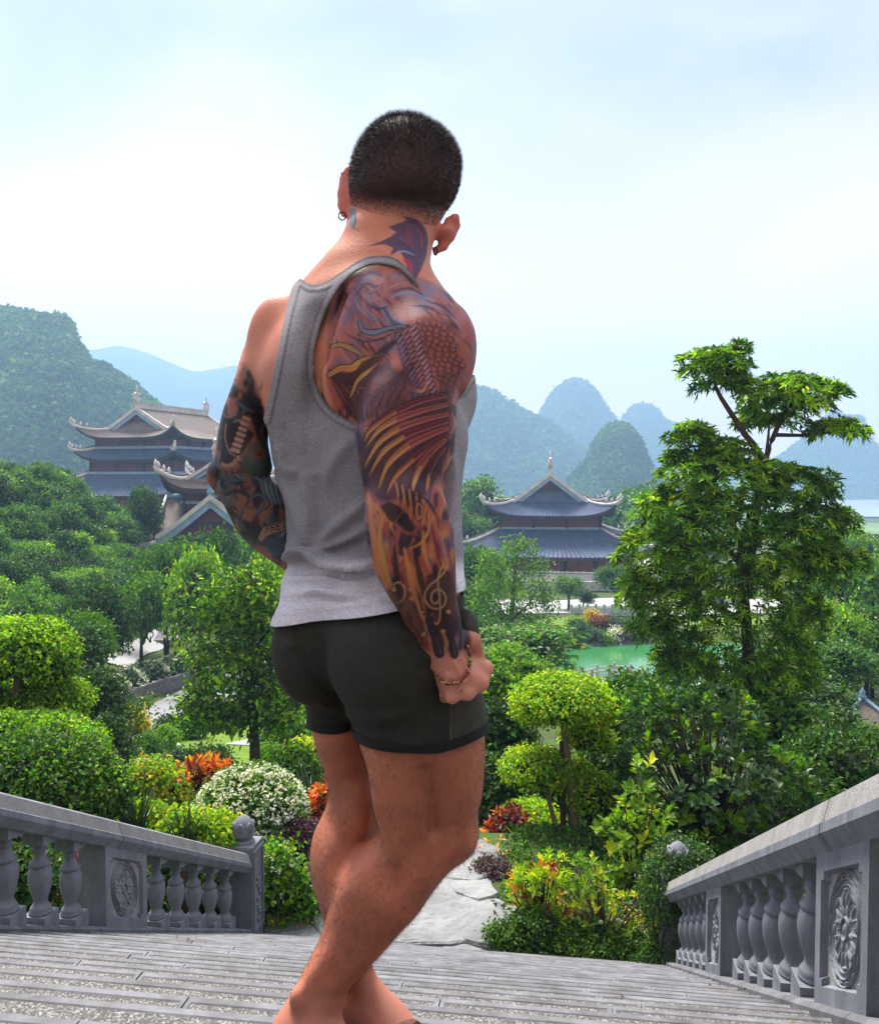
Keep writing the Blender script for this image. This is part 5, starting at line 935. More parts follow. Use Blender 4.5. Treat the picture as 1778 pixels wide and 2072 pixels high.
# --- white rock path beyond the landing: every slab its own piece
M_rock = mat('white_rock', (.25, .255, .265), .85, .16, 1.3, 1.0, 9, .3, col2=(.12, .125, .135), dist=.05)
path = empty('rock_path', hit(940, 1870)); tag(path, 'white rock path', None, None, 'structure')
PB = np.array(path.location); pr = random.Random(11)
def rock_slab(c, rx, ry, rz, h=.12):
    n = 11; m = MB(); ang = [2 * math.pi * k / n + pr.uniform(-.18, .18) for k in range(n)]; rr = [pr.uniform(.74, 1.14) for k in range(n)]
    def ring(sc, z): return [(c[0] + sc * r_ * (rx * math.cos(a) * math.cos(rz) - ry * math.sin(a) * math.sin(rz)), c[1] + sc * r_ * (rx * math.cos(a) * math.sin(rz) + ry * math.sin(a) * math.cos(rz)), c[2] + z + pr.uniform(-.012, .012)) for a, r_ in zip(ang, rr)]
    m.loft([ring(1.02, -.25), ring(1.0, h * .7), ring(.94, h * .95), ring(.5, h * 1.05)], 0, False); o = m.build('rock_slab', M_rock, path); o.location = -Vector(PB)
    return o
land_z = ZL - .04
for i in range(5):                           # pale edging slabs along the last step
    t = T0 + .25 + i * .53; rock_slab(W(9.98 + pr.uniform(-.03, .03), t, land_z - .03), .29, .17, YAW, .05)
for (x, y, w_, d_) in ((900, 1880, .75, .42), (790, 1868, .5, .35), (985, 1868, .6, .35), (850, 1840, .62, .4), (940, 1838, .5, .36), (1005, 1895, .5, .28), (870, 1805, .55, .42), (905, 1780, .5, .4), (935, 1755, .5, .4), (850, 1772, .4, .4), (700, 1880, .5, .3), (625, 1886, .4, .24), (960, 1808, .3, .25), (890, 1748, .45, .4), (920, 1725, .5, .45), (760, 1850, .4, .3), (810, 1822, .4, .35), (830, 1893, .45, .22), (1040, 1880, .35, .25)):
    p = hit(x, y, 9.9); p[2] = gz(p[0], p[1]) - .03; rock_slab(p, w_ * p[1] / 9.6, d_ * p[1] / 9.6, pr.uniform(-.4, .4), pr.uniform(.05, .11))
# --- stone wall above the road
M_wall = mat('field_stone', (.15, .14, .145), .9, .35, 2.5, .6, 10, .2, dist=.03); M_wall2 = mat('pale_field_stone', (.34, .33, .33), .9, .3, 2.5, .6, 10, .2, dist=.03)
wr_ = spline([hit(205, 1462, 20)[:2], hit(250, 1437)[:2], hit(300, 1415)[:2], hit(350, 1397)[:2], hit(405, 1380)[:2], hit(480, 1352)[:2]], 200); seg = np.concatenate([[0], np.cumsum(np.linalg.norm(np.diff(wr_, axis=0), axis=1))])
wall = empty('retaining_wall', (wr_[0][0], wr_[0][1], float(gz(*wr_[0])))); tag(wall, 'low retaining wall of grey field stones along the upper edge of the road', 'wall'); WB = np.array(wall.location)
m = MB(); core = wr_[::8]
for sd in (0,): m.loft([[(p[0] + dx, p[1] + dy, float(gz(*p)) + z) for dx, dy, z in ((-.12, .1, -.4), (.12, .3, -.4), (.12, .3, 1.0), (-.12, .1, 1.0))] for p in core], 0, False)
o = m.build('mortar_core', M_wall, wall); o.location = -wall.location
stones = []
for v in range(7):
    mb = MB(); q = [(pr.uniform(.8, 1.15), pr.uniform(-.2, .2)) for _ in range(7)]; an = [2 * math.pi * k / 7 for k in range(7)]
    mb.loft([[(.5 * s_ * r_ * math.cos(a), -d_, .5 * s_ * r_ * math.sin(a)) for (r_, _), a in zip(q, an)] for s_, d_ in ((1, -.12), (.96, .05), (.62, .12))], 0, True); stones.append((mb.mesh('stone', M_wall), mb.mesh('stone', M_wall2)))
pos = 0.2
while pos < seg[-1] - .2:
    p = np.array([np.interp(pos, seg, wr_[:, 0]), np.interp(pos, seg, wr_[:, 1])]); p2 = np.array([np.interp(pos + .3, seg, wr_[:, 0]), np.interp(pos + .3, seg, wr_[:, 1])]); a = math.atan2(p2[1] - p[1], p2[0] - p[0]); zz = float(gz(*p))
    for k, hh in enumerate((.16, .52, .86)):
        o = link('stone', pr.choice(stones)[1 if pr.random() < .3 else 0], wall); o.location = Vector((p[0] + pr.uniform(-.05, .05), p[1] + pr.uniform(-.05, .05), zz + hh + pr.uniform(-.03, .03))) - wall.location; o.rotation_euler = (0, pr.uniform(-.3, .3), a); sc = pr.uniform(.36, .5); o.scale = (sc * 1.3, 1, sc)
    pos += .46

# ------------------------------------------------------------------ temples
M_tile = mat('slate_roof_tile', (.065, .095, .18), .7, .25, .6, .9, 5, .3, col2=(.045, .06, .115), dist=.06)
M_tile2 = mat('brown_roof_tile', (.17, .135, .12), .75, .3, .8, .9, 6, .3, col2=(.11, .09, .085), dist=.06)
M_ridge = mat('pale_ridge_plaster', (.52, .51, .50), .8, .2, .8); M_barge = mat('blue_barge_board', (.20, .33, .46), .75, .2, .8)
M_twood = mat('dark_temple_timber', (.045, .03, .04), .7, .3, .6); M_twall = mat('red_temple_wall', (.24, .085, .06), .85, .2, .5); M_gab = mat('maroon_gable', (.13, .04, .055), .85, .2, .6); M_tbase = mat('pale_podium_stone', (.42, .41, .42), .85, .15, .5)
def prof(u, H, cv=1.3): return H * u ** cv
def tiles(m, G, mi=0):
    """grid of points (rows from eave up) -> roof skin with slightly stepped courses"""
    n = len(G[0]); V = [p for r in G for p in r]; F = [(i * n + j, i * n + j + 1, (i + 1) * n + j + 1, (i + 1) * n + j) for i in range(len(G) - 1) for j in range(n - 1)]; m.add(V, F, mi, False)
def hip_curl(m, pts, rad, mi=0): m.tube(pts, rad, 6, mi)
def temple_roof(root, w, d, z0, H, inset, gable, lift, mat_tile, ridge_over=0.6, curl=2.2, cv=1.3, board=.55):
    """curved roof. w, d: half width / half depth at the eaves (gable ends at -+y); inset: skirt depth; gable: with ridge and gables or a plain skirt"""
    def pt(a, b, side):                         # a in -1..1 along an eave, b 0..1 inward over the skirt
        ins = inset * b; L_ = lift * abs(a) ** 5 * (1 - b) ** 1.5; fl = 1 + .035 * abs(a) ** 5 * (1 - b)
        z = z0 + prof(ins / w, H, cv) + L_
        return {'f': (a * (w - ins) * fl, -(d - ins) * fl, z), 'b': (-a * (w - ins) * fl, (d - ins) * fl, z), 'r': ((w - ins) * fl, a * (d - ins) * fl, z), 'l': (-(w - ins) * fl, -a * (d - ins) * fl, z)}[side]
    aa = np.linspace(-1, 1, 85); nb = 5
    roof = None; m = MB()
    for sd in 'fbrl':
        tiles(m, [[(p[0], p[1], p[2] + .16 * (j % 2)) for j, p in enumerate(pt(a, b, sd) for a in aa)] for b in np.linspace(0, 1, nb)])
        e = [pt(a, 0, sd) for a in aa]; th = .55           # fascia and soffit
        tiles(m, [[(p[0] * .985, p[1] * .985, p[2] - th) for p in e], e], 1); tiles(m, [[(p[0] * .78, p[1] * .78, z0 - th * .6) for p in e], [(p[0] * .985, p[1] * .985, p[2] - th) for p in e]], 1)
    if gable:
        wi, g = w - inset, d - inset; zi = z0 + prof(inset / w, H, cv); nr = 8; go = g + ridge_over
        for sx in (-1, 1):
            prs = [(sx * (wi * (1 - q)), z0 + prof((inset + wi * q) / w, H, cv)) for q in np.linspace(0, 1, nr)]
            tiles(m, [[(x, y, z + .16 * (j % 2)) for j, y in enumerate(np.linspace(-go, go, 85) * sx)] for x, z in prs])
            tiles(m, [[(x, y, z - .35) for y in (np.linspace(-go, go, 9) * -sx)] for x, z in prs], 1)
    roof = m.build('roof', [mat_tile, M_twood], root)
    # hips with upswept ends
    for sx in (-1, 1):
        for sy in (-1, 1):
            q = [np.array(pt(sx, b, 'f')) * np.array([1, -sy * 1.0 if sy > 0 else 1, 1]) for b in np.linspace(1, 0, 7)]
            q = [np.array([p[0], abs(p[1]) * sy, p[2] + .18]) for p in q]; dv = q[-1] - q[-2]; dh = np.array([dv[0], dv[1], 0]); dh /= np.linalg.norm(dh); 
            tip = [q[-1] + dh * curl * k * .42 + np.array([0, 0, curl * (.16 * k + .42 * k * k * .55)]) for k in (.4, .8, 1.2)]
            mm = MB(); hip_curl(mm, q + tip, [.36] * 6 + [.40, .36, .26, .12]); mm.tube([p + np.array([0, 0, .42]) for p in q], .14, 5, 1)
            for k, p in enumerate(q[-3:] + tip[:2]): mm.lathe([(.05, 0), (.26, .25), (.2, .6), (.02, .95)], 6, c=tuple(p + np.array([0, 0, .25])))
            mm.build('hip_ridge', [M_ridge, M_twood], roof)
    if gable:
        zt = z0 + H; mm = MB(); mm.box((0, 0, zt + .35), (.7, 2 * go, 1.0)); mm.box((0, 0, zt + .95), (.95, 2 * go + .3, .22)); mm.build('ridge_cap', [M_ridge], roof)
        for sy in (-1, 1):
            y0 = sy * (g - .15); mg = MB(); pr_ = [(x, z0 + prof((inset + wi - abs(x)) / w, H, cv) - .3) for x in np.linspace(-wi, wi, 17)]
            mg.add([(x, y0, zi - .2) for x, z in pr_] + [(x, y0, z) for x, z in pr_], [(k, k + 1, 18 + k, 17 + k) if sy < 0 else (k + 1, k, 17 + k, 18 + k) for k in range(16)]); gb = mg.build('gable', [M_gab], roof)
            mv = MB(); yv = y0 + sy * .12; half = wi * .42; zb_ = zi + (zt - zi) * .42        # scalloped valance across the gable
            xs_ = np.linspace(-half, half, 25); mv.add([(x, yv, zb_ - .45 - .5 * abs(math.sin(x / half * 9.4))) for x in xs_] + [(x, yv, zb_ + .3) for x in xs_], [(k, k + 1, 26 + k, 25 + k) for k in range(24)]); mv.build('valance', [M_twood], gb)
            ml = MB(); tiles(ml, [[(x, y0 + sy * (.1 + .9 * (1 - v)), zi - .35 + (zb_ - zi - .1) * v) for x in np.linspace(-wi * (1 - .52 * v), wi * (1 - .52 * v), 9)] for v in (0, .5, 1)]); ml.build('gable_apron', [mat_tile], gb)
            for sx in (-1, 1):
                for nm, mtx, off, wd, yo in (('barge_board', M_ridge, .25, .75 * board / .55, .14), ('barge_trim', M_barge, -.55 * board / .55, .8 * board / .55, .02)):
                    mb = MB(); ql = [(sx * wi * (1.03 - 1.03 * q), z0 + prof(min(1.0, (inset + wi * (q * 1.0)) / w), H, cv)) for q in np.linspace(0, 1, 9)]
                    yb = sy * (go + yo); r_ = [[(x, yb - sy * .25, z + off - wd), (x, yb + sy * .15, z + off - wd), (x, yb + sy * .15, z + off), (x, yb - sy * .25, z + off)] for x, z in ql]
                    mb.loft(r_, 0, False); mb.build(nm, [mtx], roof)
            mf = MB(); c = (0, sy * (go - .3), zt + .8); mf.lathe([(.55, 0), (.5, .5), (.7, .9), (.3, 1.4), (.42, 1.8), (.12, 2.5), (.2, 2.8), (.03, 3.6)], 8, c=c)
            for k in (-1, 1): mf.tube([(c[0], c[1] + k * .2, c[2] + .3), (c[0], c[1] + k * .9, c[2] + .9), (c[0], c[1] + k * .8, c[2] + 1.8), (c[0], c[1] + k * .35, c[2] + 2.2)], [.3, .28, .2, .05], 6)
            mf.build('finial', [M_ridge], roof)
    return roof
def wall_ring(root, w, d, z0, z1, ncx, ncy, colr=.32, wallm=None):
    m = MB(); 
    for sy in (-1, 1): m.box((0, sy * d, (z0 + z1) / 2), (2 * w, .4, z1 - z0)); 
    for sx in (-1, 1): m.box((sx * w, 0, (z0 + z1) / 2), (.4, 2 * d - .41, z1 - z0))
    m.build('wall', [wallm or M_twall], root)
    me = None
    for sy in (-1, 1):
        for k in range(ncx):
            if me is None:
                c = MB(); c.lathe([(colr * 1.3, 0), (colr * 1.3, .3), (colr, .35), (colr * .95, z1 - z0)], 10); me = c.mesh('column', [M_twood])
            link('column', me, root, (-w + 2 * w * k / (ncx - 1), sy * (d + .35), z0))
    for sx in (-1, 1):
        for k in range(1, ncy - 1): link('column', me, root, (sx * (w + .35), -d + 2 * d * k / (ncy - 1), z0))
def ledge(root, w, d, z, h=.5, m_=None):
    m = MB()
    for sy in (-1, 1): m.box((0, sy * d, z), (2 * w + .5, .5, h))
    for sx in (-1, 1): m.box((sx * w, 0, z), (.5, 2 * d - .51, h))
    m.build('ledge', [m_ or M_barge], root)
# --- hall on the plain, gable end towards the stairs
D0 = 160.0; c0 = P(1112, 1190, D0); zg = float(gz(c0[0], D0)) ; mp_ = D0 / FPX
zz = lambda y, D=D0: P(1112, y, D)[2] - zg
th = empty('temple_hall', (c0[0] + 18 * math.sin(R(7)), D0 + 18 * math.cos(R(7)), zg), -R(7)); tag(th, 'two-tiered temple hall with slate curved roofs facing the pond, below the pointed peaks', 'temple')
fy = -18.0
pod = MB(); pod.box((0, 0, .8), (44, 50, 1.6)); pod.box((0, 0, 1.75), (42, 48, .3)); pod.build('podium', [M_tbase], th)
rl = MB()
for k in range(29): rl.box((-20.5 + k * 41 / 28, -23.6, 2.5), (.3, .3, 1.3))
rl.box((0, -23.6, 2.95), (41, .22, .2)); rl.box((0, -23.6, 2.3), (41, .2, .7)); rl.build('railing', [M_tbase], th)
zE, zR = zz(1046), zz(957); zW = zz(1073); zE2 = zz(1126)
wall_ring(th, 13.6, 15.5, 1.9, zE2 + .6, 6, 6); 
temple_roof(th, 17.2, 20.5, zE2, (zW - zE2) / ((17.2 - 9.4) / 17.2) ** 1.25, 7.8, False, 2.2, M_tile, cv=1.25, curl=2.6)
ledge(th, 9.5, 12.8, zW, .55); wall_ring(th, 9.2, 12.4, zW, zE + 1.2, 4, 5, .28, M_gab)
temple_roof(th, 11.6, 15.5, zE, (zR - zE), 4.9, True, 2.3, M_tile, cv=1.22, curl=2.4)
# --- tall hall on the left hillside, three tiers
D1 = 172.0; c1 = P(250, 885, D1); ang = -R(18); zg1 = float(gz(c1[0], D1)) ; zt_ = lambda y: P(256, y, D1)[2] - zg1
tl = empty('temple_hall', (c1[0] + 5.5, D1 + 14.5, zg1), ang); tag(tl, 'tall three-tiered temple hall standing under the forested hill behind the wooded slope', 'temple')
e1, r1, w2_, e2, w3_, e3 = zt_(886), zt_(822), zt_(905), zt_(931), zt_(957), zt_(1003)
temple_roof(tl, 10.8, 16, e1, r1 - e1, 4.2, True, 2.3, M_tile2, cv=1.2, curl=2.0)
wall_ring(tl, 8.4, 13.4, w2_ - .5, e1 + .8, 4, 6, .3, M_gab); ledge(tl, 8.9, 13.9, w2_, .5)
temple_roof(tl, 11.2, 16.2, e2, (w2_ - e2) / (2.6 / 11.2) ** 1.1, 2.6, False, 1.9, M_tile, cv=1.1, curl=1.6)
wall_ring(tl, 9.2, 14.2, w3_ - .5, e2 + .6, 4, 6, .3, M_gab); ledge(tl, 9.7, 14.7, w3_, .5)
temple_roof(tl, 15.5, 20.5, e3, (w3_ - e3) / (6.0 / 15.5) ** 1.15, 6.0, False, 2.2, M_tile, cv=1.15, curl=2.0); wall_ring(tl, 12.2, 17, 0, e3 + .6, 6, 8, .35)
# --- gate tower with crossing gables in front of it
D2 = 112.0; c2 = P(432, 1190, D2); zg2 = float(gz(c2[0], D2)); zq = lambda y: P(432, y, D2)[2] - zg2
tg = empty('gate_tower', (c2[0], D2 + 6, zg2)); tag(tg, 'cross-gabled temple gate tower with pale blue barge boards beside the tattooed left arm', 'gate tower')
za, ze_ = zq(1008), zq(1090); wx = 6.6
def gabled(root, half, ln, zr, ze2, axis):
    """plain gabled wing: ridge along `axis`"""
    f = (lambda x, y, z: (x, y, z)) if axis == 'y' else (lambda x, y, z: (-y, x, z)); m = MB()
    for sx in (-1, 1):
        G = [[f(sx * half * (1 - q), yy * sx, ze2 + (zr - ze2) * q ** 1.12) for yy in np.linspace(-ln, ln, 5)] for q in np.linspace(0, 1, 6)]; tiles(m, G); tiles(m, [[(p[0], p[1], p[2] - .35) for p in r_][::-1] for r_ in G], 1)
    rf = m.build('roof', [M_tile2, M_twood], root)
    mr_ = MB(); p, q_ = f(0, -ln, zr + .25), f(0, ln, zr + .25); mr_.tube([p, q_], .38, 6); mr_.build('ridge_cap', [M_barge], rf)
    for sy in (-1, 1):
        mg = MB(); xs_ = np.linspace(-half * .86, half * .86, 9); y0 = sy * (ln - 1.0); V = [f(x, y0, ze2 + .2) for x in xs_] + [f(x, y0, ze2 + (zr - ze2) * (1 - abs(x) / half) ** 1.12 - .3) for x in xs_]; mg.add(V, [(k, k + 1, 10 + k, 9 + k) for k in range(8)]); gb = mg.build('gable', [M_gab], rf)
        mv = MB(); hf2 = half * .5; zb2 = ze2 + (zr - ze2) * .36; xs_ = np.linspace(-hf2, hf2, 19); mv.add([f(x, y0 + sy * .2, zb2 - .25 - .4 * abs(math.sin(x * 2.2))) for x in xs_] + [f(x, y0 + sy * .2, zb2 + .4) for x in xs_], [(k, k + 1, 20 + k, 19 + k) for k in range(18)]); mv.build('valance', [M_twood], gb)
        for sx in (-1, 1):
            for nm, mx, off, wd, yo in (('barge_board', M_ridge, .5, .7, .2), ('barge_trim', M_barge, -.15, 1.0, .06)):
                mb = MB(); ql = [(sx * half * 1.04 * (1 - q), ze2 + (zr - ze2) * q ** 1.12) for q in np.linspace(0, 1, 7)]; mb.loft([[f(x, sy * (ln + yo) - .15, z + off - wd), f(x, sy * (ln + yo) + .15, z + off - wd), f(x, sy * (ln + yo) + .15, z + off), f(x, sy * (ln + yo) - .15, z + off)] for x, z in ql], 0, False); mb.build(nm, [mx], rf)
        mf = MB(); mf.lathe([(.4, 0), (.5, .5), (.2, .9), (.3, 1.2), (.03, 1.9)], 8, c=f(0, sy * (ln - .2), zr + .4)); mf.build('finial', [M_barge], rf)
    return rf
gabled(tg, wx, 7.0, za, ze_, 'y'); gabled(tg, wx, 7.4, za - .15, ze_, 'x')
temple_roof(tg, 9.2, 9.2, zq(1122), (ze_ - zq(1122)) / (3.6 / 9.2) ** 1.1, 3.6, False, 1.0, M_tile2, cv=1.1, curl=1.2)
wall_ring(tg, 6.2, 6.2, 0, zq(1122) + .5, 5, 5, .3); ledge(tg, 4.2, 4.2, za - .6, .4)
wall_ring(tg, 4.0, 4.0, za - 3, zq(1000) + 1.2, 3, 3, .22, M_gab); temple_roof(tg, 6.3, 6.3, zq(990), 3.6, 2.6, True, 2.1, M_tile2, .3, 1.3, 1.2, .35)
# --- pavilion at the right edge
D3 = 46.0; c3 = P(1770, 1480, D3); pv_ = empty('garden_pavilion', (c3[0], D3 + 1.5, float(gz(c3[0], D3)))); tag(pv_, 'small garden pavilion with brown tiled pyramid roof at the right edge', 'pavilion')
zb = c3[2] - pv_.location[2]; zt = P(1770, 1428, D3)[2] - pv_.location[2]; hw_ = 2.1; m = MB()
for k in range(4):
    a0, a1 = R(35 + 90 * k), R(125 + 90 * k); A, B = np.array([math.cos(a0), math.sin(a0)]) * hw_ * 1.4, np.array([math.cos(a1), math.sin(a1)]) * hw_ * 1.4
    tiles(m, [[(*( (A * (1 - u) + B * u) * (1 - v)), zb - .25 + (zt - zb + .25) * v ** 1.1 + .25 * abs(2 * u - 1) ** 4 * (1 - v)) for u in np.linspace(0, 1, 7)] for v in np.linspace(0, .97, 5)])
rf = m.build('roof', [M_tile2], pv_)
for k in range(4):
    a0 = R(35 + 90 * k); A = np.array([math.cos(a0), math.sin(a0)]) * hw_ * 1.4; mb = MB(); mb.tube([(*(A * (1 - v)), zb - .2 + (zt - zb + .25) * v ** 1.1 + .28 * (1 - v) ** 3 + .04) for v in np.linspace(-.04, 1, 8)], .11, 6); mb.build('hip_ridge', [M_barge], rf)
    c = MB(); c.lathe([(.14, 0), (.12, zb)], 8, c=(A[0] * .8, A[1] * .8, 0)); c.build('column', [M_twood], pv_)
mb = MB(); mb.lathe([(.2, 0), (.26, .12), (.12, .22), (.18, .36), (.05, .5), (.01, .62)], 8, c=(0, 0, zt)); mb.build('finial', [M_barge], rf)

# ------------------------------------------------------------------ plants
V3 = lambda a: np.asarray(a, float)
def unit(v): return v / (np.linalg.norm(v, axis=-1, keepdims=True) + 1e-9)
def leaf_mat(name, col, col2, transl=.3, isl=.45, rough=.5, spec=.35, scale=.6): return mat(name, col, rough, .3, scale, spec=spec, col2=col2, island=isl, transl=transl)
LM = dict(dark=leaf_mat('dark_green_leaves', (.04, .105, .014), (.018, .055, .010)), mid=leaf_mat('green_leaves', (.08, .20, .016), (.04, .12, .012), .38), fresh=leaf_mat('fresh_green_leaves', (.17, .34, .016), (.08, .20, .014), .42),
          lime=leaf_mat('lime_leaves', (.36, .58, .022), (.17, .36, .016), .45), yellow=leaf_mat('yellow_green_leaves', (.58, .60, .03), (.34, .46, .02), .45), blue=leaf_mat('blue_green_leaves', (.05, .13, .045), (.028, .08, .03)), far=leaf_mat('far_green_leaves', (.075, .19, .018), (.035, .11, .015), .38),
          purple=leaf_mat('purple_leaves', (.085, .035, .05), (.04, .02, .03), .2), orange=leaf_mat('orange_croton_leaves', (.80, .32, .02), (.45, .10, .015), .3), red=leaf_mat('red_croton_leaves', (.26, .05, .02), (.13, .03, .02), .25), gold=leaf_mat('golden_leaves', (.68, .48, .03), (.45, .34, .03), .3),
          blade=leaf_mat('dark_blade_leaves', (.03, .075, .02), (.018, .045, .015), .15, .5, .4), white=leaf_mat('white_blossom', (.78, .80, .78), (.66, .70, .66), .2, .1), coral=leaf_mat('coral_blossom', (.75, .14, .07), (.6, .08, .05), .2, .3), mauve=leaf_mat('mauve_sprigs', (.20, .12, .15), (.10, .085, .06), .2, .5), glossy=leaf_mat('glossy_leaves', (.045, .115, .03), (.028, .08, .028), .18, .4, .28, .6))
M_bark = mat('bark', (.085, .06, .045), .9, .4, 3, .8, 30, .2, col2=(.04, .03, .025), dist=.02); M_bark2 = mat('pale_bark', (.20, .15, .11), .9, .35, 3, .8, 30, .2, dist=.02); M_twig_shade = mat('inner_crown', (.02, .026, .011), .95, .4, 3)  # last colour: shade put into dark crown cores, shared with real thin stems
def leaves(pos, axis, L, Wd, r, fold=.22, droop=.18, upv=None):
    n = len(pos); up = unit(r.normal(size=(n, 3)) * .5 + np.array([0, 0, 1.0])) if upv is None else upv; sd = unit(np.cross(axis, up)); up = np.cross(sd, axis); L = np.broadcast_to(L, (n,))[:, None]; Wd = np.broadcast_to(Wd, (n,))[:, None]
    m = pos + axis * L * .45 + up * Wd * fold
    return np.stack([pos, m + sd * Wd * .5, pos + axis * L - np.array([0, 0, 1.0]) * L * droop, m - sd * Wd * .5], 1).reshape(-1, 3)
def shell(lobes, n, r, depth=.3, over=.82, low=-.55):
    """points and outward normals spread over the outer shell of a set of ellipsoids"""
    Lb = V3(lobes); a = Lb[:, 3] * Lb[:, 4] + Lb[:, 3] * Lb[:, 5]; k = r.choice(len(Lb), n * 3, p=a / a.sum()); d = unit(r.normal(size=(n * 3, 3))); d[:, 2] = np.where(d[:, 2] < low, -d[:, 2], d[:, 2])
    q = 1 - depth * r.random(n * 3) ** 1.4; p = Lb[k, :3] + d * Lb[k, 3:] * q[:, None]; nn = unit(d / Lb[k, 3:]); ok = np.ones(n * 3, bool)
    for j in range(len(Lb)): ok &= (k == j) | ((((p - Lb[j, :3]) / Lb[j, 3:]) ** 2).sum(1) > over ** 2)
    return p[ok][:n], nn[ok][:n]
def foliage_mesh(name, lobes, n, L, Wd, m, r, clump=6, crad=1.0, depth=.3, axis_out=.8, droop=.18, mats2=None, share2=0., gap=.0, whorl=0, low=-.55):
    p, nn = shell(lobes, max(4, n // clump), r, depth, low=low)
    if gap: keep = fbm(p[:, 0] * 10 + 500, (p[:, 2] + p[:, 1] * .6) * 10 + 900, 10 * np.mean(V3(lobes)[:, 3]), int(r.integers(1, 99))) > gap; p, nn = p[keep], nn[keep]
    c = len(p); pp = np.repeat(p, clump, 0); n2 = np.repeat(nn, clump, 0); N_ = len(pp)
    if whorl:                                  # rosettes of leaves round a shoot tip
        ax = unit(nn * .7 + np.array([0, 0, .7]) + r.normal(size=(c, 3)) * .35); t = unit(np.cross(ax, r.normal(size=(c, 3)))); b_ = np.cross(ax, t); q = (np.arange(clump)[None] * 2 * math.pi / clump + r.random((c, 1)) * 6)[..., None]
        axis = unit(((t[:, None] * np.cos(q) + b_[:, None] * np.sin(q)) + ax[:, None] * r.uniform(.15, .75, (c, clump, 1)))).reshape(-1, 3)
    else:
        pp = pp + r.normal(size=(N_, 3)) * crad * L; axis = unit(n2 * axis_out * .35 + r.normal(size=(N_, 3)) * .8); upv = unit(n2 * 1.0 + np.array([0, 0, .45]) + r.normal(size=(N_, 3)) * .42)
    V = leaves(pp, axis, L * r.uniform(.65, 1.25, N_), Wd * r.uniform(.7, 1.2, N_), r, droop=droop, upv=None if whorl else upv); mi = None; ms = [m]
    if mats2: ms = [m] + mats2; mi = np.repeat(np.where(r.random(c) < share2, r.integers(1, len(ms), c), 0), clump)
    return npmesh(name, V, quads=np.arange(N_ * 4).reshape(-1, 4), mats=ms, mi=mi)
def core_mesh(m, lobes, sc=.72, n=8):  # solid dark fill inside each crown, in place of its inner shade
    for x, y, z, a, b, c in lobes: m.lathe([(.02 * a, -c * sc), (a * sc * .7, -c * sc * .7), (a * sc, 0), (a * sc * .7, c * sc * .7), (.02 * a, c * sc)], n, c=(x, y, z))
def pads(rows, D, dr=1.0):
    """picture-measured pads (x, y, width, height[, dD]) at distance D -> ellipsoids"""
    o = []
    for q in rows:
        d = D + (q[4] if len(q) > 4 else 0); p = P(q[0], q[1], d); o.append((*p, q[2] / 2 / FPX * d, q[2] / 2 / FPX * d * dr, q[3] / 2 / FPX * d))
    return o
def rel(lobes, o): return [(l[0] - o[0], l[1] - o[1], l[2] - o[2], *l[3:]) for l in lobes]
_pn = [0]
def plant(name, label, cat, x, D, rows, n, L, Wd, m, group=None, core=.7, stems=None, dr=1.0, flowers=None, seed=None, part='foliage', y=None, **kw):
    """a shrub or clipped tree: foliage, twigs/stems and any blossom as parts of one thing standing on the ground"""
    _pn[0] += 1; r = np.random.default_rng(seed or (100 + _pn[0])); c = P(x, 1500, D); g = np.array([c[0], c[1], float(gz(c[0], c[1]))]); root = empty(name, g); tag(root, label, cat, group)
    lob = rel(pads(rows, D, dr), g); link(part, foliage_mesh(part, lob, n, L, Wd, m, r, **kw), root)
    mb = MB()
    if core: core_mesh(mb, lob, core)
    st = [[P(a, b, D + (e[0] if e else 0)) - g for a, b, *e in s_[0]] for s_ in (stems or [])]
    if not stems:
        for l in lob[:4]: mb.tube([(l[0] * .2, l[1] * .2, -.1), (l[0] * .6, l[1] * .6, l[2] * .5), (l[0], l[1], l[2])], [.035 * l[3] + .012, .03 * l[3] + .01, .01], 5)
    if mb.v: mb.build('inner_crown', M_twig_shade, root)
    for q, s_ in zip(st, stems or []):
        ms = MB(); ms.tube(spline(q, max(6, len(q) * 3)), np.interp(np.linspace(0, 1, max(6, len(q) * 3)), np.linspace(0, 1, len(s_[1])), s_[1]), 8); ms.build(s_[2] if len(s_) > 2 else 'trunk', s_[3] if len(s_) > 3 else M_bark, root)
    if flowers:
        nf, fs, fm, fk = flowers; p, nn = shell(lob, nf, r, .05, low=-.2); k = 5; p = np.repeat(p + nn * fs * .6, k, 0) + r.normal(size=(len(p) * k, 3)) * fs * .35; ax = unit(np.repeat(nn, k, 0) + r.normal(size=(len(p), 3)) * .9)
        tag(link(fk, npmesh(fk, leaves(p, ax, fs * r.uniform(.7, 1.2, len(p)), fs * .8, r), quads=np.arange(len(p) * 4).reshape(-1, 4), mats=[fm]), root), kind='stuff')
    return root
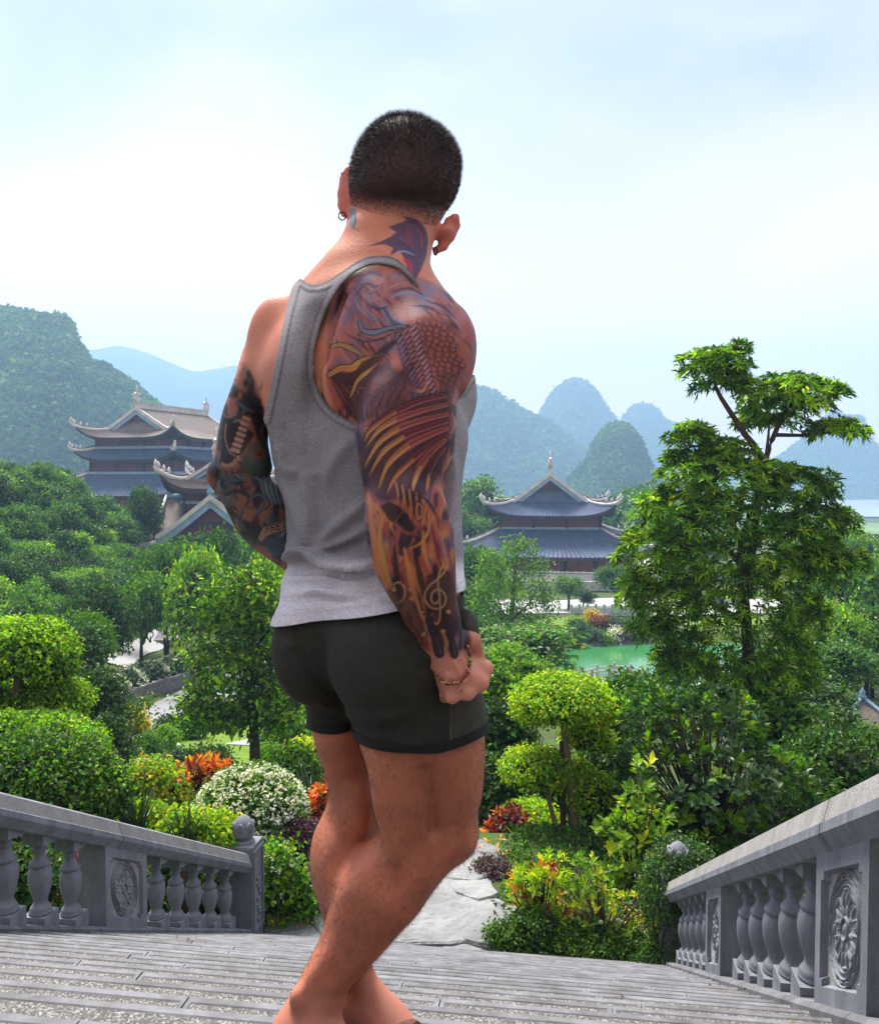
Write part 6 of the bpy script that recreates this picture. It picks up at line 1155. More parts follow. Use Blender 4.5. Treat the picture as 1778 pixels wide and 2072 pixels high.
# --- a set of hillside trees, copied over the wooded slope
def tree_proto(name, seed, h, rad, m, lobes_n, nl, L, mats2=None):
    r = np.random.default_rng(seed); root = empty(name); lob = []
    for k in range(lobes_n):
        a = r.random() * 6.28; q = r.random() ** .6 * rad * .55; zz_ = h * (.45 + .42 * r.random()); f = 1 - .45 * abs(zz_ / h - .6); lob.append((q * math.cos(a), q * math.sin(a), zz_, rad * .55 * f * r.uniform(.8, 1.15), rad * .55 * f * r.uniform(.8, 1.15), rad * .42 * f * r.uniform(.8, 1.1)))
    link('crown', foliage_mesh('crown', lob, nl, L, L * .62, m, r, clump=7, crad=.8, depth=.35, mats2=mats2, share2=.3 if mats2 else 0), root)
    mb = MB(); core_mesh(mb, lob, .62, 7); mb.tube([(0, 0, -.6), (.05, 0, h * .3), (0, .1, h * .65)], [.05 * rad + .08, .045 * rad + .05, .04], 6)  # dark shade core added inside the crown, joined to the trunk
    for l in lob[:5]: mb.tube([(0, 0, h * .35), (l[0] * .7, l[1] * .7, l[2] * .85), l[:3]], [.07, .05, .02], 5)
    mb.build('trunk', M_twig_shade, root); return root  # trunk together with the dark shade core of the crown
protos = [tree_proto('hillside_tree', 1, 6.5, 2.9, LM['far'], 9, 3000, .34, [LM['mid']]), tree_proto('hillside_tree', 2, 5.6, 2.5, LM['mid'], 8, 2600, .32, [LM['fresh']]), tree_proto('hillside_tree', 3, 7.4, 2.5, LM['dark'], 10, 3000, .34, [LM['far']]), tree_proto('hillside_tree', 4, 5.0, 2.8, LM['fresh'], 8, 2600, .32, [LM['lime'], LM['mid']])]
LBL = ['mid green rounded tree on the wooded slope below the hall', 'fresh green tree with lighter leaves on the wooded slope', 'dark green upright tree on the wooded slope', 'yellowish green broad tree on the wooded slope']
used = [False] * 4; tr = random.Random(8); spots = []
def put_tree(k, x, y, sc, label, group, sx=1.0, dz=0):
    o = protos[k] if not used[k] else copy_tree(protos[k]); used[k] = True; o.location = (x, y, float(gz(x, y)) + dz); o.rotation_euler = (0, 0, tr.uniform(0, 6.28)); o.scale = (sc * sx, sc * sx, sc); tag(o, label, 'tree', group); return o
for iy in range(30):
    Y = 50 + iy * 3.1
    for ix in range(40):
        X = -4 - ix * 2.9 + tr.uniform(-1.2, 1.2); Yj = Y + tr.uniform(-1.2, 1.2); px_, py_ = PX([[X, Yj, float(gz(X, Yj))]]); px_, py_ = px_[0], py_[0]
        if px_ < -50 or px_ > 400 or X > -14: continue
        if py_ > np.interp(px_, [0, 120, 200, 262, 330, 400], [1420, 1395, 1330, 1255, 1232, 1215]): continue
        if np.hypot((px_ - 315) / 1.2, py_ - 1290) < 62 and Yj < 100: continue
        if px_ > 285 and Yj > 78 and PX([[X, Yj, float(gz(X, Yj)) + 8.0]])[1][0] < 1092: continue
        if Yj > 95 and px_ > 150 and tr.random() < .35: continue
        spots.append((X, Yj))
tr.shuffle(spots); spots = spots[:285]
for X, Y in spots:
    k = tr.choices(range(4), [.32, .26, .22, .20])[0]; put_tree(k, X, Y, tr.uniform(.62, 1.02) * (1.0 if Y < 95 else 1.1), LBL[k], 'trees covering the wooded slope' if k == 0 else f'trees covering the wooded slope, {["", "fresh green", "dark green", "yellowish"][k]}')
def mid_tree(k, x, yt, yb, w_, D, label, group=None, dk=None):
    c = P(x, yt, D); g = float(gz(c[0], D)); h = c[2] - g; base = [6.0, 5.2, 7.0, 4.7][k]; rad = [2.9, 2.5, 2.5, 2.8][k]; o = put_tree(k, c[0], D, max(.3, h / base), label, group, 1.0); s_ = (w_ / 2 / FPX * D) / (rad * .92); o.scale = (s_, s_, max(.3, h / base)); return o
for a in [(2, 445, 1072, 0, 120, 78, 'upright conical tree right of the stone steps, before the gate tower'), (0, 352, 1118, 0, 130, 74, 'rounded tree standing left of the conical tree'), (1, 285, 1180, 0, 110, 66, 'fresh green tree left of the stone steps on the slope'), (2, 205, 1170, 0, 130, 58, 'dense dark tree above the clipped round pads at the left'), (3, 405, 1160, 0, 140, 62, 'yellowish bushy tree above the bend of the road'),
          (3, 560, 1165, 0, 150, 52, 'yellow-green tree right behind the tattooed left elbow'), (0, 335, 1118, 0, 150, 84, 'dark broad tree at the foot of the gate tower'), (1, 500, 1100, 0, 120, 84, 'tree below the left forearm before the gate tower columns'), (0, 235, 1050, 0, 110, 108, 'tree on the crest left of the gate tower'), (2, 292, 984, 0, 70, 112, 'small tree rising above the crest under the tall hall'),
          (1, 955, 985, 0, 130, 190, 'tree mass left of the pond hall under the blue peak'), (0, 925, 1040, 0, 120, 170, 'dark tree at the left side wall of the pond hall'), (0, 1300, 995, 0, 130, 215, 'tree behind the right eave of the pond hall'), (2, 1255, 1000, 0, 110, 230, 'tree behind the pond hall below the green cone peak'), (1, 1350, 1010, 0, 160, 200, 'broad tree right of the pond hall behind the tall tree'),
          (0, 965, 1120, 0, 130, 105, 'yellow-tinged tree left of the airy tree by the hall'), (0, 945, 1190, 0, 130, 92, 'tree beside the right side of the white shirt hem'), (1, 1055, 1275, 0, 230, 62, 'light green tree above the cloud-pruned tree'), (3, 1000, 1330, 0, 150, 50, 'yellowish tree right of the clenched hand'),
          (1, 1150, 1172, 0, 66, 128, 'small plaza tree before the hall, left one'), (2, 1180, 1190, 0, 50, 126, 'small blue-green plaza tree before the hall'), (0, 1246, 1150, 0, 82, 128, 'flat-topped plaza tree with bare trunk before the hall'), (1, 1735, 1150, 0, 190, 72, 'large soft tree at the right edge below the far fields'), (0, 1650, 1190, 0, 150, 80, 'tree behind the right flank of the tall tree'), (0, 1755, 1240, 0, 150, 62, 'olive tree at the right edge, middle height'),
          (3, 1690, 1255, 0, 150, 60, 'yellow-topped tree right of the tall tree'), (0, 1705, 1310, 0, 170, 50, 'round dark tree with yellow top above the pavilion'), (3, 1765, 1345, 0, 120, 66, 'lime green tree just above the pavilion roof'), (2, 1640, 1380, 0, 150, 34, 'dark tree left of the pavilion roof'), (0, 1560, 1330, 0, 170, 44, 'tree below the crown of the tall tree'), (1, 1370, 1330, 0, 110, 48, 'tree at the pond edge left of the tall trunk'), (1, 1085, 1345, 0, 120, 46, 'bright bush tree left of the pond bridge'),
          (2, 1680, 1500, 0, 170, 24, 'dark bushy tree behind the right handrail'), (2, 1600, 1440, 0, 130, 26, 'dark tree between the glossy bush and the pavilion')]:
    mid_tree(*a)
for i in range(16): mid_tree(tr.randrange(4), 1600 + tr.uniform(0, 200), tr.uniform(1085, 1130), 0, tr.uniform(70, 130), tr.uniform(110, 240), 'far tree on the plain right of the tall tree', 'far trees on the plain')
for i in range(14): mid_tree(tr.randrange(3), tr.choice([tr.uniform(890, 960), tr.uniform(1330, 1430)]), tr.uniform(1050, 1110), 0, tr.uniform(80, 130), tr.uniform(130, 200), 'tree in the belt round the pond hall', 'trees round the pond hall')
# --- bushes round the pond and on the lawns (far, small)
M_bould = mat('dark_boulder', (.12, .10, .115), .9, .35, 1.5, .7, 8, .2, dist=.05)
FAR = [(1165, 1262, 44, 26, 'fresh'), (1197, 1250, 34, 30, 'gold'), (1180, 1275, 36, 26, 'dark'), (1215, 1262, 48, 28, 'red'), (1245, 1262, 52, 28, 'dark'), (1280, 1262, 50, 30, 'mid'), (1205, 1290, 46, 34, 'blue'), (1225, 1298, 40, 30, 'fresh'), (1165, 1300, 40, 26, 'dark'), (1262, 1288, 40, 34, 'mauve'), (1245, 1288, 30, 30, 'white'), (1290, 1290, 40, 34, 'blue'), (1150, 1285, 40, 28, 'mid'), (1320, 1262, 50, 30, 'mid')]
for i, (x, y, w_, h_, k) in enumerate(FAR): 
    g = hit(x, y + h_ / 2, 40); plant('round_bush', f'small {dict(fresh="fresh green", gold="golden yellow", dark="dark green", red="reddish", mid="green", blue="pale green", mauve="dull mauve", white="whitish")[k]} clipped bush on the far bank of the pond', 'bush', x, g[1], [(x, y, w_, h_)], 500, .28, .2, LM[k], 'clipped bushes on the far bank', .8)
NEARL = [(300, 1515, 50, 44, 'mid'), (335, 1500, 54, 50, 'fresh'), (345, 1475, 60, 40, 'dark'), (385, 1478, 56, 44, 'mid'), (420, 1462, 60, 40, 'dark'), (365, 1545, 70, 40, 'blue'), (425, 1540, 90, 50, 'dark'), (548, 1505, 40, 44, 'mid'), (597, 1500, 42, 46, 'dark'), (545, 1530, 44, 30, 'fresh'), (572, 1480, 50, 44, 'mid'), (640, 1490, 60, 60, 'lime'), (610, 1530, 70, 60, 'yellow'), (600, 1410, 80, 130, 'lime'), (640, 1440, 60, 80, 'lime'), (280, 1470, 30, 30, 'gold')]
for i, (x, y, w_, h_, k) in enumerate(NEARL):
    g = hit(x, y + h_ * .45, 16); plant('garden_bush', f'{["small", "rounded", "loose", "low"][i % 4]} {dict(fresh="fresh green", dark="dark green", mid="green", blue="blue-green", lime="lime", yellow="yellow-green", gold="yellow tipped")[k]} bush {["by the road edge", "before the road", "beside the white statue", "behind the small statue", "above the lawn edge", "at the near lawn edge", "before the croton", "right of the tall trunk", "beside the garden path", "at the foot of the trunk", "above the garden path", "left of the bare thigh", "behind the white dome", "under the shorts hem", "left of the shorts", "under the twisted tree"][i]}', 'bush', x, g[1], [(x, y, w_, h_)], 1500, .10 * g[1] / 24, .065 * g[1] / 24, LM[k], None, .75)
for x, y, w_, h_, wh in ((255, 1385, 80, 60, 'second from the left, right above the wall'), (300, 1365, 80, 50, 'in the middle of the row'), (345, 1352, 70, 44, 'fourth from the left'), (400, 1340, 90, 50, 'next to the slender lawn tree'), (215, 1400, 90, 70, 'beside the dark loose shrubs')):
    g = hit(x, y + h_ * .45, 30); plant('flowering_shrub', 'pale white-blossomed shrub above the road wall, ' + wh, 'shrub', x, g[1], [(x, y, w_, h_)], 1800, .2, .13, LM['blue'], 'white flecked shrubs above the road wall', .7, flowers=(150, .13, LM['white'], 'blossom'))
for x, y, w_, h_, k in ((150, 1340, 130, 150, 'blue'), (200, 1440, 110, 150, 'dark'), (120, 1430, 140, 120, 'dark'), (215, 1520, 80, 110, 'dark'), (170, 1300, 110, 100, 'mid')):
    plant('wild_shrub', f'{dict(blue="grey-green", dark="dark", mid="green")[k]} loose shrub {dict(blue="right of the clipped tree", dark={1440: "beside the road bend", 1430: "under the clipped pads at the left", 1520: "below the twisted tree"}.get(y), mid="below the wooded slope")[k]}', 'shrub', x, 24 + (1500 - y) * .03, [(x, y, w_, h_)], 3600, .16, .10, LM[k], f'loose shrubs left of the road, {k}', .7, gap=.32)
# --- tall tree at the right
tt0 = [(1442, 743, 150, 76), (1492, 716, 56, 48), (1457, 776, 130, 56), (1591, 807, 200, 100), (1668, 800, 100, 56), (1692, 872, 130, 50), (1556, 850, 150, 80, .4), (1400, 884, 110, 54), (1457, 926, 150, 76), (1376, 948, 90, 60), (1442, 975, 240, 84), (1541, 1000, 280, 100), (1640, 985, 120, 56), (1346, 1045, 140, 90), (1442, 1050, 280, 110), (1566, 1062, 280, 110), (1682, 1060, 110, 56),
      (1296, 1119, 110, 80), (1368, 1129, 220, 110), (1492, 1144, 280, 120), (1615, 1149, 210, 110), (1716, 1140, 84, 44), (1320, 1208, 150, 90), (1418, 1218, 240, 110), (1541, 1218, 230, 100), (1343, 1267, 150, 84), (1442, 1282, 210, 100), (1566, 1292, 190, 110), (1393, 1340, 170, 90), (1517, 1345, 230, 100), (1591, 1370, 140, 100), (1541, 1400, 150, 80), (1630, 1250, 90, 80)]
tt = [(q[0], q[1], q[2], q[3] * (1.0 if q[1] < 940 else 1.32), *q[4:]) for q in tt0] + [(1480, 1100, 200, 300), (1500, 1250, 240, 260)]
big = plant('broadleaf_tree', 'tall tree with whorled glossy leaves rising above the right side of the garden', 'tree', 1515, 21, tt, 40000, .23, .066, LM['mid'], None, 0, part='crown', clump=7, whorl=1, depth=.75, gap=.23, mats2=[LM['fresh'], LM['lime'], LM['dark'], LM['fresh']], share2=.72, dr=.8,
            stems=[([(1520, 1500), (1512, 1300), (1500, 1100), (1545, 950), (1500, 870), (1450, 790), (1440, 740)], [.16, .14, .11, .09, .07, .05, .02]), ([(1512, 1200), (1535, 1000), (1548, 930), (1570, 870), (1600, 820), (1670, 800)], [.10, .08, .07, .06, .04, .02], 'limb'), ([(1545, 950), (1552, 900), (1556, 850)], [.05, .04, .02], 'limb'), ([(1505, 1150), (1420, 1060), (1360, 1040)], [.07, .05, .02], 'limb'), ([(1508, 1180), (1600, 1130), (1700, 1130)], [.07, .05, .02], 'limb'), ([(1510, 1260), (1400, 1200), (1310, 1150)], [.07, .05, .02], 'limb'), ([(1505, 1120), (1580, 1050), (1690, 1055)], [.06, .04, .02], 'limb'), ([(1565, 880), (1640, 880), (1710, 868)], [.05, .035, .015], 'limb'), ([(1500, 1100), (1455, 1000), (1400, 900)], [.06, .045, .02], 'limb')])
# --- airy tree before the pond hall, tree left of the man
plant('garden_tree', 'airy tree with feathery crown before the left half of the pond hall', 'tree', 1035, 78, [(1050, 1120, 90, 70), (1010, 1150, 110, 70), (1070, 1165, 90, 70), (1030, 1200, 170, 80), (985, 1230, 90, 60), (1085, 1225, 90, 60), (1040, 1250, 150, 60)], 5200, .34, .2, LM['mid'], None, 0, part='crown', gap=.3, depth=.6, mats2=[LM['fresh']], share2=.4, stems=[([(1030, 1310), (1035, 1250), (1040, 1170), (1050, 1110)], [.28, .2, .14, .05]), ([(1035, 1260), (1000, 1220), (985, 1200)], [.12, .08, .03], 'limb'), ([(1035, 1255), (1070, 1220), (1085, 1190)], [.12, .08, .03], 'limb')])
plant('garden_tree', 'slender lawn tree with dark trunk left of the man, above the white flowering dome', 'tree', 515, 27, [(470, 1195, 150, 90), (530, 1215, 150, 90), (430, 1260, 120, 80), (505, 1275, 170, 90), (575, 1275, 110, 90), (420, 1335, 120, 70), (490, 1345, 150, 80), (575, 1350, 120, 90), (440, 1400, 130, 60), (530, 1410, 130, 70), (600, 1400, 90, 80), (400, 1440, 90, 50), (470, 1455, 110, 50), (570, 1460, 90, 50)], 11500, .22, .12, LM['mid'], None, 0, part='crown', gap=.42, depth=.7, mats2=[LM['fresh'], LM['lime'], LM['dark']], share2=.6, dr=.8,
      stems=[([(516, 1565), (514, 1470), (505, 1380), (508, 1290), (502, 1210)], [.17, .15, .12, .09, .03]), ([(510, 1430), (545, 1380), (580, 1340)], [.07, .05, .02], 'limb'), ([(507, 1370), (465, 1325), (425, 1300)], [.07, .05, .02], 'limb'), ([(506, 1330), (540, 1280), (570, 1250)], [.06, .04, .02], 'limb'), ([(512, 1460), (470, 1440), (420, 1430)], [.06, .04, .015], 'limb'), ([(512, 1450), (560, 1445), (600, 1410)], [.05, .035, .015], 'limb')])
plant('twisted_tree', 'small twisted tree with yellow-tipped clumps beside the road', 'tree', 265, 30, [(262, 1455, 64, 40), (292, 1425, 40, 26), (245, 1470, 40, 30), (285, 1478, 36, 26), (258, 1530, 44, 70), (235, 1545, 46, 50)], 1700, .13, .08, LM['mid'], None, 0, part='crown', mats2=[LM['gold']], share2=.15, stems=[([(262, 1580), (268, 1520), (262, 1480), (275, 1445), (292, 1425)], [.09, .07, .05, .035, .01]), ([(265, 1490), (285, 1478)], [.04, .02], 'limb')])
# --- clipped trees
plant('cloud_pruned_tree', 'cloud-pruned tree with flat bright green pads at three levels right of the man', 'topiary', 1145, 13.6, [(1135, 1418, 205, 100), (1105, 1432, 130, 80), (1175, 1440, 130, 90), (1190, 1492, 115, 62, .4), (1082, 1556, 142, 76), (1130, 1572, 70, 60, .2), (1195, 1605, 112, 84, .2), (1160, 1560, 60, 40, .5)], 15000, .062, .046, LM['lime'], None, .86, clump=6, crad=.7, depth=.16, mats2=[LM['fresh'], LM['yellow']], share2=.45,
      stems=[([(1172, 1715), (1160, 1640), (1148, 1540), (1140, 1470), (1132, 1430)], [.075, .065, .055, .05, .03], 'trunk', M_bark2), ([(1140, 1715), (1138, 1600), (1136, 1500)], [.05, .045, .035], 'stem'), ([(1132, 1700), (1118, 1650), (1104, 1600), (1090, 1565)], [.042, .036, .032, .02], 'stem', M_bark2), ([(1188, 1712), (1192, 1660), (1196, 1615)], [.05, .04, .025], 'stem')])
plant('cloud_pruned_tree', 'clipped tree with broad bright pads and thick trunks at the left edge', 'topiary', 40, 13.5, [(50, 1318, 200, 130), (-10, 1330, 160, 120), (105, 1345, 100, 90), (110, 1418, 150, 80, .2), (20, 1425, 160, 70, .3)], 15000, .07, .05, LM['lime'], None, .86, clump=6, crad=.7, depth=.16, mats2=[LM['fresh'], LM['mid']], share2=.5, stems=[([(36, 1540), (34, 1440), (40, 1360)], [.11, .10, .07], 'trunk', M_bark2), ([(78, 1530), (80, 1460), (90, 1400)], [.05, .045, .03], 'stem', M_bark2), ([(6, 1530), (2, 1450), (0, 1390)], [.07, .06, .04], 'stem')])
plant('clipped_bush', 'spreading bright green clipped bush below the pads at the left edge', 'bush', 80, 12, [(70, 1495, 220, 80), (150, 1505, 130, 70), (0, 1490, 140, 80)], 9000, .07, .05, LM['fresh'], None, .86, crad=.7, depth=.18, mats2=[LM['lime'], LM['mid']], share2=.5)
plant('domed_bush', 'large dark green domed bush behind the left handrail', 'bush', 80, 9.6, [(85, 1600, 320, 210), (160, 1610, 190, 170), (-10, 1600, 220, 190)], 17000, .062, .042, LM['mid'], None, .88, crad=.7, depth=.14, mats2=[LM['dark'], LM['fresh'], LM['dark']], share2=.62)
plant('flowering_dome', 'round white-flowering dome shrub behind the lotus-topped post', 'shrub', 508, 11.6, [(508, 1650, 226, 190), (508, 1680, 230, 150)], 12000, .06, .04, LM['mid'], None, .88, crad=.7, depth=.15, mats2=[LM['dark'], LM['fresh']], share2=.5, flowers=(1250, .045, LM['white'], 'blossom'))
plant('purple_bush', 'round dark purple clipped bush left of the bare calves', 'bush', 612, 11.2, [(612, 1712, 110, 100)], 6000, .045, .03, LM['purple'], None, .88, crad=.6, depth=.15)
plant('purple_bush', 'round mauve clipped bush beside the rock path right of the knee', 'bush', 992, 11.9, [(992, 1785, 106, 92), (1050, 1765, 60, 50, .5)], 6000, .045, .028, LM['purple'], None, .86, crad=.6, depth=.18, mats2=[LM['mauve']], share2=.4)
plant('heather_patch', 'low wiry mauve heather spreading beside the white rocks', 'ground cover', 925, 12.3, [(910, 1808, 90, 40), (950, 1820, 90, 40, -.4), (880, 1800, 50, 26, .3), (985, 1825, 60, 30, -.5)], 4200, .075, .014, LM['mauve'], None, .5, crad=.7, mats2=[LM['mid']], share2=.35)
# --- dark planting behind
for x, y, w_, h_, D, k, lb in ((1010, 1520, 130, 200, 17, 'dark', 'dark leafy shrub right of the shorts, behind the pruned tree'), (1000, 1620, 120, 170, 16, 'dark', 'dark shrub right of the bare thigh'), (1110, 1640, 190, 190, 16.5, 'dark', 'deep green shrub behind the pruned tree stems'), (1230, 1600, 160, 260, 16, 'dark', 'dark shrub between the pruned tree and the glossy bush'), (1270, 1480, 150, 130, 19, 'mid', 'green shrub left of the glossy bush top'), (985, 1420, 110, 120, 22, 'fresh', 'fresh green shrub touching the clenched fist'), (1030, 1380, 120, 90, 30, 'fresh', 'bright shrub above the pruned tree at left'),
                            (1280, 1420, 130, 80, 24, 'mid', 'green shrub under the pond bridge'), (1570, 1470, 150, 110, 20, 'fresh', 'bright olive shrub right of the glossy bush'), (1480, 1430, 160, 90, 23, 'dark', 'dark shrub at the foot of the tall tree'), (1700, 1560, 240, 170, 15.5, 'dark', 'dark shrub mass behind the right handrail'), (1600, 1620, 180, 160, 14.5, 'dark', 'dark shrub under the glossy bush behind the handrail'), (1330, 1700, 150, 150, 13.6, 'dark', 'dark shrub behind the ivy-covered post'), (1240, 1760, 150, 110, 12.6, 'dark', 'dark undergrowth behind the gardenia'), (640, 1780, 130, 120, 12.8, 'dark', 'dark shrub behind the bare calves'), (860, 1690, 120, 110, 15, 'mid', 'green shrub seen between the legs'), (590, 1580, 90, 120, 14.5, 'mid', 'green shrub right of the white dome'), (300, 1640, 150, 100, 13.2, 'mid', 'green shrub behind the coral flowers'), (40, 1790, 150, 130, 7.6, 'dark', 'dark shrub seen between the leftmost balusters'), (230, 1800, 120, 120, 9.0, 'dark', 'dark shrub behind the carved panel of the left balustrade'), (390, 1800, 170, 110, 10.6, 'dark', 'dark shrub seen between the five balusters next to the lotus-topped post')):
    plant('leafy_shrub', lb, 'shrub', x, D, [(x, y, w_, h_), (x - w_ * .25, y + h_ * .15, w_ * .7, h_ * .7), (x + w_ * .25, y + h_ * .1, w_ * .7, h_ * .75)], 3200, .0085 * D, .0048 * D, LM[k], None, .72, crad=.8, gap=.2, mats2=[LM['mid'], LM['dark']], share2=.5)
plant('clipped_bush', 'bright yellow-green round bush behind the red-brown croton', 'bush', 1075, 14.8, [(1072, 1668, 130, 86), (1100, 1690, 90, 70)], 6000, .06, .042, LM['lime'], None, .85, crad=.7, depth=.16, mats2=[LM['yellow'], LM['fresh']], share2=.5)
plant('low_shrub', 'low yellow-green flowering shrub behind the end of the left handrail', 'shrub', 420, 10.2, [(430, 1690, 120, 80), (380, 1680, 110, 70), (300, 1660, 90, 60, .6)], 6000, .06, .038, LM['fresh'], None, .7, crad=.8, mats2=[LM['lime'], LM['yellow']], share2=.5, flowers=(36, .03, LM['gold'], 'blossom'))
plant('white_flower_shrub', 'broad-leaved shrub dotted with white flowers right of the lotus-topped post', 'shrub', 575, 10.7, [(560, 1745, 80, 60), (560, 1795, 110, 80), (610, 1800, 90, 80), (640, 1790, 60, 70, .3)], 2600, .085, .055, LM['fresh'], None, .6, crad=.9, gap=.2, mats2=[LM['mid'], LM['lime']], share2=.5, flowers=(46, .045, LM['white'], 'blossom'))
plant('coral_flower_shrub', 'shrub with coral red flower heads left of the orange croton', 'shrub', 308, 13, [(300, 1580, 110, 80), (345, 1590, 80, 80), (270, 1590, 60, 60), (350, 1640, 90, 60)], 3000, .08, .045, LM['gold'], None, .5, crad=.8, gap=.25, mats2=[LM['fresh'], LM['lime'], LM['fresh']], share2=.75, flowers=(20, .06, LM['coral'], 'blossom'))
plant('ground_ivy', 'dark small-leaved ground ivy along the foot of the planting, right of the rock path', 'ground cover', 1150, 9.95, [(1040, 1895, 100, 50), (1110, 1905, 130, 60), (1200, 1915, 140, 60), (1290, 1925, 120, 60), (1350, 1925, 100, 80), (1010, 1890, 60, 30), (1080, 1870, 90, 60)], 11000, .042, .03, LM['mid'], None, .7, crad=.9, depth=.4, mats2=[LM['dark'], LM['dark'], LM['fresh']], share2=.7)
plant('ground_ivy', 'little ivy tuft creeping over the white rocks', 'ground cover', 965, 10.6, [(970, 1878, 60, 22), (945, 1892, 50, 20), (990, 1885, 40, 18)], 900, .04, .028, LM['mid'], None, .4, crad=.9, depth=.4)
plant('grass_strip', 'short grass and fallen petals beside the lowest stair edge', 'grass', 590, 10.5, [(570, 1862, 90, 26), (620, 1866, 80, 26)], 2600, .06, .008, LM['mid'], None, 0, crad=.8, depth=.6, mats2=[LM['mauve'], LM['gold']], share2=.2)
# ivy over the end post of the right balustrade
ip = W(9.8, 1.17, -HN - SL * 9.8); r = np.random.default_rng(77); ivy = empty('climbing_ivy', ip + np.array([0, 0, -.1])); tag(ivy, 'small-leaved ivy smothering the end post of the right balustrade', 'ivy')
lob = [(0, -.05, .4, .36, .36, .55), (-.08, -.02, .95, .33, .33, .38), (.12, .02, 1.15, .33, .33, .26), (.12, .35, .7, .45, .4, .7), (-.14, -.15, .1, .34, .34, .3)]
link('foliage', foliage_mesh('foliage', lob, 9000, .042, .034, LM['dark'], r, clump=6, crad=.8, depth=.3, mats2=[LM['mid'], LM['dark']], share2=.5), ivy); mb = MB()
for k in range(9): a = k * .7; mb.tube([(.24 * math.cos(a), .24 * math.sin(a), -.1), (.27 * math.cos(a + .4), .27 * math.sin(a + .4), .5), (.24 * math.cos(a + .9), .24 * math.sin(a + .9), 1.05)], [.014, .01, .006], 5)
mb.build('stem', M_bark, ivy)
# --- big single leaves: plants whose leaves one can pick apart
def leaf_me(name, L, Wd, m, curl=.25, ribs=3, shape='oval'):
    n = 5; V = []; F = []
    for i in range(n + 1):
        t = i / n; w_ = Wd * .5 * (math.sin(math.pi * min(1, t * .96 + .02)) ** (.75 if shape == 'oval' else .6)) * (1.0 if shape == 'oval' else (1.25 - .75 * t)); z = -curl * L * t * t + .06 * L * t; V += [(-w_, L * t, z + w_ * .30), (0, L * t, z), (w_, L * t, z + w_ * .30)]
    for i in range(n): F += [(3 * i, 3 * i + 1, 3 * i + 4, 3 * i + 3), (3 * i + 1, 3 * i + 2, 3 * i + 5, 3 * i + 4)]
    me = bpy.data.meshes.new(name); me.from_pydata(V, [], F); me.materials.append(m); me.polygons.foreach_set('use_smooth', [True] * len(F)); me.update(); return me
def put_leaf(me, root, p, ax, up, sc, name='leaf'):
    ax = Vector(ax).normalized(); sd = ax.cross(Vector(up)).normalized(); u = sd.cross(ax); o = link(name, me, root); M = Matrix((sd, ax, u)).transposed().to_4x4() @ Matrix.Scale(sc, 4); M.translation = Vector(p); o.matrix_local = M; return o
def leafy(name, label, cat, x, D, rows, shoots, per, L, Wd, ms, seed, core=.55, shape='oval', up=.6, stemmat=M_bark, curl=.25, spread=.8, limit=290, stems=True, dr=1.0, gap=None):
    r = np.random.default_rng(seed); c = P(x, 1500, D); g = np.array([c[0], c[1], float(gz(c[0], c[1]))]); root = empty(name, g); tag(root, label, cat); lob = rel(pads(rows, D, dr), g); mes = [leaf_me('leaf', L, Wd, LM[k], curl, shape=shape) for k in ms]
    p, nn = shell(lob, shoots, r, .35); order = np.argsort(p[:, 1]); p, nn = p[order], nn[order]; mb = MB(); core_mesh(mb, lob, core) if core else None; cnt = 0; back = []
    for i in range(len(p)):
        ax0 = unit(nn[i] * .7 + np.array([0, 0, up]) + r.normal(size=3) * .25); t = unit(np.cross(ax0, r.normal(size=3))); b_ = np.cross(ax0, t); k = int(r.choice(len(ms), p=np.array([1.0] if len(ms) == 1 else [.5] + [.5 / (len(ms) - 1)] * (len(ms) - 1))))
        if stems and i % 3 == 0: mb.tube([(p[i][0] * .25, p[i][1] * .25, max(0, p[i][2] * .15)), tuple(p[i] * .7), tuple(p[i])], [.014, .009, .005], 4)
        for j in range(per):
            q = 2.4 * j + r.random(); el = spread * (1 - j / per * .7); ax = unit(t * math.cos(q) * el + b_ * math.sin(q) * el + ax0 * (.35 + .65 * j / per)); s_ = r.uniform(.7, 1.1); pp = p[i] + ax0 * (j / per - .5) * L * .7
            if cnt < limit: put_leaf(mes[k], root, pp, ax, ax0 + np.array([0, 0, .3]), s_); cnt += 1
            else: back.append((pp, ax, s_, k))
    if back: bp_ = np.array([b[0] for b in back]); ba = np.array([b[1] for b in back]); bs = np.array([b[2] for b in back]); tag(link('leaves', npmesh('leaves', leaves(bp_, ba, L * bs, Wd * bs, r), quads=np.arange(len(back) * 4).reshape(-1, 4), mats=[LM[k] for k in ms], mi=[b[3] for b in back]), root), kind='stuff')
    if mb.v: mb.build('inner_crown', stemmat if not core else M_twig_shade, root)
    return root
leafy('rubber_bush', 'big dark bush of glossy oval leaves behind the right handrail', 'bush', 1440, 13.2, [(1330, 1470, 170, 130), (1430, 1460, 220, 130), (1420, 1560, 330, 220), (1540, 1600, 220, 170), (1330, 1600, 170, 180), (1480, 1690, 260, 140), (1610, 1650, 130, 90)], 640, 7, .17, .088, ['glossy', 'mid', 'blue', 'fresh'], 5, 0)
leafy('broadleaf_shrub', 'tall pale shrub with upright yellow-green oval leaves left of the ivy-covered post', 'shrub', 1290, 11.4, [(1297, 1560, 56, 60), (1290, 1620, 80, 70), (1320, 1650, 90, 80), (1255, 1690, 110, 90), (1320, 1710, 110, 90), (1250, 1740, 100, 70), (1290, 1770, 130, 80)], 110, 6, .15, .075, ['fresh', 'yellow', 'mid', 'lime'], 6, 0, up=1.2, dr=.7)
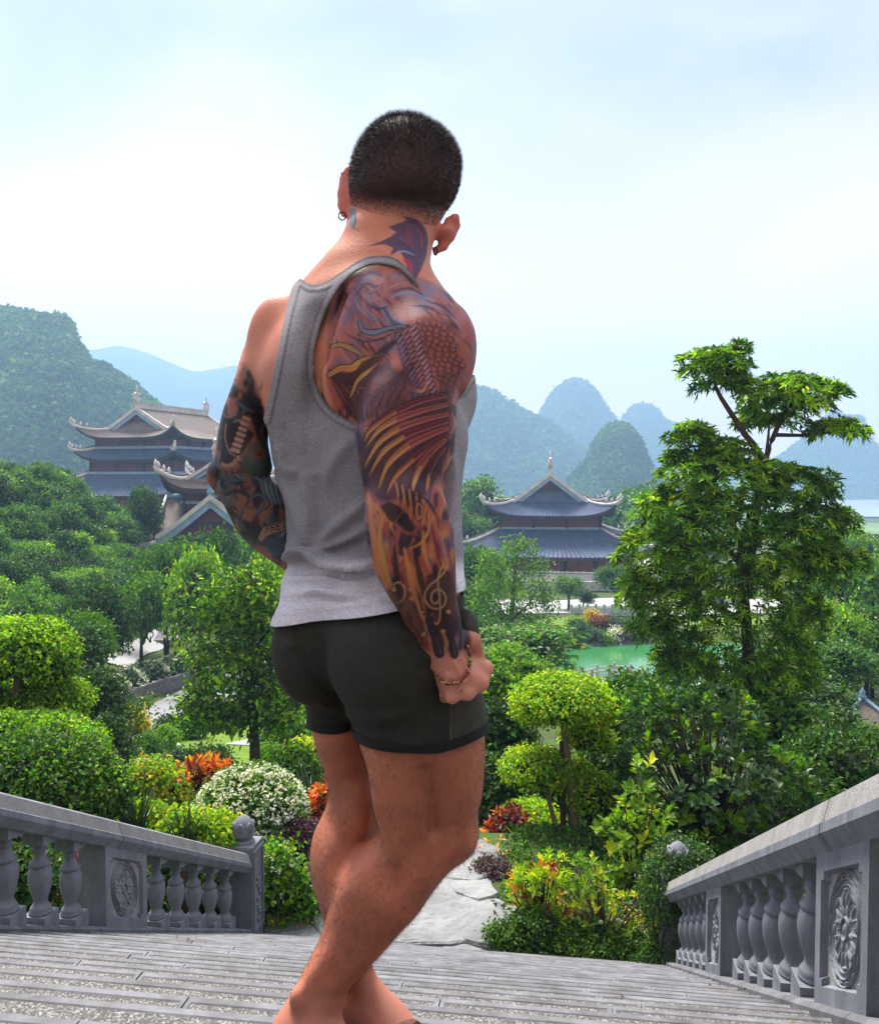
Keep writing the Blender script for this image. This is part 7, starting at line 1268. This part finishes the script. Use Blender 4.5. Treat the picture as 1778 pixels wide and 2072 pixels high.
leafy('croton_bush', 'orange and gold croton behind the white dome, left of the tall trunk', 'croton', 412, 13.6, [(410, 1560, 80, 50), (440, 1570, 60, 60), (390, 1590, 80, 60), (405, 1610, 90, 50)], 110, 6, .16, .06, ['orange', 'gold', 'red'], 7, .6, up=1.0)
leafy('croton_bush', 'orange-red croton half hidden by the straight leg', 'croton', 655, 12.4, [(655, 1618, 50, 70), (645, 1645, 60, 50), (670, 1640, 60, 70)], 60, 6, .14, .05, ['orange', 'red', 'gold'], 8, .6, up=1.0)
leafy('croton_bush', 'rusty red croton left of the bright round bush', 'croton', 1025, 14, [(1035, 1660, 70, 50), (1015, 1690, 90, 60), (1045, 1700, 70, 50)], 90, 6, .13, .055, ['red', 'red', 'purple', 'orange'], 9, .7)
leafy('croton_bush', 'variegated croton with orange tips beside the last steps right of the path', 'croton', 1095, 10.2, [(1118, 1752, 60, 40), (1060, 1790, 70, 60), (1100, 1790, 110, 70), (1060, 1830, 60, 60), (1110, 1840, 110, 60)], 150, 7, .105, .036, ['lime', 'gold', 'yellow', 'orange', 'fresh', 'red'], 10, 0, up=.9, stemmat=M_bark)
leafy('croton_bush', 'yellow croton glimpsed between the stone balusters at the left', 'croton', 165, 8.6, [(165, 1760, 50, 90), (120, 1790, 60, 60)], 22, 6, .14, .05, ['orange', 'gold', 'red'], 12, .6, up=.9)
leafy('gardenia_bush', 'open bush with pale branching stems and bright leaves right of the variegated croton', 'bush', 1225, 10.15, [(1180, 1755, 70, 50), (1200, 1800, 90, 60), (1215, 1850, 90, 60), (1170, 1810, 80, 60), (1280, 1830, 80, 50), (1310, 1800, 60, 40), (1250, 1880, 80, 50)], 130, 6, .085, .036, ['fresh', 'lime', 'yellow', 'mid'], 11, 0, up=.9, stemmat=M_bark2)
gb_ = bpy.data.objects['gardenia_bush']; gO = np.array(gb_.location); mb = MB(); rr_ = np.random.default_rng(3)
for x0, x1, y1 in ((1215, 1165, 1770), (1220, 1200, 1800), (1225, 1240, 1830), (1235, 1290, 1830), (1240, 1310, 1800), (1215, 1180, 1830), (1230, 1265, 1860), (1205, 1150, 1800)):
    q = [P(x0, 1925, 10.12) - gO, P(x0 * .7 + x1 * .3 + rr_.uniform(-14, 14), 1890, 10.1) - gO, P(x0 * .35 + x1 * .65 + rr_.uniform(-14, 14), (y1 + 1890) / 2, 10.1) - gO, P(x1, y1, 10.12) - gO]; mb.tube(spline(q, 10), np.linspace(.018, .007, 10), 5)
mb.build('branch', M_bark2, gb_); fl = MB()
for x, y in ((1205, 1895), (1250, 1862), (1215, 1866)):
    for k in range(5): a = k * 1.257; fl.lathe([(.002, 0), (.016, .006), (.002, .012)], 6, c=tuple(P(x, y, 9.9) - gO + np.array([.017 * math.cos(a), -.01, .017 * math.sin(a)])))
tag(fl.build('blossom', LM['white'], gb_), kind='stuff')
# strap-leaved clumps
def blades(name, label, cat, x, ybase, D, n, L, Wd, key, seed, spread=.6, bend=.25):
    r = np.random.default_rng(seed); c = P(x, 1500, D); g = np.array([c[0], c[1], float(gz(c[0], c[1]))]); b0 = P(x, ybase, D) - g; root = empty(name, g); tag(root, label, cat); mes = []
    for v in range(4):
        m = MB(); k = 7; V = []; bd = bend * (.5 + v * .35)
        for i in range(k): t = i / (k - 1); w_ = Wd * .5 * (1 - t ** 2.2) + .002; V += [(-w_, bd * L * t ** 2.2, L * t * (1 - .25 * bd * t)), (0, bd * L * t ** 2.2 + w_ * .35, L * t * (1 - .25 * bd * t)), (w_, bd * L * t ** 2.2, L * t * (1 - .25 * bd * t))]
        m.add(V, [f for i in range(k - 1) for f in ((3 * i, 3 * i + 1, 3 * i + 4, 3 * i + 3), (3 * i + 1, 3 * i + 2, 3 * i + 5, 3 * i + 4))], 0, True); mes.append(m.mesh('leaf', LM[key]))
    for i in range(n):
        o = link('leaf', mes[i % 4], root); o.location = Vector(b0 + np.array([r.normal() * .05, r.normal() * .05, 0])); o.rotation_euler = (-abs(r.normal()) * spread, 0, r.uniform(0, 6.28)); o.rotation_mode = 'XYZ'; s_ = r.uniform(.65, 1.1); o.scale = (s_, s_, s_)
    m = MB(); m.lathe([(.09, min(-.1, -b0[2] * 0 - .1)), (.07, .08), (.02, .15)], 8, c=tuple(b0)); m.tube([(b0[0], b0[1], -.1), tuple(b0)], [.09, .08], 7); m.build('stem', M_bark, root); return root
blades('spiky_plant', 'dark spiky clump of narrow blades behind the left handrail, nearer the dome bush', 'plant', 275, 1705, 9.6, 90, .62, .026, 'blade', 1, .38)
blades('spiky_plant', 'dark spiky clump of narrow blades beside the low yellow-green shrub', 'plant', 378, 1722, 9.9, 80, .52, .026, 'blade', 2, .38)
blades('spiky_plant', 'spiky blade plant between the white dome and the straight leg', 'plant', 630, 1655, 13.4, 80, .85, .032, 'blade', 3, .4)
blades('spiky_plant', 'dark fountain of narrow blades behind the gardenia bush', 'plant', 1265, 1850, 11.3, 110, .75, .024, 'blade', 4, .6, .6)
blades('spiky_plant', 'drooping dry-tipped blades at the foot of the ivy-covered post', 'plant', 1310, 1885, 10.4, 60, .45, .016, 'gold', 5, .9, .8)
blades('heliconia_clump', 'clump of broad green sword leaves holding orange flowers beside the purple bush', 'plant', 1005, 1790, 12.6, 46, .52, .075, 'mid', 6, .55, .45)
blades('heliconia_clump', 'upright sword-leaved clump below the pruned tree stems', 'plant', 1060, 1750, 13, 24, .6, .075, 'fresh', 7, .42, .35)
blades('fern_clump', 'low spreading green fern clump right of the bent knee', 'plant', 945, 1785, 12.9, 60, .4, .06, 'fresh', 8, .8, .5)
hc = bpy.data.objects['heliconia_clump']; hO = np.array(hc.location); fme = leaf_me('petal', .12, .026, LM['orange'], .3); fme2 = leaf_me('petal', .11, .026, LM['gold'], .3); rr_ = np.random.default_rng(9)
for x, y in ((968, 1715), (985, 1705), (1003, 1718), (1018, 1725), (955, 1700), (1012, 1700)):
    c = P(x, y, 12.45) - hO
    for k in range(6): a = rr_.uniform(0, 6.28); put_leaf(fme if k % 2 else fme2, hc, c, (math.cos(a) * .8, math.sin(a) * .8, rr_.uniform(.2, 1)), (0, 0, 1), rr_.uniform(.7, 1.1), 'petal')
# woodland closing the view off beyond both edges
wr2 = np.random.default_rng(31); wl = []
while len(wl) < 230:
    Y = 9 + 150 * wr2.random() ** 1.6; X = (Y * (.56 + .9 * wr2.random()) + 5) * wr2.choice([-1, 1]); px_ = PX([[X, Y, 0]])[0][0]; s_ = X * SU[0] + Y * SU[1]
    if -120 < px_ < 1900 or s_ < 11: continue
    q = min(1.0, .35 + Y / 60); z = float(gz(X, Y)); wl.append((X, Y, z + 2.2 * q, wr2.uniform(1.6, 2.6) * q, wr2.uniform(1.6, 2.6) * q, wr2.uniform(2.0, 3.4) * q))
tag(link('woodland', foliage_mesh('woodland', wl, 60000, .42, .26, LM['mid'], wr2, clump=7, crad=.8, depth=.35, mats2=[LM['far'], LM['fresh'], LM['dark']], share2=.6)), kind='stuff')
# loose undergrowth between the shrubs
ur = np.random.default_rng(21); n = 9000; X = ur.uniform(-4.5, 5.5, n); Y = ur.uniform(10.1, 19, n); x_, y_ = PX(np.stack([X, Y, gz(X, Y)], 1)); ok = ((x_ > 1010 + (1890 - y_) * .1) | (x_ < 640)) & (x_ > 400) & (X * SU[0] + Y * SU[1] > 10.15); X, Y = X[ok], Y[ok]; k = 5; X = np.repeat(X, k) + ur.normal(size=len(X) * k) * .05; Y = np.repeat(Y, k) + ur.normal(size=len(Y) * k) * .05
pp = np.stack([X, Y, gz(X, Y) + ur.random(len(X)) * .14], 1); ax = unit(ur.normal(size=(len(X), 3)) + np.array([0, 0, .9])); Lr = ur.uniform(.04, .10, len(X))
tag(link('undergrowth', npmesh('undergrowth', leaves(pp, ax, Lr, Lr * .6, ur), quads=np.arange(len(X) * 4).reshape(-1, 4), mats=[LM['dark'], LM['mid'], LM['fresh']], mi=np.repeat(ur.choice(3, len(X) // k, p=[.5, .35, .15]), k))), kind='stuff')
# dry leaves and grit blown against the kerbs and on the treads
lr = np.random.default_rng(44); pp = []; 
for i in range(230):
    s_ = lr.uniform(1.6, 9.6); k_ = math.ceil((s_ - 1.67) / RUN); z = -HN - SL * (1.67 + RUN * k_); t_ = (T0 + abs(lr.normal()) * .12) if i % 5 < 2 else ((T1 - abs(lr.normal()) * .12) if i % 5 < 4 else lr.uniform(T0, T1)); pp.append(W(s_, t_, z + .008))
pp = np.array(pp); q = lr.uniform(0, 6.28, len(pp)); ax = unit(np.stack([np.cos(q), np.sin(q), lr.normal(size=len(pp)) * .15], 1)); Ls = lr.uniform(.012, .045, len(pp)); M_dry = mat('dry_leaf', (.17, .11, .05), .8, .3, 20, col2=(.06, .045, .03), island=.4)
tag(link('fallen_leaves', npmesh('fallen_leaves', leaves(pp, ax, Ls, Ls * .5, lr, droop=.02), quads=np.arange(len(pp) * 4).reshape(-1, 4), mats=[M_dry])), kind='stuff')
# --- small built things
M_white = mat('white_plaster', (.75, .75, .74), .7, .1, 3)
st = hit(362, 1530, 20); s_ = st[1] / FPX; sta = empty('statue', st); tag(sta, 'small white seated statue on the lawn edge', 'statue'); m = MB(); m.lathe([(8 * s_, -.05), (9 * s_, 2 * s_), (8.5 * s_, 8 * s_), (6.5 * s_, 13 * s_), (5.5 * s_, 16 * s_), (3 * s_, 18 * s_)], 12); m.lathe([(1 * s_, 17 * s_), (3.6 * s_, 19 * s_), (4.2 * s_, 22 * s_), (3.4 * s_, 25 * s_), (.5 * s_, 27 * s_)], 10); m.lathe([(5 * s_, 0), (5.5 * s_, 4 * s_), (1 * s_, 6.5 * s_)], 8, c=(4.5 * s_, -3 * s_, 0)); m.build('figure', M_white, sta)
for x, y, lb in ((277, 1563, 'small pale stone marker post above the coral flowers'), (340, 1562, 'low pale stone block behind the coral flowers')):
    g = hit(x, y, 16); s_ = g[1] / FPX; mk = MB(); hh = 24 * s_ if x < 300 else 12 * s_; mk.loft([[(-8 * s_ * q, -4 * s_ * q, z), (8 * s_ * q, -4 * s_ * q, z), (8 * s_ * q, 4 * s_ * q, z), (-8 * s_ * q, 4 * s_ * q, z)] for q, z in ((1, -.1), (1, hh * .8), (.85, hh * .95), (.5, hh))], 0, False); tag(mk.build('stone_marker', M_tbase, None, tuple(g)), lb, 'stone marker')
lat = random.Random(4)
for i, (x, y, w_, h_) in enumerate(((1205, 1312, 34, 22), (1235, 1312, 30, 26), (1265, 1305, 36, 22), (1290, 1300, 40, 16), (1180, 1318, 36, 18), (1150, 1322, 36, 16), (1310, 1300, 30, 14), (1250, 1318, 20, 12))):
    g = hit(x, y + h_ * .4, 40, 300); s_ = g[1] / FPX; m = MB(); rg = []
    for z, q in ((-.3, 1.0), (.25, 1.05), (.65, .85), (.95, .4)): rg.append([(w_ / 2 * s_ * q * (1 + .16 * math.sin(3 * a + i)) * math.cos(a), w_ / 2 * s_ * q * .8 * (1 + .14 * math.cos(2 * a + i)) * math.sin(a), z * h_ * s_) for a in np.linspace(0, 2 * math.pi, 11)[:-1]])
    m.loft(rg, 0, False); tag(m.build('boulder', M_bould, None, tuple(g)), 'dark boulder on the far rim of the pond', 'boulder', 'boulders along the far rim of the pond')
# arched footbridge railing over the pond, plaza fence
A, B = np.array(P(1165, 1385, 79)), np.array(P(1345, 1410, 76)); bz = -19.2; br_ = empty('footbridge', ((A[0] + B[0]) / 2, (A[1] + B[1]) / 2, bz)); tag(br_, 'pale arched footbridge with slender railing over the near end of the pond', 'footbridge'); bo = np.array(br_.location)
arc = lambda u: A * (1 - u) + B * u + np.array([0, 0, 1.0]) * (bz - (A * (1 - u) + B * u)[2] + .25 + .9 * math.sin(math.pi * u)) - bo
m = MB(); nrm_ = np.array([-(B - A)[1], (B - A)[0], 0]); nrm_ /= np.linalg.norm(nrm_); m.loft([[arc(u) + nrm_ * a + np.array([0, 0, z]) for a, z in ((-1, -.35), (1, -.35), (1, 0), (-1, 0))] for u in np.linspace(0, 1, 14)], 0, False); m.build('deck', M_pave, br_)
me_p = None
for sd in (-1, 1):
    m = MB(); m.tube([arc(u) + nrm_ * sd + np.array([0, 0, 1.05]) for u in np.linspace(0, 1, 16)], .05, 6); m.tube([arc(u) + nrm_ * sd + np.array([0, 0, .3]) for u in np.linspace(0, 1, 16)], .03, 5)
    for u in np.linspace(0, 1, 60): p = arc(u) + nrm_ * sd; m.tube([p + np.array([0, 0, .3]), p + np.array([0, 0, 1.05])], .014, 4)
    m.build('rail', M_tbase, br_)
    for u in np.linspace(0.02, .98, 6):
        if me_p is None: c = MB(); c.box((0, 0, .6), (.22, .22, 1.2)); c.lathe([(.08, 1.2), (.14, 1.3), (.02, 1.42)], 8); me_p = c.mesh('post', M_tbase)
        link('post', me_p, br_, tuple(arc(u) + nrm_ * sd))
A, B = hit(1155, 1243, 60), hit(1320, 1243, 60); fc_ = empty('plaza_fence', (A + B) / 2); tag(fc_, 'pale railing with square posts between the pond bank and the plaza', 'fence'); fo = np.array(fc_.location); c = MB(); c.box((0, 0, .65), (.3, .3, 1.5)); mp2 = c.mesh('post', M_tbase); c = MB(); dx = (B - A) / 10; L_ = float(np.linalg.norm(dx)); c.box((0, 0, .55), (L_ - .3, .12, .7)); c.box((0, 0, 1.05), (L_ - .3, .16, .16)); mp3 = c.mesh('panel', mat('pale_blue_panel', (.36, .50, .52), .7, .15, 1)); an = math.atan2(dx[1], dx[0])
for k in range(11):
    o = link('post', mp2, fc_, tuple(A + dx * k - fo)); o.rotation_euler.z = an
    if k < 10: o = link('panel', mp3, fc_, tuple(A + dx * (k + .5) - fo)); o.rotation_euler.z = an
# stone steps climbing the wooded slope
a, b = hit(318, 1300, 40), hit(348, 1245, 50); stp = empty('hillside_steps', a); tag(stp, None, None, None, 'structure'); c = MB(); c.box((0, 0, 0), (2.6, .42, .5)); sm = c.mesh('step', mat('old_step_stone', (.20, .20, .23), .9, .25, 2)); an = math.atan2(b[1] - a[1], b[0] - a[0]) - math.pi / 2
for k in range(22):
    p = a + (b - a) * k / 21; o = link('step', sm, stp, (p[0] - a[0], p[1] - a[1], float(gz(p[0], p[1])) - a[2] + .02)); o.rotation_euler.z = an
